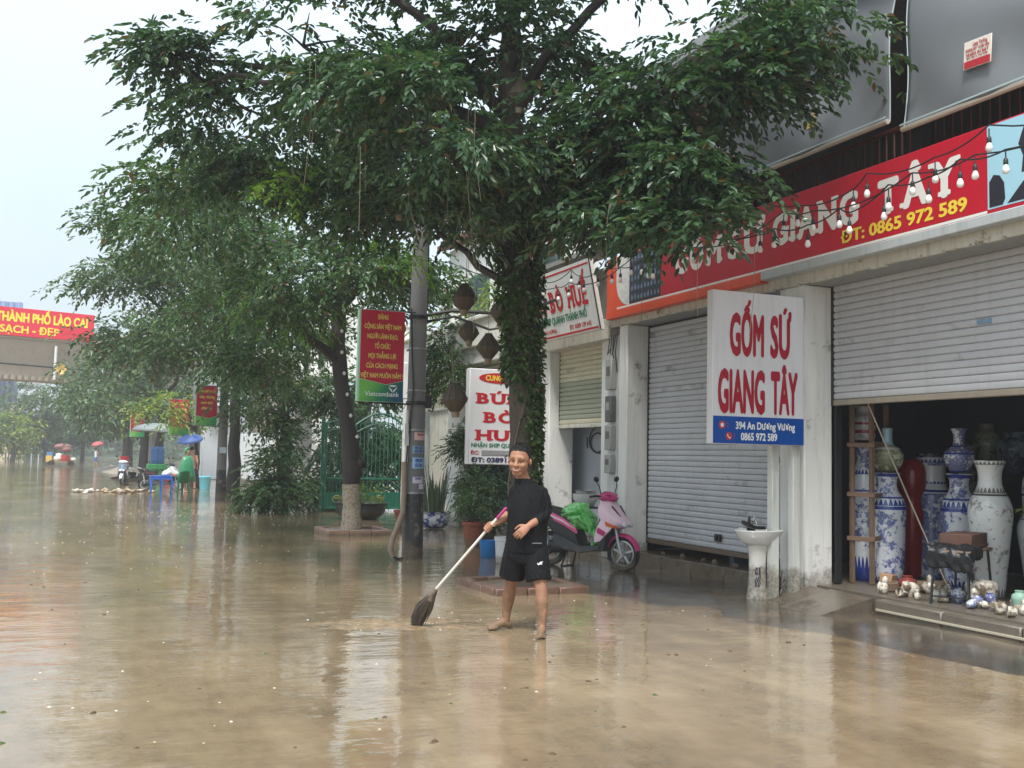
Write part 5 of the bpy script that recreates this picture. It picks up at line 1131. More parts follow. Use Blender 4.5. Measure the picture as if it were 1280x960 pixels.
# ------------------------------------------------------------------ ceramics inside the raised shutter
def vmat(name, base, ink, h, bands, scale=9., th=.54, rough=.16, ink2=None, soft=.028):
    """glazed ceramic: brush pattern over the body, with plain or inked bands between given heights (fractions of h)"""
    t = NT(name); co = t.coord(False); oi = t.n('ObjectInfo'); va = t.n('VectorMath', operation='ADD'); t.l(co, va.inputs[0]); t.l(oi.outputs['Location'], va.inputs[1])
    f = t.noise(va.outputs[0], scale*1.7, 8, .72); g = t.noise(va.outputs[0], scale*.42, 2, .5); sp = t.n('SeparateXYZ'); t.l(co, sp.inputs[0]); z = t.math('DIVIDE', sp.outputs['Z'], h)
    a = t.math('ADD', t.math('MULTIPLY', f, .62), t.math('MULTIPLY', g, .42))
    col = t.ramp(a, [(th-soft, base), (th, tuple(.55*p+.45*q for p, q in zip(base, ink))), (th+soft*1.3, ink), (th+soft*2.2, tuple(.75*p+.25*q for p, q in zip(ink, base)))])
    if ink2: col = t.mix(t.math('MULTIPLY', t.math('SUBTRACT', t.noise(va.outputs[0], scale*.8, 3), .62, True), 9, True), col, ink2)
    for lo, hi, c in bands:
        m = t.math('MULTIPLY', t.math('GREATER_THAN', z, lo), t.math('LESS_THAN', z, hi))
        if c == 'tri':
            ang = t.math('ARCTAN2', sp.outputs['Y'], sp.outputs['X']); saw = t.math('ABSOLUTE', t.math('SINE', t.math('MULTIPLY', ang, 11.)))
            k = t.math('LESS_THAN', t.math('DIVIDE', t.math('SUBTRACT', z, lo), hi-lo), saw); col = t.mix(m, col, t.mix(k, base, ink))
        else: col = t.mix(m, col, c)
    t.l(col, t.p.inputs['Base Color']); t.p.inputs['Roughness'].default_value = rough; t.p.inputs['Coat Weight'].default_value = .3
    return t.m
BW, BI = lin(222, 226, 232), lin(44, 66, 150)
P_ROUL = [(.62, 0), (.66, .02), (.8, .05), (.86, .12), (.95, .5), (1., .66), (.97, .72), (.8, .78), (.55, .82), (.5, .86), (.5, .93), (.6, .975), (.8, .99), (.82, 1.), (.74, 1.), (.5, .95)]
P_GLOBE = [(.5, 0), (.55, .02), (.85, .14), (1., .3), (.98, .42), (.75, .54), (.4, .6), (.32, .66), (.3, .85), (.33, .98), (.36, 1.), (.28, 1.)]
P_BALUS = [(.6, 0), (.62, .03), (.7, .15), (.86, .4), (1., .58), (.98, .66), (.75, .74), (.55, .79), (.5, .86), (.56, .94), (.78, .985), (.8, 1.), (.7, 1.), (.5, .93)]
P_CYL = [(.85, 0), (.9, .02), (.96, .1), (1., .5), (.98, .68), (.85, .73), (.72, .78), (.68, .86), (.7, .94), (.86, .99), (.88, 1.), (.76, 1.)]
P_BOTTLE = [(.5, 0), (.56, .03), (.9, .2), (1., .34), (.94, .46), (.6, .56), (.36, .64), (.33, .8), (.44, .96), (.56, .99), (.56, 1.), (.4, 1.)]
P_GOURD = [(.6, 0), (.68, .02), (.8, .3), (.9, .5), (.85, .58), (.7, .63), (.8, .68), (1., .78), (.98, .9), (.8, .97), (.5, 1.), (.35, 1.)]
P_JAR = [(.6, 0), (.64, .03), (.85, .25), (1., .6), (.92, .78), (.55, .86), (.5, .9), (.62, .99), (.6, 1.), (.5, 1.)]
def smooth_prof(pr, r, h):
    a = np.array(pr); t = np.concatenate([[0], np.cumsum(np.hypot(np.diff(a[:, 0])*r, np.diff(a[:, 1])*h))]); s = np.linspace(0, t[-1], 44)
    R_ = np.interp(s, t, a[:, 0]); Z_ = np.interp(s, t, a[:, 1])
    for _ in range(2): R_[1:-1] = (R_[:-2]+R_[1:-1]*2+R_[2:])/4; Z_[1:-1] = (Z_[:-2]+Z_[1:-1]*2+Z_[2:])/4
    return [(x*r, y*h) for x, y in zip(R_, Z_)]
def vase(label, pr, c, r, h, m, cat='vase', group=None):
    return one('vase', MB().lathe(smooth_prof(pr, r, h), c, 32), m, label, cat, c, group, 60)
bwb = [(0, .06, 'tri'), (.66, .69, BI), (.695, .75, 'tri'), (.76, .775, BI), (.955, .985, BI)]
MA = vmat('landscape blue white', BW, BI, 1.33, bwb, 9, .54); MB1 = vmat('floral blue white', BW, BI, 1.5, [(.0, .1, BI), (.1, .2, 'tri'), (.86, .9, 'tri'), (.72, .735, BI)], 9, .55)
MC = vmat('dense blue white', BW, lin(38, 56, 130), .5, [(.0, .04, BI), (.42, .46, BI), (.6, .63, BI)], 18, .5)
vase('tall blue and white landscape vase carrying the green globular bottle', P_ROUL, (9.08, 9.93, .19), .215, 1.33, MA)
vase('globular bottle with pale blue neck and green landscape, standing on a tall vase', P_GLOBE, (9.08, 9.93, 1.52), .19, .53, vmat('green landscape bottle', lin(200, 200, 168), lin(78, 92, 62), .53, [(.6, 1.1, lin(160, 196, 206)), (.5, .56, lin(214, 216, 204)), (.0, .03, lin(120, 110, 90))], 10, .5, ink2=lin(150, 120, 60)))
vase('tall blue and white landscape vase carrying the small dense blue bottle', P_ROUL, (9.67, 9.39, .19), .215, 1.34, MA)
vase('small dense blue and white bottle standing on a tall vase', P_BOTTLE, (9.67, 9.39, 1.53), .18, .52, MC)
vase('glossy deep red waisted tall vase', P_GOURD, (9.86, 10.36, .19), .185, 1.5, mat('red glaze', lin(150, 20, 32), .12, .12, 3))
vase('blue and white cylinder vase with bare white neck behind the leaning stick', P_CYL, (10.12, 10.28, .19), .235, 1.52, vmat('peony blue white', BW, BI, 1.52, [(.7, .8, BW), (.8, .93, BW), (.71, .73, BI), (.78, .8, 'tri'), (.955, .985, 'tri')], 6, .52))
vase('large white vase with red flower panel and dark leaf border near the right edge', P_BALUS, (9.3, 8.6, .19), .235, 1.5, vmat('white famille vase', lin(222, 224, 222), lin(120, 118, 112), 1.5, [(0, .06, 'tri'), (.73, .745, lin(90, 88, 90)), (.75, .79, 'tri'), (.955, .98, 'tri')], 9, .6, ink2=lin(150, 60, 64)))
vase('dark green floor vase between two white vases', P_JAR, (10.4, 9.62, .19), .2, 1.5, vmat('dark green glaze', lin(52, 76, 72), lin(140, 160, 150), 1.5, [], 9, .6))
vase('white vase with dark wavy border cut by the right edge', P_BALUS, (9.75, 8.35, .19), .23, 1.2, vmat('edge vase', lin(190, 192, 192), lin(90, 92, 110), 1.2, [(.7, .74, 'tri')], 10, .58))
vase('tall blue and white vase inside the wooden crate', P_ROUL, (8.98, 10.22, .19), .185, 1.7, MB1); vase('stacked white vase with red bands at the top of the crate', P_CYL, (8.98, 10.22, 1.9), .14, .42, vmat('red band vase', lin(196, 196, 196), lin(120, 124, 140), .42, [(.2, .3, lin(150, 30, 44)), (.45, .52, lin(150, 30, 44))], 9, .6))
vase('tall dark blue patterned vase in shade behind the red vase', P_ROUL, (10.75, 11.0, .19), .21, 1.6, MC); vase('shaded grey green vase behind the small dense blue bottle', P_BALUS, (10.55, 10.1, .19), .22, 1.7, _mc['dark green glaze'] if 'dark green glaze' in _mc else vmat('moss glaze', lin(96, 112, 104), lin(60, 70, 80), 1.7, [(.72, .75, 'tri')], 9, .54)); vase('shaded blue and white vase behind the large white vase', P_ROUL, (10.5, 8.95, .19), .22, 1.75, MB1)
vase('dark blue and white jar between crate and red vase', P_JAR, (10.2, 11.3, .19), .2, 1.55, MC)
def back_table():
    t = thing('display_table', 'long dark display table against the back wall carrying a row of jars', 'table', (11.2, 9, .19)); m = mat('dark wood', lin(44, 36, 34), .6, .3, 5)
    obj('top', MB().cbox(10.95, 11.5, 6.4, 11.4, 1.44, 1.5, .01), m, t)
    for x in (11.0, 11.42):
        for y in (6.5, 8.9, 11.3): obj('leg', MB().cbox(x, x+.06, y-.03, y+.03, .19, 1.439, .006), m, t)
back_table()
vase('pale green flowered jar highest on the back table', P_JAR, (11.2, 10.4, 1.5), .18, .68, vmat('pale green flower', lin(150, 160, 130), lin(70, 76, 60), .68, [(.84, 1.1, lin(120, 126, 116))], 14, .56)); vase('round dark blue and white jar on the back table', P_JAR, (11.2, 9.95, 1.5), .24, .56, vmat('dim blue jar', lin(120, 136, 150), lin(40, 56, 84), .56, [], 8, .5))
vase('plain grey flared jar on the back table', P_CYL, (11.2, 9.35, 1.5), .2, .52, vmat('grey jar', lin(112, 120, 126), lin(64, 72, 80), .52, [], 9, .55)); vase('pale celadon jar rightmost on the back table', P_JAR, (11.2, 8.75, 1.5), .22, .56, vmat('celadon', lin(140, 160, 150), lin(110, 130, 120), .56, [], 5, .6)); vase('small dark jar on the back table behind the crate', P_JAR, (11.2, 10.95, 1.5), .15, .4, mat('black glaze', lin(34, 40, 48), .2, .2))
WOOD = mat('weathered wood', lin(124, 100, 82), .75, .3, 6, .25, 40, mud=.5)
def crate():
    t = thing('wooden_crate', 'open crate of brown wooden rails around a tall blue and white vase', 'crate', (8.75, 10.05, .19))
    xs = ((8.60, 10.0), (8.72, 9.80), (9.14, 10.02), (9.0, 10.4))
    for x, y in xs: obj('post', MB().cbox(x-.025, x+.025, y-.025, y+.025, .19, 2.34, .005), WOOD, t)
    for z in (.72, 1.24, 1.84):
        for (a, b) in ((0, 1), (1, 2), (2, 3)):
            (x, y), (x2, y2) = xs[a], xs[b]; d = math.hypot(x2-x, y2-y); an = math.atan2(y2-y, x2-x); ox_ = .036*math.sin(an); oy_ = -.036*math.cos(an)
            obj('rail', MB().rbox(((x+x2)/2+ox_, (y+y2)/2+oy_, z+random.uniform(-.01, .01)+.003*a), (d+.1, .02, .055), (0, random.uniform(-.02, .02), an), .004), WOOD, t)
crate()
def stool_table():
    c = Vector((8.6, 8.33, .19)); an = math.radians(28); R_ = Matrix.Rotation(an, 4, 'Z'); t = thing('small_table', 'small black metal-legged table with a worn wooden top on the shop step', 'table', c); M = Matrix.Translation(c)@R_
    obj('top', MB().cbox(-.42, .42, -.2, .2, .53, .555, .006).xf(M), WOOD, t)
    for sx in (-1, 1):
        for sy in (-1, 1): obj('leg', MB().tube([(sx*.36, sy*.16, .53), (sx*.41, sy*.19, .0)], .014, 6).xf(M), STEEL, t)
    obj('crossbar', MB().tube([(-.4, -.18, .08), (.4, -.18, .08)], .009, 5).tube([(-.4, -.18, .08), (-.4, .18, .08)], .009, 5).tube([(.4, .18, .08), (.4, -.18, .08)], .009, 5).xf(M), STEEL, t)
    bx = thing('wooden_box', 'brown wooden drawer box lying on the small black table', 'box', c+Vector((.12, .04, .556)))
    m = mat('brown box wood', lin(92, 66, 54), .6, .3, 6, .2)
    obj('body', MB().cbox(-.18, .4, -.15, .17, .557, .71, .006).xf(M), m, bx); obj('lip', MB().cbox(-.19, .41, -.158, -.151, .57, .6, .003).xf(M), m, bx)
    # crumpled black bag draped over the left end
    r = np.random.default_rng(6); nx, ny = 40, 30; vs = []
    for j in range(ny):
        for i in range(nx):
            a = i/(nx-1)*.52-.56; b = j/(ny-1)*.5-.28
            over = max(0, -a-.4)+max(0, -b-.19); x = max(a, -.45+.2*(-.4-min(a, -.4))); y = max(b, -.215)
            z = .575-over*1.5+.03*(fbm(np.array(a*14.), np.array(b*14.), 3)+.6)+.02*max(0, .2+a)*4
            vs.append((x+.012*math.sin(b*50), y+.012*math.sin(a*60), float(z)))
    o = one('black_bag', MB().add(vs, [(j*nx+i, j*nx+i+1, (j+1)*nx+i+1, (j+1)*nx+i) for j in range(ny-1) for i in range(nx-1)]).xf(M), mat('black plastic', lin(26, 28, 32), .42, .2, 6, .5, 14), 'crumpled black plastic bag draped over the end of the small table', 'bag', c+Vector((-.3, -.2, .55)), None, 80)
    o.modifiers.new('t', 'SOLIDIFY').thickness = .004
stool_table()
one('leaning_stick', MB().tube([(9.02, 8.9, .19), (8.75, 9.28, 1.3), (8.33, 9.42, 2.3)], .0085, 8), mat('pale stick', lin(170, 158, 140), .6, .15), 'long pale stick leaning against the raised shutter', 'stick', (9.02, 8.9, .19))
one('timber_offcut', MB().rbox((8.75, 9.15, .25), (.75, .16, .1), (.05, -.02, -.35), .01), WOOD, 'split timber offcut lying in front of the red vase', 'timber', (8.75, 9.15, .19))
one('timber_offcut', MB().rbox((8.55, 9.35, .3), (.2, .14, .14), (.1, .1, .5), .01), mat('tan wood', lin(158, 124, 96), .7, .25, 7, mud=.1), 'tan cut wood block beside the timber offcut', 'timber', (8.55, 9.35, .22))
def strewn():
    r = random.Random(5); wm = mat('soiled white china', lin(206, 200, 188), .2, .15, 12, mud=.27, stain=(lin(112, 96, 76), 9, .47)); bm_ = vmat('small blue white', BW, BI, .15, [], 22, .5); gm = mat('celadon glaze', lin(150, 186, 168), .2, .1); tm = mat('clay shard', lin(176, 158, 138), .6, .3, 14, .2); rm = mat('red clay jar', lin(120, 50, 44), .4, .3)
    kinds = [('small_jar', 'small white jar', MB().lathe(smooth_prof(P_JAR, .06, .14), (0, 0, 0), 16), wm), ('small_jar', 'small blue patterned jar', MB().lathe(smooth_prof(P_JAR, .065, .13), (0, 0, 0), 16), bm_), ('china_cup', 'china cup', MB().lathe([(.03, 0), (.05, .02), (.06, .09), (.055, .09), (.045, .02), (.001, .01)], (0, 0, 0), 16).tube([(.055, 0, .07), (.09, 0, .06), (.085, 0, .03), (.052, 0, .025)], .008, 6), wm),
        ('clay_shard', 'clay shard', MB().lathe([(.09, 0), (.1, .05), (.08, .1), (.07, .1), (.085, .05), (.08, 0)], (0, 0, 0), 18), tm), ('china_figure', 'little china figure', MB().lathe(smooth_prof([(.7, 0), (.9, .1), (1, .3), (.7, .5), (.5, .6), (.6, .72), (.55, .85), (.2, .98), (.05, 1)], .055, .19), (0, 0, 0), 14).ell((.05, 0, .07), (.025, .02, .05), nu=8, nv=6), wm)]
    srcs = [None]*5; n = 0
    spots = [(8.33+r.uniform(-.08, .5), 9.3-i*.058+r.uniform(-.06, .06)) for i in range(34)]
    ks = [r.choices(range(5), [4, 3, 2, 1, 4])[0] for _ in spots]; short = ('white jar', 'blue jar', 'china cup', 'clay shard', 'china figure')
    for i, (x, y) in enumerate(spots):
        k = ks[i]; nm, lb, mb, m = kinds[k]; lay = r.random() < .55
        if srcs[k] is None: o = srcs[k] = tag(obj(nm, mb, m, None, (0, 0, 0)), lb, nm.split('_')[1], 'small ceramics strewn along the shop step')
        else: o = srcs[k].copy(); COL.objects.link(o)
        near = min((('leaning stick', 9.1), ('timber offcut', 9.35), ('red clay jar', 8.9), ('white elephant', 8.72), ('small table', 8.3), ('white bowl', 8.1), ('green jar', 7.66), ('right edge', 7.3)), key=lambda q: abs(q[1]-y))[0]
        o['label'] = ('toppled ' if lay else 'upright ')+lb.split(' strewn')[0].split(' lying')[0].split(' on')[0].replace('toppled ', '')+' '+('between '+short[ks[i-1]]+' and '+short[ks[i+1]] if 0 < i < len(ks)-1 else 'at the end of the row')+' by the '+near
        s = r.uniform(.65, 1.1); o.scale = (s,)*3; o.location = (x, y, .19+(.05*s if lay else 0)); o.rotation_euler = (r.uniform(1.2, 1.7) if lay else 0, r.uniform(-.2, .2), r.uniform(0, 6.28))
    one('white_bowl', MB().lathe(smooth_prof([(.2, 0), (.7, .06), (.95, .4), (1, .7), (.9, .95), (.5, 1.02), (.02, 1.05)], .17, .22), (8.82, 8.28, .19), 24), wm, 'upturned large white china bowl under the small table', 'bowl', (8.82, 8.28, .19))
    one('green_jar', MB().lathe(smooth_prof(P_JAR, .08, .2), (8.66, 7.66, .19), 18), gm, 'pale green lidded jar at the right end of the shop step', 'jar', (8.66, 7.66, .19))
    one('red_jar', MB().lathe(smooth_prof(P_JAR, .1, .2), (8.5, 9.0, .19), 18), rm, 'dull red clay jar between timber and the small table', 'jar', (8.5, 9.0, .19))
    one('white_elephant', MB().ell((8.38, 8.82, .27), (.1, .07, .075)).ell((8.3, 8.8, .3), (.055, .05, .055)).tube([(8.27, 8.8, .3), (8.22, 8.8, .25), (8.2, 8.79, .21)], [.022, .016, .012], 8).tube([(8.33, 8.78, .24), (8.33, 8.78, .19)], .025, 8).tube([(8.43, 8.78, .24), (8.43, 8.78, .19)], .025, 8).tube([(8.33, 8.86, .24), (8.33, 8.86, .19)], .025, 8).tube([(8.43, 8.86, .24), (8.43, 8.86, .19)], .025, 8).ell((8.32, 8.86, .31), (.03, .012, .04)), wm, 'small white china elephant on the shop step', 'figurine', (8.38, 8.82, .19))
    for i, (x, y) in enumerate(((8.12, 13.55), (8.18, 13.1), (8.1, 12.15), (8.16, 11.75), (8.14, 12.5), (8.12, 10.95))):
        one('stone', MB().ell((x, y, .215), (.035+.014*(i % 3), .05+.01*(i % 2), .03+.006*(i % 4)), (i, i*.7, 0), 8, 6), mat('mud lump', lin(96, 82, 66), .7, .4, 20, .4), ('brown lump nearest the scooter', 'second lump from the scooter', 'lump left of the shutter middle', 'brown lump at the shutter middle', 'lump right of the shutter middle', 'lump beside the washbasin')[(0, 1, 3, 4, 2, 5)[i]]+' on the step under the closed shutter', 'stone', (x, y, .19), 'muddy lumps under the closed shutter')
strewn()
def edge_plant():
    c = (9.35, 7.8, .19); t = thing('potted_plant', 'spindly green pot plant cut by the right edge of the shop opening', 'potted plant', c); pot(t, c, .16, .3, POTD)
    r = np.random.default_rng(9); mb = MB(); Bp, D = [], []
    for k in range(5):
        e = np.array([c[0]+r.uniform(-.25, .1), c[1]+r.uniform(-.05, .3), r.uniform(1.1, 1.75)]); pts = bezier((c[0], c[1], .4), e, .1, 8, .02, r); mb.tube(pts, list(np.linspace(.012, .004, 8)), 5)
        for p in pts[2:]:
            for q in range(4): Bp.append(p); D.append(r.normal(size=3)+[0, 0, .1])
    obj('stems', mb, BARK, t); Bp, D = np.array(Bp), unit(np.array(D)); S = unit(np.cross(D, np.array([0, 0, 1.])+r.normal(0, .3, D.shape)))
    V, Fq = leaf_quads(Bp, D, S, r.uniform(.08, .13, len(Bp)), r.uniform(.02, .03, len(Bp))); np_obj('leaves', V, Fq, LEAFYD, t, None, False)
edge_plant()
# ------------------------------------------------------------------ motor scooters
BLACKP = mat('black plastic trim', lin(30, 31, 34), .45, .2, 9)
DGREY = mat('dark grey plastic', lin(62, 66, 70), .5, .2, 6, mud=.3)
SILV = mat('silver alloy', lin(176, 178, 180), .35, .12, 8, metal=.5, mud=.2)
TYRE = mat('tyre rubber', lin(34, 33, 32), .7, .3, 14, .2, 90, mud=.16)
CHROME = mat('mirror glass', lin(60, 66, 72), .1, .1, metal=.8)
def shell(mb, poly, ys, shrink, shift):
    """side outline swept across the machine: outline pulled in and back towards the flanks"""
    cx = sum(p[0] for p in poly)/len(poly); cz = sum(p[1] for p in poly)/len(poly); rings = []
    for y, s, d in zip(ys, shrink, shift): rings.append([(cx+(x-cx)*s+d, y, cz+(z-cz)*s) for x, z in poly])
    return mb.loft(rings)
def scooter(label, loc, rz, P1, P2, P3, group=None, decal=True):
    t = thing('motor_scooter', label, 'scooter', (0, 0, 0), group)
    o = lambda n, mb, m, par=None, sharp=45: obj(n, mb, m, par or t, (0, 0, 0), sharp)
    for wx in (.63, -.63):
        R0 = .255; w = obj('wheel', MB().tube([(wx, -.05, R0), (wx, .05, R0)], .035, 14), SILV, t, (0, 0, 0))
        n = 40; sec = [(R0-.001, -.03), (R0-.02, -.048), (R0-.055, -.045), (R0-.068, -.03), (R0-.068, .03), (R0-.055, .045), (R0-.02, .048), (R0-.001, .03)]
        mb = MB(); mb.add([(wx+r*math.cos(2*PI*i/n), y, R0+r*math.sin(2*PI*i/n)) for i in range(n) for r, y in sec], [(i*8+j, i*8+(j+1) % 8, ((i+1) % n)*8+(j+1) % 8, ((i+1) % n)*8+j) for i in range(n) for j in range(8)])
        o('tyre', mb, TYRE, w)
        sec = [(.188, -.026), (.188, .026), (.168, .03), (.164, 0), (.168, -.03)]; mb = MB(); mb.add([(wx+r*math.cos(2*PI*i/n), y, R0+r*math.sin(2*PI*i/n)) for i in range(n) for r, y in sec], [(i*5+j, i*5+(j+1) % 5, ((i+1) % n)*5+(j+1) % 5, ((i+1) % n)*5+j) for i in range(n) for j in range(5)])
        for k in range(5):
            a = 2*PI*k/5+.3; c, s = math.cos(a), math.sin(a)
            mb.loft([[(wx+c*r-s*wd, y, R0+s*r+c*wd) for wd, y in ((-q, -.014), (q, -.014), (q, .014), (-q, .014))] for r, q in ((.03, .022), (.1, .013), (.172, .017))])
        o('rim', mb, SILV, w); o('brake_disc', MB().tube([(wx, .052 if wx > 0 else -.06, R0), (wx, .058 if wx > 0 else -.07, R0)], .09, 24), SILV, w)
    for s in (-1, 1): o('fork_leg', MB().tube([(.635, s*.075, .25), (.585, s*.075, .42), (.5, s*.06, .72)], [.022, .024, .02], 10), SILV)
    # front mudguard
    rings = []
    for i in range(14):
        a = math.radians(12+i*11.5); r = .29-.012*abs(i-7)/7; ww = .075*(1-.25*(i/13-.5)**2*4); ring = []
        for b in range(7):
            f = (b-3)/3; ring.append((.63+(r-.035*f*f)*math.cos(a), ww*f, .255+(r-.035*f*f)*math.sin(a)))
        rings.append(ring+[(.63+(r-.012-.035*f*f)*math.cos(a), ww*.94*f, .255+(r-.012-.035*f*f)*math.sin(a)) for f in (1, .67, .33, 0, -.33, -.67, -1)])
    o('front_mudguard', MB().loft(rings), P1)
    # leg shield and nose
    nose = [(.36, .80), (.47, .63), (.60, .60), (.70, .645), (.725, .675), (.70, .72), (.62, .80), (.53, .91), (.46, 1.0), (.40, 1.02), (.36, .95)]
    o('front_cowl', shell(MB(), nose, [-.19, -.175, -.12, -.05, .05, .12, .175, .19], [.72, .86, .96, 1, 1, .96, .86, .72], [-.10, -.07, -.025, 0, 0, -.025, -.07, -.10]), P2)
    for s in (-1, 1):
        o('cowl_wing', MB().loft([[(.37, s*.2, .74), (.53, s*.165, .62), (.5, s*.15, .58), (.36, s*.17, .7)], [(.31, s*.225, .62), (.47, s*.2, .55), (.45, s*.18, .52), (.31, s*.2, .6)], [(.26, s*.215, .47), (.36, s*.21, .43), (.35, s*.19, .42), (.26, s*.2, .45)], [(.25, s*.2, .41), (.27, s*.2, .40), (.27, s*.19, .40), (.25, s*.19, .41)]]), P3)
        o('wing_stripe', MB().loft([[(.33, s*.2265, .625), (.45, s*.2085, .56), (.45, s*.206, .55), (.33, s*.224, .615)], [(.31, s*.2265, .565), (.42, s*.2105, .51), (.42, s*.208, .5), (.31, s*.224, .555)]]), P1)
        o('turn_signal', MB().loft([[(.44, s*.215, .71), (.6, s*.175, .65), (.59, s*.17, .61), (.45, s*.21, .65)], [(.44, s*.165, .71), (.59, s*.13, .65), (.58, s*.125, .62), (.46, s*.16, .66)]]), mat('amber lens', lin(216, 100, 34), .15, .1))
        o('headlight', MB().ell((.692, s*.07, .668), (.05, .062, .036), (0, .6, 0), 14, 8), mat('headlight lens', lin(206, 212, 216), .08, .1))
        o('inner_leg_shield', MB().loft([[(.24, s*.05, .3), (.3, s*.19, .3), (.33, s*.17, .3)], [(.26, s*.05, .6), (.3, s*.2, .6), (.36, s*.17, .6)], [(.31, s*.04, .92), (.35, s*.13, .92), (.38, s*.12, .92)]]), BLACKP)
    o('lower_leg_shield', MB().loft([[(.30, -.17, .26), (.30, .17, .26), (.38, .15, .28), (.38, -.15, .28)], [(.32, -.2, .45), (.32, .2, .45), (.42, .17, .45), (.42, -.17, .45)], [(.34, -.2, .62), (.34, .2, .62), (.4, .18, .62), (.4, -.18, .62)]]), DGREY)
    o('dark_stripe', MB().loft([[(.628, -.012, .765), (.645, .012, .765), (.63, .012, .75), (.62, -.012, .75)], [(.47, -.03, .985), (.47, .03, .985), (.46, .03, .965), (.46, -.03, .965)]]).tube([(.625, .07, .77), (.56, .1, .86), (.5, .12, .93)], .012, 6).tube([(.625, -.07, .77), (.56, -.1, .86), (.5, -.12, .93)], .012, 6), BLACKP)
    # handlebar head, bars, mirrors
    head = [(.30, 1.02), (.36, .98), (.46, .99), (.50, 1.03), (.46, 1.09), (.38, 1.13), (.31, 1.11)]
    o('handlebar_cover', shell(MB(), head, [-.19, -.15, -.08, 0, .08, .15, .19], [.45, .7, .95, 1.05, .95, .7, .45], [-.05, -.03, 0, .01, 0, -.03, -.05]), P1)
    o('instrument_panel', MB().ell((.32, 0, 1.1), (.05, .1, .03), (0, -.4, 0), 14, 8), BLACKP)
    for s in (-1, 1):
        g = o('handlebar_grip', MB().tube([(.36, s*.16, 1.06), (.31, s*.25, 1.07), (.28, s*.36, 1.06)], [.014, .018, .02], 10), BLACKP)
        o('brake_lever', MB().tube([(.37, s*.2, 1.05), (.35, s*.28, 1.045), (.33, s*.36, 1.04)], [.01, .007, .006], 6), SILV, g)
        m_ = o('mirror', MB().tube([(.36, s*.19, 1.09), (.36, s*.24, 1.2), (.34, s*.27, 1.26)], .008, 6).ell((.335, s*.285, 1.31), (.022, .06, .042), (.3*s, 0, 0), 14, 8), BLACKP)
        o('mirror_glass', MB().ell((.318, s*.285, 1.31), (.008, .052, .035), (.3*s, 0, 0), 12, 6), CHROME, m_)
    # floor, body under the seat, tail
    o('footboard', MB().cbox(-.18, .36, -.15, .15, .27, .31, .015), DGREY)
    for s in (-1, 1): o('side_skirt', MB().loft([[(.33, s*.15, .29), (.33, s*.19, .3), (.33, s*.19, .36), (.33, s*.15, .36)], [(.0, s*.14, .23), (.0, s*.2, .24), (.0, s*.2, .33), (.0, s*.14, .34)], [(-.3, s*.12, .26), (-.3, s*.18, .28), (-.3, s*.18, .44), (-.3, s*.12, .46)], [(-.5, s*.1, .36), (-.5, s*.14, .38), (-.5, s*.14, .48), (-.5, s*.1, .5)]]), DGREY)
    under = [(-.14, .30), (-.02, .33), (-.1, .5), (-.16, .74), (-.62, .78), (-.7, .66), (-.5, .5), (-.38, .32)]
    o('underseat_body', shell(MB(), under, [-.15, -.14, -.08, .08, .14, .15], [.8, .95, 1, 1, .95, .8], [0]*6), BLACKP)
    for s in (-1, 1):
        o('side_panel', MB().loft([[(-.08, s*.145, .5), (-.06, s*.15, .53), (-.1, s*.15, .6), (-.12, s*.145, .58)], [(-.3, s*.165, .62), (-.3, s*.175, .64), (-.3, s*.17, .72), (-.3, s*.16, .72)], [(-.58, s*.13, .7), (-.58, s*.14, .71), (-.58, s*.135, .81), (-.58, s*.12, .81)], [(-.9, s*.04, .82), (-.9, s*.06, .83), (-.9, s*.05, .88), (-.9, s*.03, .88)]]), P1)
        o('panel_stripe', MB().loft([[(-.1, s*.151, .55), (-.1, s*.153, .57), (-.1, s*.148, .57), (-.1, s*.147, .55)], [(-.3, s*.176, .66), (-.3, s*.177, .69), (-.3, s*.171, .69), (-.3, s*.17, .66)], [(-.6, s*.139, .745), (-.6, s*.14, .775), (-.6, s*.134, .775), (-.6, s*.133, .745)]]), P3)
    o('tail_cowl', MB().loft([[(-.55, -.12, .68), (-.55, .12, .68), (-.55, .13, .78), (-.55, -.13, .78)], [(-.8, -.08, .76), (-.8, .08, .76), (-.8, .09, .84), (-.8, -.09, .84)], [(-.93, -.04, .84), (-.93, .04, .84), (-.93, .04, .88), (-.93, -.04, .88)]]), BLACKP)
    o('tail_light', MB().ell((-.9, 0, .81), (.05, .07, .035), (0, .5, 0), 12, 8), mat('red lens', lin(160, 24, 30), .15, .1))
    seat = [(-.1, .74), (-.13, .80), (-.25, .79), (-.42, .80), (-.5, .86), (-.7, .89), (-.84, .88), (-.86, .85), (-.6, .78), (-.3, .73)]
    o('seat', shell(MB(), seat, [-.14, -.12, -.07, .07, .12, .14], [.86, .96, 1, 1, .96, .86], [0]*6), mat('seat vinyl', lin(36, 36, 40), .5, .2))
    o('grab_rail', MB().tube([(-.62, -.13, .82), (-.82, -.12, .88), (-.95, 0, .92), (-.82, .12, .88), (-.62, .13, .82)], .014, 8), SILV)
    o('engine', MB().cbox(-.66, -.28, -.12, -.02, .2, .38, .03).tube([(-.25, 0, .3), (-.45, .0, .32)], .075, 12).tube([(-.63, -.12, .25), (-.63, -.06, .25)], .09, 16), BLACKP)
    o('exhaust', MB().tube([(-.3, .1, .24), (-.5, .13, .26), (-.95, .14, .38)], [.03, .055, .05], 12), DGREY); o('shock_absorber', MB().tube([(-.62, -.1, .3), (-.68, -.1, .7)], .03, 8), SILV)
    o('rear_mudguard', MB().loft([[(-.63+r*math.cos(a), y, .255+r*math.sin(a)) for r, y in ((.3, -.07), (.3, .07), (.29, .07), (.29, -.07))] for a in [math.radians(k) for k in (60, 80, 100, 120, 140, 160, 175)]]), BLACKP)
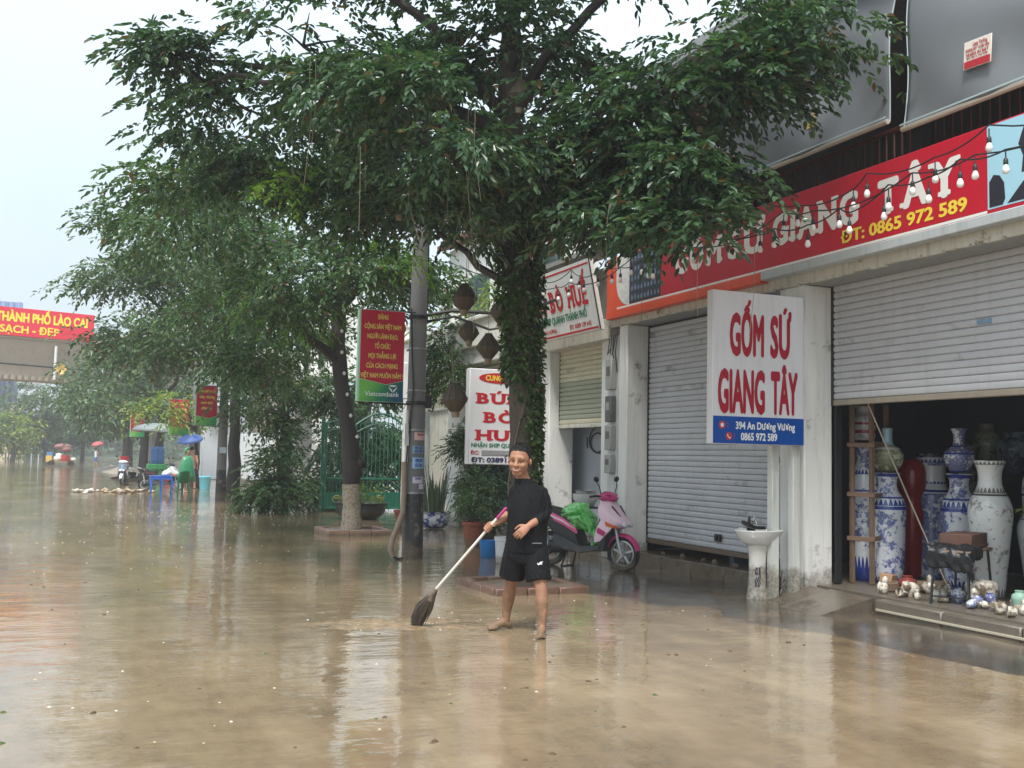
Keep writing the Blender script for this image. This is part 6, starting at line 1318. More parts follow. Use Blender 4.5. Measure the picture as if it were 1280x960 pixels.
    o('number_plate', MB().rbox((-.95, 0, .62), (.012, .19, .14), (0, .25, 0), .003), mat('plate white', lin(206, 206, 200), .5, .1))
    o('centre_stand', MB().tube([(-.25, -.12, .26), (-.33, -.16, .01)], .014, 6).tube([(-.25, .12, .26), (-.33, .16, .01)], .014, 6).tube([(-.33, -.16, .012), (-.33, .16, .012)], .012, 6), BLACKP)
    o('brake_cable', MB().tube([(.34, .16, 1.07), (.44, .12, 1.1), (.47, .06, 1.0), (.45, .05, .9)], .006, 5).tube([(.34, -.16, 1.07), (.45, -.12, 1.09), (.475, -.05, 1.0), (.45, -.04, .9)], .006, 5), BLACKP)
    o('front_badge', MB().ell((.665, 0, .735), (.012, .03, .018), (0, .7, 0), 10, 6), SILV)
    o('basket_hook', MB().cbox(.29, .33, -.03, .03, .78, .84, .008), BLACKP)
    if decal:
        mb = MB(); text(mb, 'click', (.37, -.231, .5), (.93, .12, -.34), (.34, 0, .93), .045, .12, -.0, .02, .04)
        o('decal', mb, P1, None, None)
    t.location = loc; t.rotation_euler = (0, 0, rz); return t
PK = mat('pink paint', lin(228, 96, 150), .25, .06, 3, mud=.12); PKD = mat('magenta paint', lin(200, 58, 124), .25, .06, 3); PKW = mat('pearl pink paint', lin(238, 206, 220), .2, .06, 3)
fx, fy, rx, ry = 7.3, 13.3, 6.66, 14.36
SA = math.atan2(fy-ry, fx-rx)
SCO = scooter('pink and white step-through scooter parked in shallow water before the shops', ((fx+rx)/2, (fy+ry)/2, 0), SA, PKD, PKW, PKW)
for ch in SCO.children:
    if ch.name.startswith('side_panel'): ch.data.materials[0] = PK
def on_scooter(p): return Vector(SCO.location)+Matrix.Rotation(SA, 3, 'Z')@Vector(p)
def green_bag():
    r = np.random.default_rng(15); nu, nv = 64, 40; vs = []
    for i in range(nv):
        for j in range(nu):
            th = PI*i/(nv-1); ph = 2*PI*j/nu; d = np.array([math.sin(th)*math.cos(ph), math.sin(th)*math.sin(ph), math.cos(th)])
            k = 1+.16*math.sin(5*ph+3*math.sin(4*th))*math.sin(th)+.07*math.sin(11*ph-7*th)+.05*math.sin(17*th+6*ph)+.03*math.sin(29*ph+13*th)
            x = d[0]*.27*k; y = d[1]*.2*k; z = d[2]*.16*k
            if z < 0: z *= 1.25
            if x > .08: z -= (x-.08)*1.1; y *= 1-.25*(x-.08)
            vs.append(on_scooter((x-.1, y-.02, z+.78)))
    fs = [(i*nu+j, i*nu+(j+1) % nu, (i+1)*nu+(j+1) % nu, (i+1)*nu+j) for i in range(nv-1) for j in range(nu)]
    t = NT('green plastic film'); t.l(t.ramp(t.noise(t.coord(), 9, 4), [(.35, lin(66, 190, 72)), (.65, lin(150, 232, 140))]), t.p.inputs['Base Color']); t.p.inputs['Roughness'].default_value = .22; t.p.inputs['Alpha'].default_value = .88; t.p.inputs['Transmission Weight'].default_value = .12
    b = thing('plastic_bag', 'bright green plastic bag draped over the scooter seat and footwell', 'bag', on_scooter((-.1, 0, .7)))
    obj('bag_body', MB().add(vs, fs), t.m, b, None, 80)
    mb = MB(); rows = []
    for i in range(14):
        a = i/13; rows.append([on_scooter((.16+.06*math.sin(a*3)+.03*math.sin(j*2.1+a*5), -.16+.32*j/9+.02*math.sin(a*9+j), .66-.34*a+.02*math.sin(j*1.7))) for j in range(10)])
    f = obj('hanging_flap', mb.loft(rows, False, False), t.m, b, None, 80); f.modifiers.new('t', 'SOLIDIFY').thickness = .003
green_bag()
def bowls():
    t = thing('metal_stand', 'low metal stand behind the scooter carrying a white basin', 'stand', (7.42, 14.75, .0)); x, y = 7.42, 14.75
    obj('top', MB().cbox(x-.25, x+.22, y-.25, y+.25, .83, .85, .005), STEEL, t)
    for sx in (-.21, .18):
        for sy in (-.2, .2): obj('leg', MB().tube([(x+sx, y+sy, .83), (x+sx, y+sy, 0)], .01, 6), mat('pale stand leg', lin(150, 152, 154), .5, .1), t)
    b = one('white_basin', MB().lathe([(.11, 0), (.14, .02), (.2, .12), (.21, .2), (.2, .2), (.18, .12), (.1, .03)], (x, y, .851), 24), mat('white enamel', lin(216, 216, 212), .3, .06), 'white plastic basin behind the scooter handlebar', 'basin', (x, y, .851))
    one('steel_pot', MB().lathe([(.12, 0), (.15, .02), (.165, .12), (.18, .13), (.16, .13), (.14, .03)], (x, y+.0, .98), 24), mat('steel pot', lin(168, 170, 170), .3, .1, metal=.7), 'steel pot nested in the white basin', 'pot', (x, y, .98))
bowls()
one('white_bucket', MB().lathe([(.13, 0), (.14, .01), (.16, .34), (.17, .345), (.17, .4), (.155, .4), (.14, .05)], (6.05, 14.7, 0), 24), mat('white bucket', lin(206, 208, 210), .4, .1, mud=.12), 'white plastic bucket standing in water behind the man', 'bucket', (6.05, 14.7, 0))
one('blue_bucket', MB().lathe([(.12, 0), (.13, .01), (.16, .24), (.165, .28), (.15, .28), (.13, .04)], (6.12, 15.55, 0), 24), mat('blue bucket', lin(40, 120, 190), .4, .1), 'small blue plastic bucket by the white bucket', 'bucket', (6.12, 15.55, 0))
# ------------------------------------------------------------------ people
SKIN = NT('skin')
def skin_mat():
    t = SKIN; P = t.coord(False); f = t.noise(P, 9, 4); base = t.ramp(f, [(.3, lin(144, 100, 78)), (.7, lin(172, 125, 98))])
    sp = t.n('SeparateXYZ'); t.l(P, sp.inputs[0]); g = t.noise(P, 16, 5, .7)
    m = t.math('MULTIPLY', t.math('MULTIPLY', t.math('SUBTRACT', .56, sp.outputs['Z']), 3.2, True), t.math('MULTIPLY', t.math('SUBTRACT', g, .37, True), 7, True), True)
    low = t.math('MULTIPLY', t.math('SUBTRACT', .13, sp.outputs['Z']), 14, True)
    t.l(t.mix(t.math('MAXIMUM', t.math('MULTIPLY', m, .75), low), base, lin(112, 92, 70)), t.p.inputs['Base Color']); t.p.inputs['Roughness'].default_value = .62; t.p.inputs['Subsurface Weight'].default_value = .08; t.p.inputs['Subsurface Radius'].default_value = (.01, .004, .002)
    return t.m
SKINM = skin_mat()
CLOTH = NT('black jersey')
def cloth_mat(t, col, col2):
    P = t.coord(False); t.l(t.ramp(t.noise(P, 7, 4), [(.3, col), (.7, col2)]), t.p.inputs['Base Color']); t.p.inputs['Roughness'].default_value = .85; t.p.inputs['Specular IOR Level'].default_value = .25
    mp = t.n('Mapping'); mp.inputs['Scale'].default_value = (9, 9, 4); mp.inputs['Rotation'].default_value = (.3, .5, .2); t.l(P, mp.inputs['Vector']); t.bump(t.noise(mp.outputs[0], 1.2, 3, .5), .7, .03); return t.m
CLOTHM = cloth_mat(CLOTH, lin(8, 9, 12), lin(15, 17, 21)); SHORTM = cloth_mat(NT('black shorts'), lin(9, 10, 14), lin(17, 19, 25))
def ellring(c, rx, ry, n=20, tilt=(0, 0), z=None):
    return [(c[0]+rx*math.cos(2*PI*j/n), c[1]+ry*math.sin(2*PI*j/n), c[2]+tilt[0]*math.cos(2*PI*j/n)+tilt[1]*math.sin(2*PI*j/n)) for j in range(n)]
def limbseg(mb, pts, rs, n=14): mb.tube(pts, rs, n, ends=True)
def hand(mb, w, d, nrm, curl, thumb_side, L=.185, spread=.5):
    """palm and five fingers: w wrist, d wrist-to-knuckles, nrm out of the back of the hand; curl = bend per finger joint (rad)"""
    w, d, nrm = Vector(w), Vector(d).normalized(), Vector(nrm); s = d.cross(nrm).normalized(); nrm = s.cross(d).normalized(); s = s*thumb_side
    pl = L*.5; rings = []
    for f, wd, th in ((-.1, .026, .022), (.15, .033, .021), (.55, .041, .019), (.9, .043, .015), (1.02, .038, .011)):
        c = w+d*pl*f; rings.append([c+s*wd*math.cos(a)+nrm*th*math.sin(a) for a in [2*PI*k/12 for k in range(12)]])
    mb.loft(rings)
    for i, (fl, off) in enumerate(((.40, .031), (.45, .0105), (.42, -.0105), (.33, -.031))):
        p = w+d*pl*(.92-.03*abs(i-1.2))+s*off; dd = (d+s*off*spread*3).normalized(); pts = [p]; ang = 0; c_ = curl[i]
        for seg, k in ((.45, .9), (.3, 1.1), (.25, .9)):
            ang += c_*k; dr = dd*math.cos(ang)-nrm*math.sin(ang); pts.append(pts[-1]+dr*L*fl*seg*1.05)
        limbseg(mb, pts, [.0098, .009, .0082, .0068], 10)
    p = w+d*pl*.25+s*.028; t1 = p+(d*.6+s*.75-nrm*.25).normalized()*L*.2; t2 = t1+(d*.85+s*.25-nrm*.5).normalized()*L*.17; t3 = t2+(d*.9-nrm*.45).normalized()*L*.13
    limbseg(mb, [p, t1, t2, t3], [.016, .0125, .0105, .008], 10)
def FOLD(p):
    a = p.x*1.6+p.z+.35*math.sin(p.z*9+p.x*6); b = p.x*-1.2+p.z*.8+.3*math.sin(p.x*14)
    return .0032*math.sin(a*46+2*math.sin(p.z*17))*(.5+.5*math.sin(p.z*11+p.x*9))+.003*math.sin(b*34+1.3*math.sin(p.x*22))*(.5+.5*math.sin(p.z*7-p.x*13+1))
def man():
    t = thing('person', 'person in black long-sleeved top and shorts sweeping mud with muddy bare legs', 'person', (0, 0, 0))
    o = lambda n, mb, m, par=None, sharp=70: obj(n, mb, m, par or t, (0, 0, 0), sharp)
    mb = MB()
    # head, turned a little to the broom side and bent forward
    H = Matrix.Translation((-.076, -.03, 1.57))@Matrix.Rotation(math.radians(-16), 4, 'Z')@Matrix.Rotation(math.radians(4), 4, 'Y')@Matrix.Rotation(math.radians(5), 4, 'X')@Matrix.Diagonal((1.07, 1.05, 1.09, 1))
    h = MB(); h.ell((0, .012, .035), (.088, .108, .107), nu=24, nv=16).ell((0, -.022, -.035), (.079, .078, .085), nu=20, nv=14).ell((0, -.052, -.098), (.045, .04, .032)).ell((0, -.08, .03), (.066, .03, .03)).ell((-.045, -.07, -.028), (.03, .028, .028)).ell((.045, -.07, -.028), (.03, .028, .028))
    h.tube([(0, -.1, .018), (0, -.112, -.012), (0, -.118, -.028)], [.011, .014, .018], 10, ends=True).ell((-.017, -.108, -.03), (.011, .012, .009)).ell((.017, -.108, -.03), (.011, .012, .009)).ell((0, -.094, -.07), (.034, .014, .02))
    for s in (-1, 1): h.ell((s*.093, .018, -.005), (.011, .022, .03), (0, 0, s*.35))
    mb.add([H@Vector(v) for v in h.v], h.f)
    limbseg(mb, [(-.03, .03, 1.36), (-.05, .01, 1.42), (-.072, -.008, 1.5)], [.074, .063, .062], 16)
    mb.loft([ellring((0, .01, z), rx, ry) for z, rx, ry in ((.8, .14, .09), (1., .14, .1), (1.2, .11, .08), (1.28, .08, .06), (1.37, .06, .05))])
    # his right arm (broom hand) and left arm
    limbseg(mb, [(-.09, .03, 1.24), (-.122, .055, 1.18), (-.14, .055, 1.1), (-.215, .01, 1.04), (-.3, -.035, .99)], [.035, .036, .038, .042, .028]); limbseg(mb, [(.09, .0, 1.24), (.13, .01, 1.18), (.145, -.02, 1.09), (.1, -.1, 1.04), (.015, -.185, .985)], [.035, .036, .038, .042, .029])
    hand(mb, (.01, -.19, .982), (-.72, -.35, -.62), (.25, -.8, .45), (.35, .42, .45, .5), 1)
    # gripping hand: palm behind the handle and fingers wrapped round it
    g = Vector((-.345, -.04, .955)); hd = Vector((-.52, .13, -.62)).normalized(); side = Vector((-.6, -.75, .25)); side = (side-hd*side.dot(hd)).normalized(); up = hd.cross(side).normalized()
    pc = g-side*-.0+up*.028; rings = []
    for f, wd, th in ((-.3, .024, .02), (.1, .036, .02), (.6, .042, .018), (1., .04, .014)):
        c = Vector((-.3, -.035, .99)).lerp(pc+side*.02, f); rings.append([c+hd*wd*math.cos(a)+up*th*math.sin(a) for a in [2*PI*k/12 for k in range(12)]])
    mb.loft(rings)
    for i, off in enumerate((.034, .012, -.011, -.033)):
        pts = [g+hd*off+(side*math.sin(a)+up*math.cos(a))*.0275 for a in (.35, 1.2, 2.1, 2.9, 3.6)][:5-(i == 3)]
        limbseg(mb, pts, [.0105, .0098, .009, .0083, .0072][:len(pts)], 10)
    limbseg(mb, [g+up*.03-side*.005-hd*.03, g-side*.024-hd*.05+up*.012, g-side*.027-hd*.048-up*.01, g-side*.012-hd*.045-up*.026], [.014, .012, .0105, .008], 10)
    # legs and bare feet
    L = [[(-.09, .03, .74), (-.115, .07, .58), (-.138, .13, .40), (-.152, .175, .3), (-.168, .2, .17), (-.175, .2, .085)], [(.09, -.02, .74), (.115, -.06, .58), (.143, -.12, .40), (.15, -.13, .3), (.153, -.14, .17), (.155, -.145, .085)]]
    for lg in L: limbseg(mb, lg, [.085, .075, .056, .06, .043, .037], 16)
    for (ax, ay), (dx, dy) in (((-.175, .2), (-.86, -.5)), ((.155, -.145), (-.12, -.99))):
        d = Vector((dx, dy, 0)).normalized(); s = Vector((-d.y, d.x, 0)); a = Vector((ax, ay, .0))
        limbseg(mb, [a-d*.035+Vector((0, 0, .045)), a+d*.04+Vector((0, 0, .06)), a+d*.11+Vector((0, 0, .038)), a+d*.165+Vector((0, 0, .025))], [.036, .04, .036, .026], 14)
        mb.ell(a+d*.13+Vector((0, 0, .024)), (.05, .05, .02))
        for k in range(5):
            p = a+d*(.155-.008*abs(k-1))+s*(-.036+.018*k)*(-1 if dx < -.5 else 1)+Vector((0, 0, .018)); limbseg(mb, [p, p+d*(.045 if k == 0 else .034)], [.0125 if k == 0 else .009, .011 if k == 0 else .0078], 10)
    body = o('body', baked(mb, .0048, 3), SKINM)
    # top
    s = MB(); s.loft([ellring((cx, cy, z), rx, ry, 28) for z, cx, cy, rx, ry in ((.735, 0, .0, .192, .15), (.78, 0, 0, .19, .15), (.9, .004, 0, .19, .152), (1.03, .01, .0, .187, .155), (1.15, .012, .005, .182, .148), (1.24, .01, .008, .172, .128), (1.31, .0, .012, .15, .106), (1.36, -.02, .02, .1, .086), (1.395, -.035, .018, .088, .08), (1.41, -.042, .012, .078, .077))])
    limbseg(s, [(-.105, .03, 1.285), (-.128, .055, 1.2), (-.135, .06, 1.13), (-.157, .045, 1.07), (-.172, .033, 1.06)], [.06, .06, .055, .049, .045]); limbseg(s, [(.128, .01, 1.285), (.162, .01, 1.2), (.172, -.005, 1.11), (.155, -.045, 1.07), (.12, -.095, 1.048), (.1, -.11, 1.04)], [.064, .064, .06, .056, .05, .046])
    sh = o('long_sleeved_top', baked(s, .0085, 4, FOLD), CLOTHM)
    o('hem_mark', MB().rbox((.095, -.147, .83), (.09, .004, .007), (0, 0, .28)), mat('grey print', lin(120, 124, 128), .6, .1), sh)
    s = MB(); s.loft([ellring((0, .005, z), rx, ry, 26) for z, rx, ry in ((.64, .17, .125), (.7, .2, .14), (.82, .195, .132))])
    limbseg2 = lambda pts, rs: s.tube(pts, rs, 22)
    limbseg2([(-.085, .02, .76), (-.105, .045, .64), (-.128, .085, .5)], [.115, .122, .124]); limbseg2([(.085, -.01, .76), (.1, -.04, .64), (.118, -.075, .485)], [.115, .12, .118])
    st = o('shorts', baked(s, .0085, 3, FOLD), SHORTM)
    mk = MB(); c = Vector((.125, -.185, .655)); mk.add([c+Vector((a, -.005-.12*abs(a), b)) for a, b in ((-.03, .004), (-.012, -.004), (.0, .012), (.028, .016), (.012, .0), (.02, -.012), (.002, -.01), (-.018, -.018))], [tuple(range(8))])
    o('white_emblem', mk, mat('white emblem', lin(226, 228, 230), .6, .04), st, None)
    # hair, face
    hr = MB(); hv = MB().ell((0, .016, .04), (.0895, .1095, .1055), nu=96, nv=64)
    keep = []
    for f in hv.f:
        c = sum((Vector(hv.v[i]) for i in f), Vector())/len(f); ang = math.atan2(-c.y+.016, abs(c.x)); line = float(np.interp(ang, [-1.6, -.5, -.15, .15, .45, .8, 1.6], [-.06, -.055, -.025, .0, .05, .086, .092])); line += .002*math.sin(c.x*400+c.y*300)
        if c.z > line: keep.append(f)
    hm = NT('cropped black hair'); hm.p.inputs['Roughness'].default_value = .85; hm.l(hm.ramp(hm.noise(hm.coord(False), 150, 3), [(.35, lin(10, 9, 9)), (.7, lin(30, 28, 27))]), hm.p.inputs['Base Color']); hm.bump(hm.noise(hm.coord(False), 220, 3), .8, .006)
    hr.add([H@Vector(v) for v in hv.v], keep); ho = o('hair', hr, hm.m); ho.modifiers.new('t', 'SOLIDIFY').thickness = .004
    rs = np.random.default_rng(31); sb = MB(); cen = Vector((0, .016, .04))
    for f in [keep[i] for i in rs.integers(0, len(keep), 900)]:
        c = Vector(hv.v[f[0]]); nrm = (c-cen).normalized(); dv = (nrm+Vector((rs.normal()*.5, rs.normal()*.5-.15, .35))).normalized(); sb.tube([H@c, H@(c+dv*.007), H@(c+dv*.012+Vector((0, -.002, -.001)))], [.0016, .0013, .0005], 3, cap=False)
    obj('hair_strands', sb, hm.m, ho, None, None)['kind'] = 'stuff'
    dk = mat('dark brown eye', lin(28, 20, 18), .25, .1); br = mat('eyebrow', lin(30, 26, 24), .8, .1); lp = mat('lip', lin(150, 92, 84), .5, .1); th_ = mat('teeth', lin(176, 166, 154), .3, .03); wh = mat('eye white', lin(136, 120, 112), .3, .03)
    F = lambda m_: MB().add([H@Vector(v) for v in m_.v], m_.f)
    for s_ in (-1, 1):
        e = o('eye', F(MB().ell((s_*.034, -.0925, .008), (.012, .0075, .004), nu=12, nv=8)), wh); o('iris', F(MB().ell((s_*.034, -.0985, .008), (.0075, .004, .004), nu=10, nv=8)), dk, e)
        o('eyebrow', F(MB().tube([(s_*.054, -.09, .027), (s_*.036, -.104, .033), (s_*.018, -.107, .028)], [.002, .0036, .003], 6)), br)
    o('mouth', F(MB().tube([(-.031, -.1, -.066), (-.015, -.11, -.074), (0, -.112, -.077), (.015, -.11, -.074), (.031, -.1, -.066)], [.003, .0055, .006, .0055, .003], 8)), lp); o('teeth', F(MB().tube([(-.022, -.109, -.068), (0, -.1145, -.071), (.022, -.109, -.068)], [.002, .0032, .002], 8)), th_)
    o('nostril', F(MB().ell((-.009, -.122, -.036), (.004, .004, .003), nu=8, nv=6).ell((.009, -.122, -.036), (.004, .004, .003), nu=8, nv=6)), lp)
    t.location = (3.85, 8.85, .0); t.rotation_euler = (0, 0, -CAM_YAW)
    # the broom, in the same turned frame
    W = Matrix.Translation((3.85, 8.85, 0))@Matrix.Rotation(-CAM_YAW, 4, 'Z'); b = thing('broom', 'long white-handled straw broom held by the man with its dark head in the mud', 'broom', W@Vector((-1.0, .25, 0)))
    a0 = g-hd*.235; j = Vector((-.86, .19, .325)); j = g+(j-g); X = lambda m_: m_.xf(W)
    obj('handle', X(MB().tube([g-hd*.11, g, j], .0135, 10)), mat('white painted handle', lin(206, 200, 192), .4, .12), b); obj('handle_end', X(MB().tube([a0, g-hd*.112], .0142, 10, ends=True)), mat('magenta handle end', lin(168, 50, 110), .4, .1), b)
    r = np.random.default_rng(2); mb = MB(); jd = (j-g).normalized()
    for i in range(230):
        a, q = r.uniform(0, 2*PI), r.random()**.5; off = Vector((math.cos(a)*q, math.sin(a)*q*.6, 0)); s0 = j-jd*.02+off*.025; tip = Vector((-1.01, .25, .005))+Vector((off.x*.05+r.normal()*.014, off.y*.05+r.normal()*.014, max(-.0, r.normal(.02, .035)))); mid = s0.lerp(tip, .5)+Vector((-.015+off.x*.035+r.normal()*.008, off.y*.035, r.normal()*.012)); mb.tube([s0, mid, tip], [.0055, .005, .002], 4)
    obj('bristles', X(mb), mat('dark wet straw', lin(74, 66, 58), .7, .35, 20), b); obj('binding', X(MB().tube([j-jd*.05, j+jd*.02, j+(Vector((-1.01, .25, 0))-j)*.22], [.02, .032, .042], 12)), mat('straw binding', lin(104, 92, 76), .7, .3, 30, .4), b)
    return t
man()
def walker(label, loc, rz, top, bottom, skin, scale=1., umb=None, poncho=None):
    t = thing('person', label, 'person', (0, 0, 0)); o = lambda n, mb, m, sharp=70: obj(n, mb, m, t, (0, 0, 0), sharp); mb = MB()
    mb.ell((0, 0, 1.62), (.08, .1, .12)).ell((0, -.03, 1.56), (.06, .07, .07)); limbseg(mb, [(0, .02, 1.38), (0, 0, 1.52)], [.06, .055], 10)
    mb.loft([ellring((0, 0, z), rx, ry, 16) for z, rx, ry in ((.85, .15, .11), (1.05, .145, .1), (1.25, .17, .11), (1.36, .15, .09), (1.42, .06, .06))])
    for s in (-1, 1):
        limbseg(mb, [(s*.09, 0, .9), (s*.11, .03*s, .48), (s*.12, .08*s, .08)], [.085, .055, .038], 10); limbseg(mb, [(s*.12, .06*s, .04), (s*.12, .08*s-.14, .025)], [.04, .028], 8)
    limbseg(mb, [(-.18, 0, 1.36), (-.24, .03, 1.1), (-.2, -.1, .9)], [.05, .042, .03], 10); hand(mb, (-.2, -.1, .9), (0, -.3, -1), (-1, 0, 0), (.3, .3, .3, .3), 1)
    if umb: limbseg(mb, [(.18, 0, 1.36), (.22, -.1, 1.15), (.1, -.25, 1.32)], [.05, .042, .03], 10); hand(mb, (.1, -.25, 1.32), (-.2, -.1, 1), (0, -1, 0), (1.2, 1.2, 1.2, 1.2), 1)
    else: limbseg(mb, [(.18, 0, 1.36), (.24, .03, 1.1), (.2, -.1, .9)], [.05, .042, .03], 10); hand(mb, (.2, -.1, .9), (0, -.3, -1), (1, 0, 0), (.3, .3, .3, .3), -1)
    o('body', baked(mb, .011, 2), skin)
    if top: o('shirt', baked(MB().loft([ellring((0, 0, z), rx, ry, 16) for z, rx, ry in ((.84, .175, .13), (1.05, .165, .12), (1.25, .19, .13), (1.37, .165, .105), (1.43, .08, .075))]), .014, 2), top)
    s = MB(); s.loft([ellring((0, 0, z), rx, ry, 16) for z, rx, ry in ((.78, .165, .125), (.95, .165, .12))])
    for q in (-1, 1): s.tube([(q*.085, 0, .86), (q*.1, .02*q, .5)], [.105, .1], 12)
    o('shorts', baked(s, .014, 2), bottom); o('hair', MB().ell((0, .015, 1.66), (.086, .105, .1), nu=14, nv=8), _mc['eyebrow'])
    if poncho:
        rings = [[(rx*(1+.07*math.sin(5*a+k))*math.cos(a), ry*(1+.07*math.sin(5*a+k))*math.sin(a)+.0, z) for a in [2*PI*j/28 for j in range(28)]] for k, (z, rx, ry) in enumerate(((.42, .36, .3), (.7, .33, .27), (1.0, .3, .24), (1.25, .27, .2), (1.38, .2, .14), (1.45, .1, .1)))]
        pc = o('rain_poncho', MB().loft(rings, False), poncho); pc.modifiers.new('t', 'SOLIDIFY').thickness = .006
        hd = MB().ell((0, .02, 1.64), (.115, .125, .14), nu=18, nv=12); hd.f = [f for f in hd.f if sum(hd.v[i][1] for i in f)/len(f) > -.06]; h2 = o('hood', hd, poncho); h2.modifiers.new('t', 'SOLIDIFY').thickness = .006
    t.scale = (scale,)*3; t.location = loc; t.rotation_euler = (0, 0, rz)
    if umb:
        M = Matrix.Translation(loc)@Matrix.Rotation(rz, 4, 'Z'); umbrella(umb[1], M@Vector((.1, -.28, 1.42*scale)), .55, .62, umb[0], (.25, -.2, 0), .85)
    return t
def umbrella(label, base, r, h, m, tilt=(0, 0, 0), pole_len=.8, cat='umbrella', group=None):
    t = thing('umbrella', label, cat, (0, 0, 0), group); n = 8; rings = []
    for k in range(6):
        a = k/5; rr = r*math.sin(a*PI/2*.95)+.004; z = h*.45*(math.cos(a*PI/2)) ; rings.append([(rr*(1-.035*(j % 2)*a)*math.cos(2*PI*j/16), rr*(1-.035*(j % 2)*a)*math.sin(2*PI*j/16), h+z-.02*(j % 2)*0) for j in range(16)])
    c = obj('canopy', MB().loft(rings, False), m, t, (0, 0, 0), 25); c.modifiers.new('t', 'SOLIDIFY').thickness = .006
    mb = MB()
    for j in range(8): mb.tube([(rings[k][2*j][0], rings[k][2*j][1], rings[k][2*j][2]-.012) for k in range(6)], .006, 4)
    obj('rib', mb, STEEL, t, (0, 0, 0)); obj('shaft', MB().tube([(0, 0, h*1.46), (0, 0, h-pole_len)], .011, 6), STEEL, t, (0, 0, 0))
    t.location = base; t.rotation_euler = tilt; return t
UBLUE = mat('blue umbrella cloth', lin(70, 98, 160), .5, .1); UGREY = mat('grey umbrella cloth', lin(122, 130, 132), .6, .1); URED = mat('red umbrella cloth', lin(170, 76, 78), .5, .1); UPALE = mat('pale umbrella cloth', lin(206, 214, 220), .6, .1)
sk2 = mat('plain skin', lin(176, 128, 104), .55, .1)
walker('person in tan top and dark shorts walking away under a blue umbrella', (4.55, 46.5, 0), 2.7, mat('tan shirt', lin(150, 104, 88), .8, .15), mat('dark cloth', lin(40, 42, 48), .8, .2), sk2, 1.02, (UBLUE, 'bright blue umbrella carried by the far walker'))
# ------------------------------------------------------------------ things standing far down the street
def plastic_table():
    m = mat('blue plastic', lin(52, 104, 200), .35, .08); t = thing('plastic_table', 'blue plastic table standing in the water in front of the far motorbike', 'table', (2.95, 41.2, 0)); x, y = 2.95, 41.2
    obj('top', MB().cbox(x-.42, x+.42, y-.25, y+.25, .62, .66, .01).cbox(x-.4, x+.4, y-.23, y+.23, .52, .619, .005), m, t)
    for sx in (-.39, -.02, .35):
        for sy in (-.22, .18): obj('leg', MB().loft([[(x+sx+a*k, y+sy+b*k, z) for a, b in ((0, 0), (.055, 0), (.055, .05), (0, .05))] for z, k in ((-.02, .9), (.52, 1.2))]), m, t)
    b = thing('white_bag', 'white cloth bag lying on the blue plastic table', 'bag', (3.15, 41.2, .661)); obj('sack', baked(MB().ell((3.15, 41.2, .76), (.17, .14, .12)).ell((3.08, 41.15, .72), (.14, .12, .07)).ell((3.2, 41.2, .86), (.07, .06, .08)), .015, 2), mat('white sack', lin(214, 214, 210), .8, .1), b)
plastic_table()
def chair(label, loc, rz, n=1):
    m = mat('green plastic', lin(26, 110, 74), .35, .08); t = thing('plastic_chair' if n == 1 else 'chair_stack', label, 'chair' if n == 1 else 'chair stack', (0, 0, 0))
    for k in range(n):
        d = k*.13; o = lambda nm, mb: obj(nm, mb, m, t, (0, 0, 0))
        o('seat', MB().cbox(-.22, .22, -.22, .2, .40+d, .43+d, .01)); rows = []
        for i in range(7):
            a = i/6; rows.append([(-.23+.46*j/6*(1-.1*a)+.023*a, .2+.1*a+.035*(abs(j-3)/3)**2*-1, .43+d+a*.45-.05*a*(abs(j-3)/3)**2) for j in range(7)])
        b = o('backrest', MB().loft(rows, False, False)); b.modifiers.new('t', 'SOLIDIFY').thickness = .02
        for sx in (-1, 1):
            for sy in (-.2, .18): 
                o('leg', MB().loft([[(sx*(.2+.05*q)+a, sy*(1+.2*q)+bb, z+d) for a, bb in ((-.03, -.02), (.03, -.02), (.03, .02), (-.03, .02))] for z, q in ((.0, 1), (.4, 0))]))
            o('armrest', MB().tube([(sx*.23, -.2, .42+d), (sx*.26, -.2, .62+d), (sx*.26, .0, .65+d), (sx*.23, .24, .66+d)], .02, 6))
    t.location = loc; t.rotation_euler = (0, 0, rz); return t
chair('green plastic armchair turned away beside the blue plastic table', (3.62, 41.0, 0), PI+.5)
walker('person in green hooded rain poncho standing behind the green plastic chair', (3.95, 42.2, 0), .6, None, mat('dark cloth', lin(40, 42, 48)), sk2, .98, None, mat('green poncho film', lin(52, 132, 92), .35, .15, 4))
one('cyan_bin', MB().lathe([(.2, 0), (.21, .02), (.25, .5), (.27, .52), (.26, .56), (.24, .55), (.21, .06)], (5.0, 45.4, 0), 16, 1, .8), mat('cyan plastic', lin(110, 190, 206), .4, .08), 'pale cyan plastic bin left of the thick far pole', 'bin', (5.0, 45.4, 0))
M1 = mat('grey blue paint', lin(96, 110, 124), .25, .1); M2 = mat('white paint', lin(206, 208, 210), .25, .08); M3 = mat('black paint', lin(36, 38, 42), .25, .1); M4 = mat('dark red paint', lin(130, 36, 40), .25, .1)
scooter('grey and white scooter with a red bucket parked at the water edge down the street', (2.0, 50.9, 0), -1.75, M2, M1, M2, 'motorbikes parked far down the street', False)
scooter('dark scooter parked behind the blue plastic table', (3.1, 43.2, 0), -.35, M3, M2, M4, 'motorbikes parked far down the street', False)
one('red_bucket', MB().lathe([(.15, 0), (.16, .02), (.21, .36), (.22, .4), (.2, .4), (.17, .05)], (2.03, 51.3, .9), 18), mat('red bucket', lin(180, 44, 52), .4, .08), 'bright red bucket carried on the grey scooter seat', 'bucket', (2.03, 51.3, .9))
one('blue_barrel', MB().lathe([(.3, 0), (.34, .05), (.36, .25), (.34, .45), (.36, .65), (.33, .85), (.28, .9)], (3.85, 57.2, .9), 20), mat('blue barrel', lin(48, 96, 150), .4, .1), 'blue barrel raised on the green box under the grey parasol', 'barrel', (3.85, 57.2, .9))
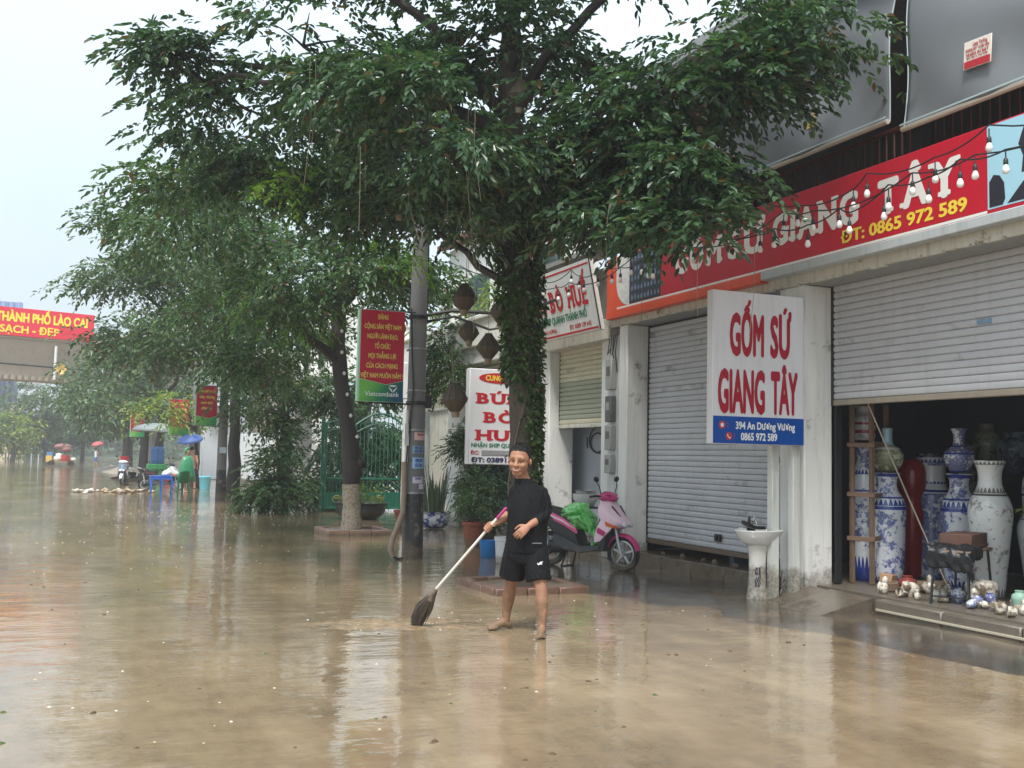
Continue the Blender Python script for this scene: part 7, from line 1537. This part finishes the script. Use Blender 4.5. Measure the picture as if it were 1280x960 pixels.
one('green_box', MB().cbox(3.4, 4.3, 56.8, 57.7, .0, .6, .03).cbox(3.35, 4.35, 56.75, 57.75, .6, .9, .03), mat('green box', lin(60, 150, 90), .5, .15), 'green box stand below the blue barrel', 'box', (3.85, 57.2, 0))
umbrella('broad grey parasol over the pavement stall far down the street', (3.7, 54.5, 1.5), 1.35, 1.0, UGREY, (.0, .05, 0), 2.5)
for i, (x, y, c, lb) in enumerate(((4.3, 55.6, 'red', 'red crate under the grey parasol'), (3.2, 55.2, 'dark', 'dark crate under the grey parasol'), (4.2, 52.5, 'dark red', 'dark red tub near the slim grey pole'))):
    mb = MB().cbox(x-.3, x+.3, y-.25, y+.25, 0, .05, .01)
    for k in range(3): mb.cbox(x-.3, x+.3, y-.25, y-.22, .1+k*.16, .2+k*.16, .008).cbox(x-.3, x+.3, y+.22, y+.25, .1+k*.16, .2+k*.16, .008).cbox(x-.3, x-.27, y-.22, y+.22, .1+k*.16, .2+k*.16, .008).cbox(x+.27, x+.3, y-.22, y+.22, .1+k*.16, .2+k*.16, .008)
    for a in (-.3, .26):
        for b in (-.25, .21): mb.cbox(x+a, x+a+.04, y+b, y+b+.04, .05, .55, .005)
    one('crate', mb, mat('crate '+c, {'red': lin(176, 44, 48), 'dark': lin(44, 46, 52), 'dark red': lin(120, 40, 44)}[c], .5, .15), lb, 'crate', (x, y, 0))
walker('far person under a red umbrella in the water beyond the overpass', (1.6, 104, 0), 2., UPALE, UBLUE, sk2, 1., (URED, 'small red umbrella held by the farthest person'))
def debris():
    r = random.Random(12); cols = [lin(180, 170, 152), lin(164, 146, 118), lin(120, 98, 72), lin(104, 130, 156), lin(196, 192, 182)]
    for i in range(30):
        x, y = 1.35+r.gauss(0, .75), 41.8+r.gauss(0, .9); s = r.uniform(.06, .14); mb = MB(); n = 3
        for k in range(n): mb.ell((x+r.uniform(-s, s)*.7, y+r.uniform(-s, s)*.7, s*.35+r.uniform(0, s*.4)), (s*r.uniform(.5, 1), s*r.uniform(.5, .9), s*r.uniform(.3, .55)), (r.uniform(-.5, .5), r.uniform(-.5, .5), r.uniform(0, 3)), 8, 6)
        k = 3 if i == 5 else r.choice((0, 1, 2, 4, 0)); one('rubbish_bag', mb, mat('sack %d' % k, cols[k], .6, .2, 12), ('small ' if s < .085 else 'large ' if s > .115 else '')+('pale', 'tan', 'brown', 'blue grey', 'white')[k]+' rubbish bag at the '+('far left', 'left', 'middle', 'right', 'far right')[sum(x > q for q in (.5, 1.05, 1.6, 2.1))]+' '+('very front', 'front', 'centre', 'back', 'very back')[sum(y > q for q in (40.8, 41.5, 42.1, 42.8))]+' of the heap in the street', 'rubbish bag', (x, y, 0), 'rubbish bags heaped in the flooded street')
debris()
def bank():
    V, Fq = grid_mesh(1.0, 4.4, 62, 92, 40, 90, lambda x, y: -.12+.42*np.exp(-((x-2.9-.6*np.sin(y*.2))/.9)**2)*(1+.5*fbm(x*2, y*.7, 8))); o = np_obj('mud_bank', V, Fq, mat('pale mud bank', lin(150, 140, 126), .6, .3, 1.5, .3, 10)); o['kind'] = 'stuff'; o['label'] = 'low pale mud bank along the far kerb'
bank()
def cart():
    x, y = -1.3, 101.; t = thing('loaded_cart', 'loaded vendor cart with red tub and yellow crates standing in the far flood water', 'cart', (x, y, 0)); wd = mat('cart wood', lin(150, 130, 100), .7, .25)
    obj('deck', MB().cbox(x-1.3, x+1.3, y-.6, y+.6, .35, .45, .02), wd, t)
    for sx in (-.8, .8): 
        for sy in (-.62, .62): obj('wheel', MB().tube([(x+sx, y+sy-.03, .25), (x+sx, y+sy+.03, .25)], .3, 16), TYRE, t)
    obj('red_tub', MB().lathe([(.3, .45), (.34, .5), (.4, 1.0), (.36, 1.0), (.32, .55)], (x+.35, y-.2, 0), 16), mat('tub red', lin(190, 44, 48), .4, .1), t)
    obj('yellow_crate', MB().cbox(x-1.25, x-.75, y-.4, y+.3, .451, .95, .02), mat('crate yellow', lin(214, 178, 90), .5, .1), t); obj('blue_box', MB().cbox(x-1.2, x-.7, y-.3, y+.3, .951, 1.25, .02), mat('box blue', lin(80, 130, 180), .5, .1), t)
    obj('sack', baked(MB().ell((x-.3, y-.2, .7), (.35, .3, .28)).ell((x-.2, y+.1, 1.0), (.3, .25, .2)).ell((x+.95, y, .62), (.3, .3, .2)), .04, 2), mat('white sack', lin(214, 214, 210)), t)
    obj('awning_frame', MB().tube([(x-.6, y+.5, .45), (x-.6, y+.5, 2.0), (x+.7, y+.5, 2.05), (x+.7, y+.5, .45)], .03, 6), STEEL, t); obj('tarp', baked(MB().ell((x+.1, y+.2, 1.75), (.75, .5, .3)).ell((x+.4, y, 1.5), (.45, .4, .25)), .05, 2), mat('brown tarp', lin(130, 90, 86), .7, .25, 4), t)
cart()
for i, (x, y, m, lb) in enumerate(((-12.6, 152, UPALE, 'pale stall parasol at the left edge of the far pavement'), (-10.6, 150, UPALE, 'white stall parasol between two others at the far left'), (-8.4, 148, UBLUE, 'pale blue stall parasol rightmost at the far left'))): umbrella(lb, (x, y, 1.1), 1.5, 1.2, m, (0, 0, 0), 2.3, 'parasol', 'stall parasols far at the left')
for i, x in enumerate((-12.2, -10.4, -9.2, -7.6)): one('market_table', MB().cbox(x-.7, x+.7, 149.5, 150.5, .7, .78, .02).box(x-.65, x-.55, 149.6, 149.7, 0, .69).box(x+.55, x+.65, 149.6, 149.7, 0, .69).box(x-.65, x-.55, 150.3, 150.4, 0, .69).box(x+.55, x+.65, 150.3, 150.4, 0, .69).cbox(x-.5, x+.4, 149.7, 150.3, .785, 1.15, .05), mat('stall goods', lin(70, 80, 84), .6, .4, 3), ('leftmost dark laden', 'second dark laden', 'third dark laden', 'rightmost dark laden')[i]+' stall table under the far left parasols', 'stall', (x, 150, 0), 'stall tables far at the left')
# ------------------------------------------------------------------ damp air
def haze():
    t = NT('damp air'); t.t.nodes.remove(t.p); v = t.n('VolumePrincipled'); v.inputs['Color'].default_value = (.93, .96, 1., 1); v.inputs['Density'].default_value = HAZE; v.inputs['Anisotropy'].default_value = .2
    t.l(v.outputs[0], t.out.inputs['Volume']); mb = MB().box(-75, 75, -20, 300, -1.2, 27.5); o = obj('haze', mb, t.m, None, None, None); o['kind'] = 'stuff'
HAZE = .0012
haze()
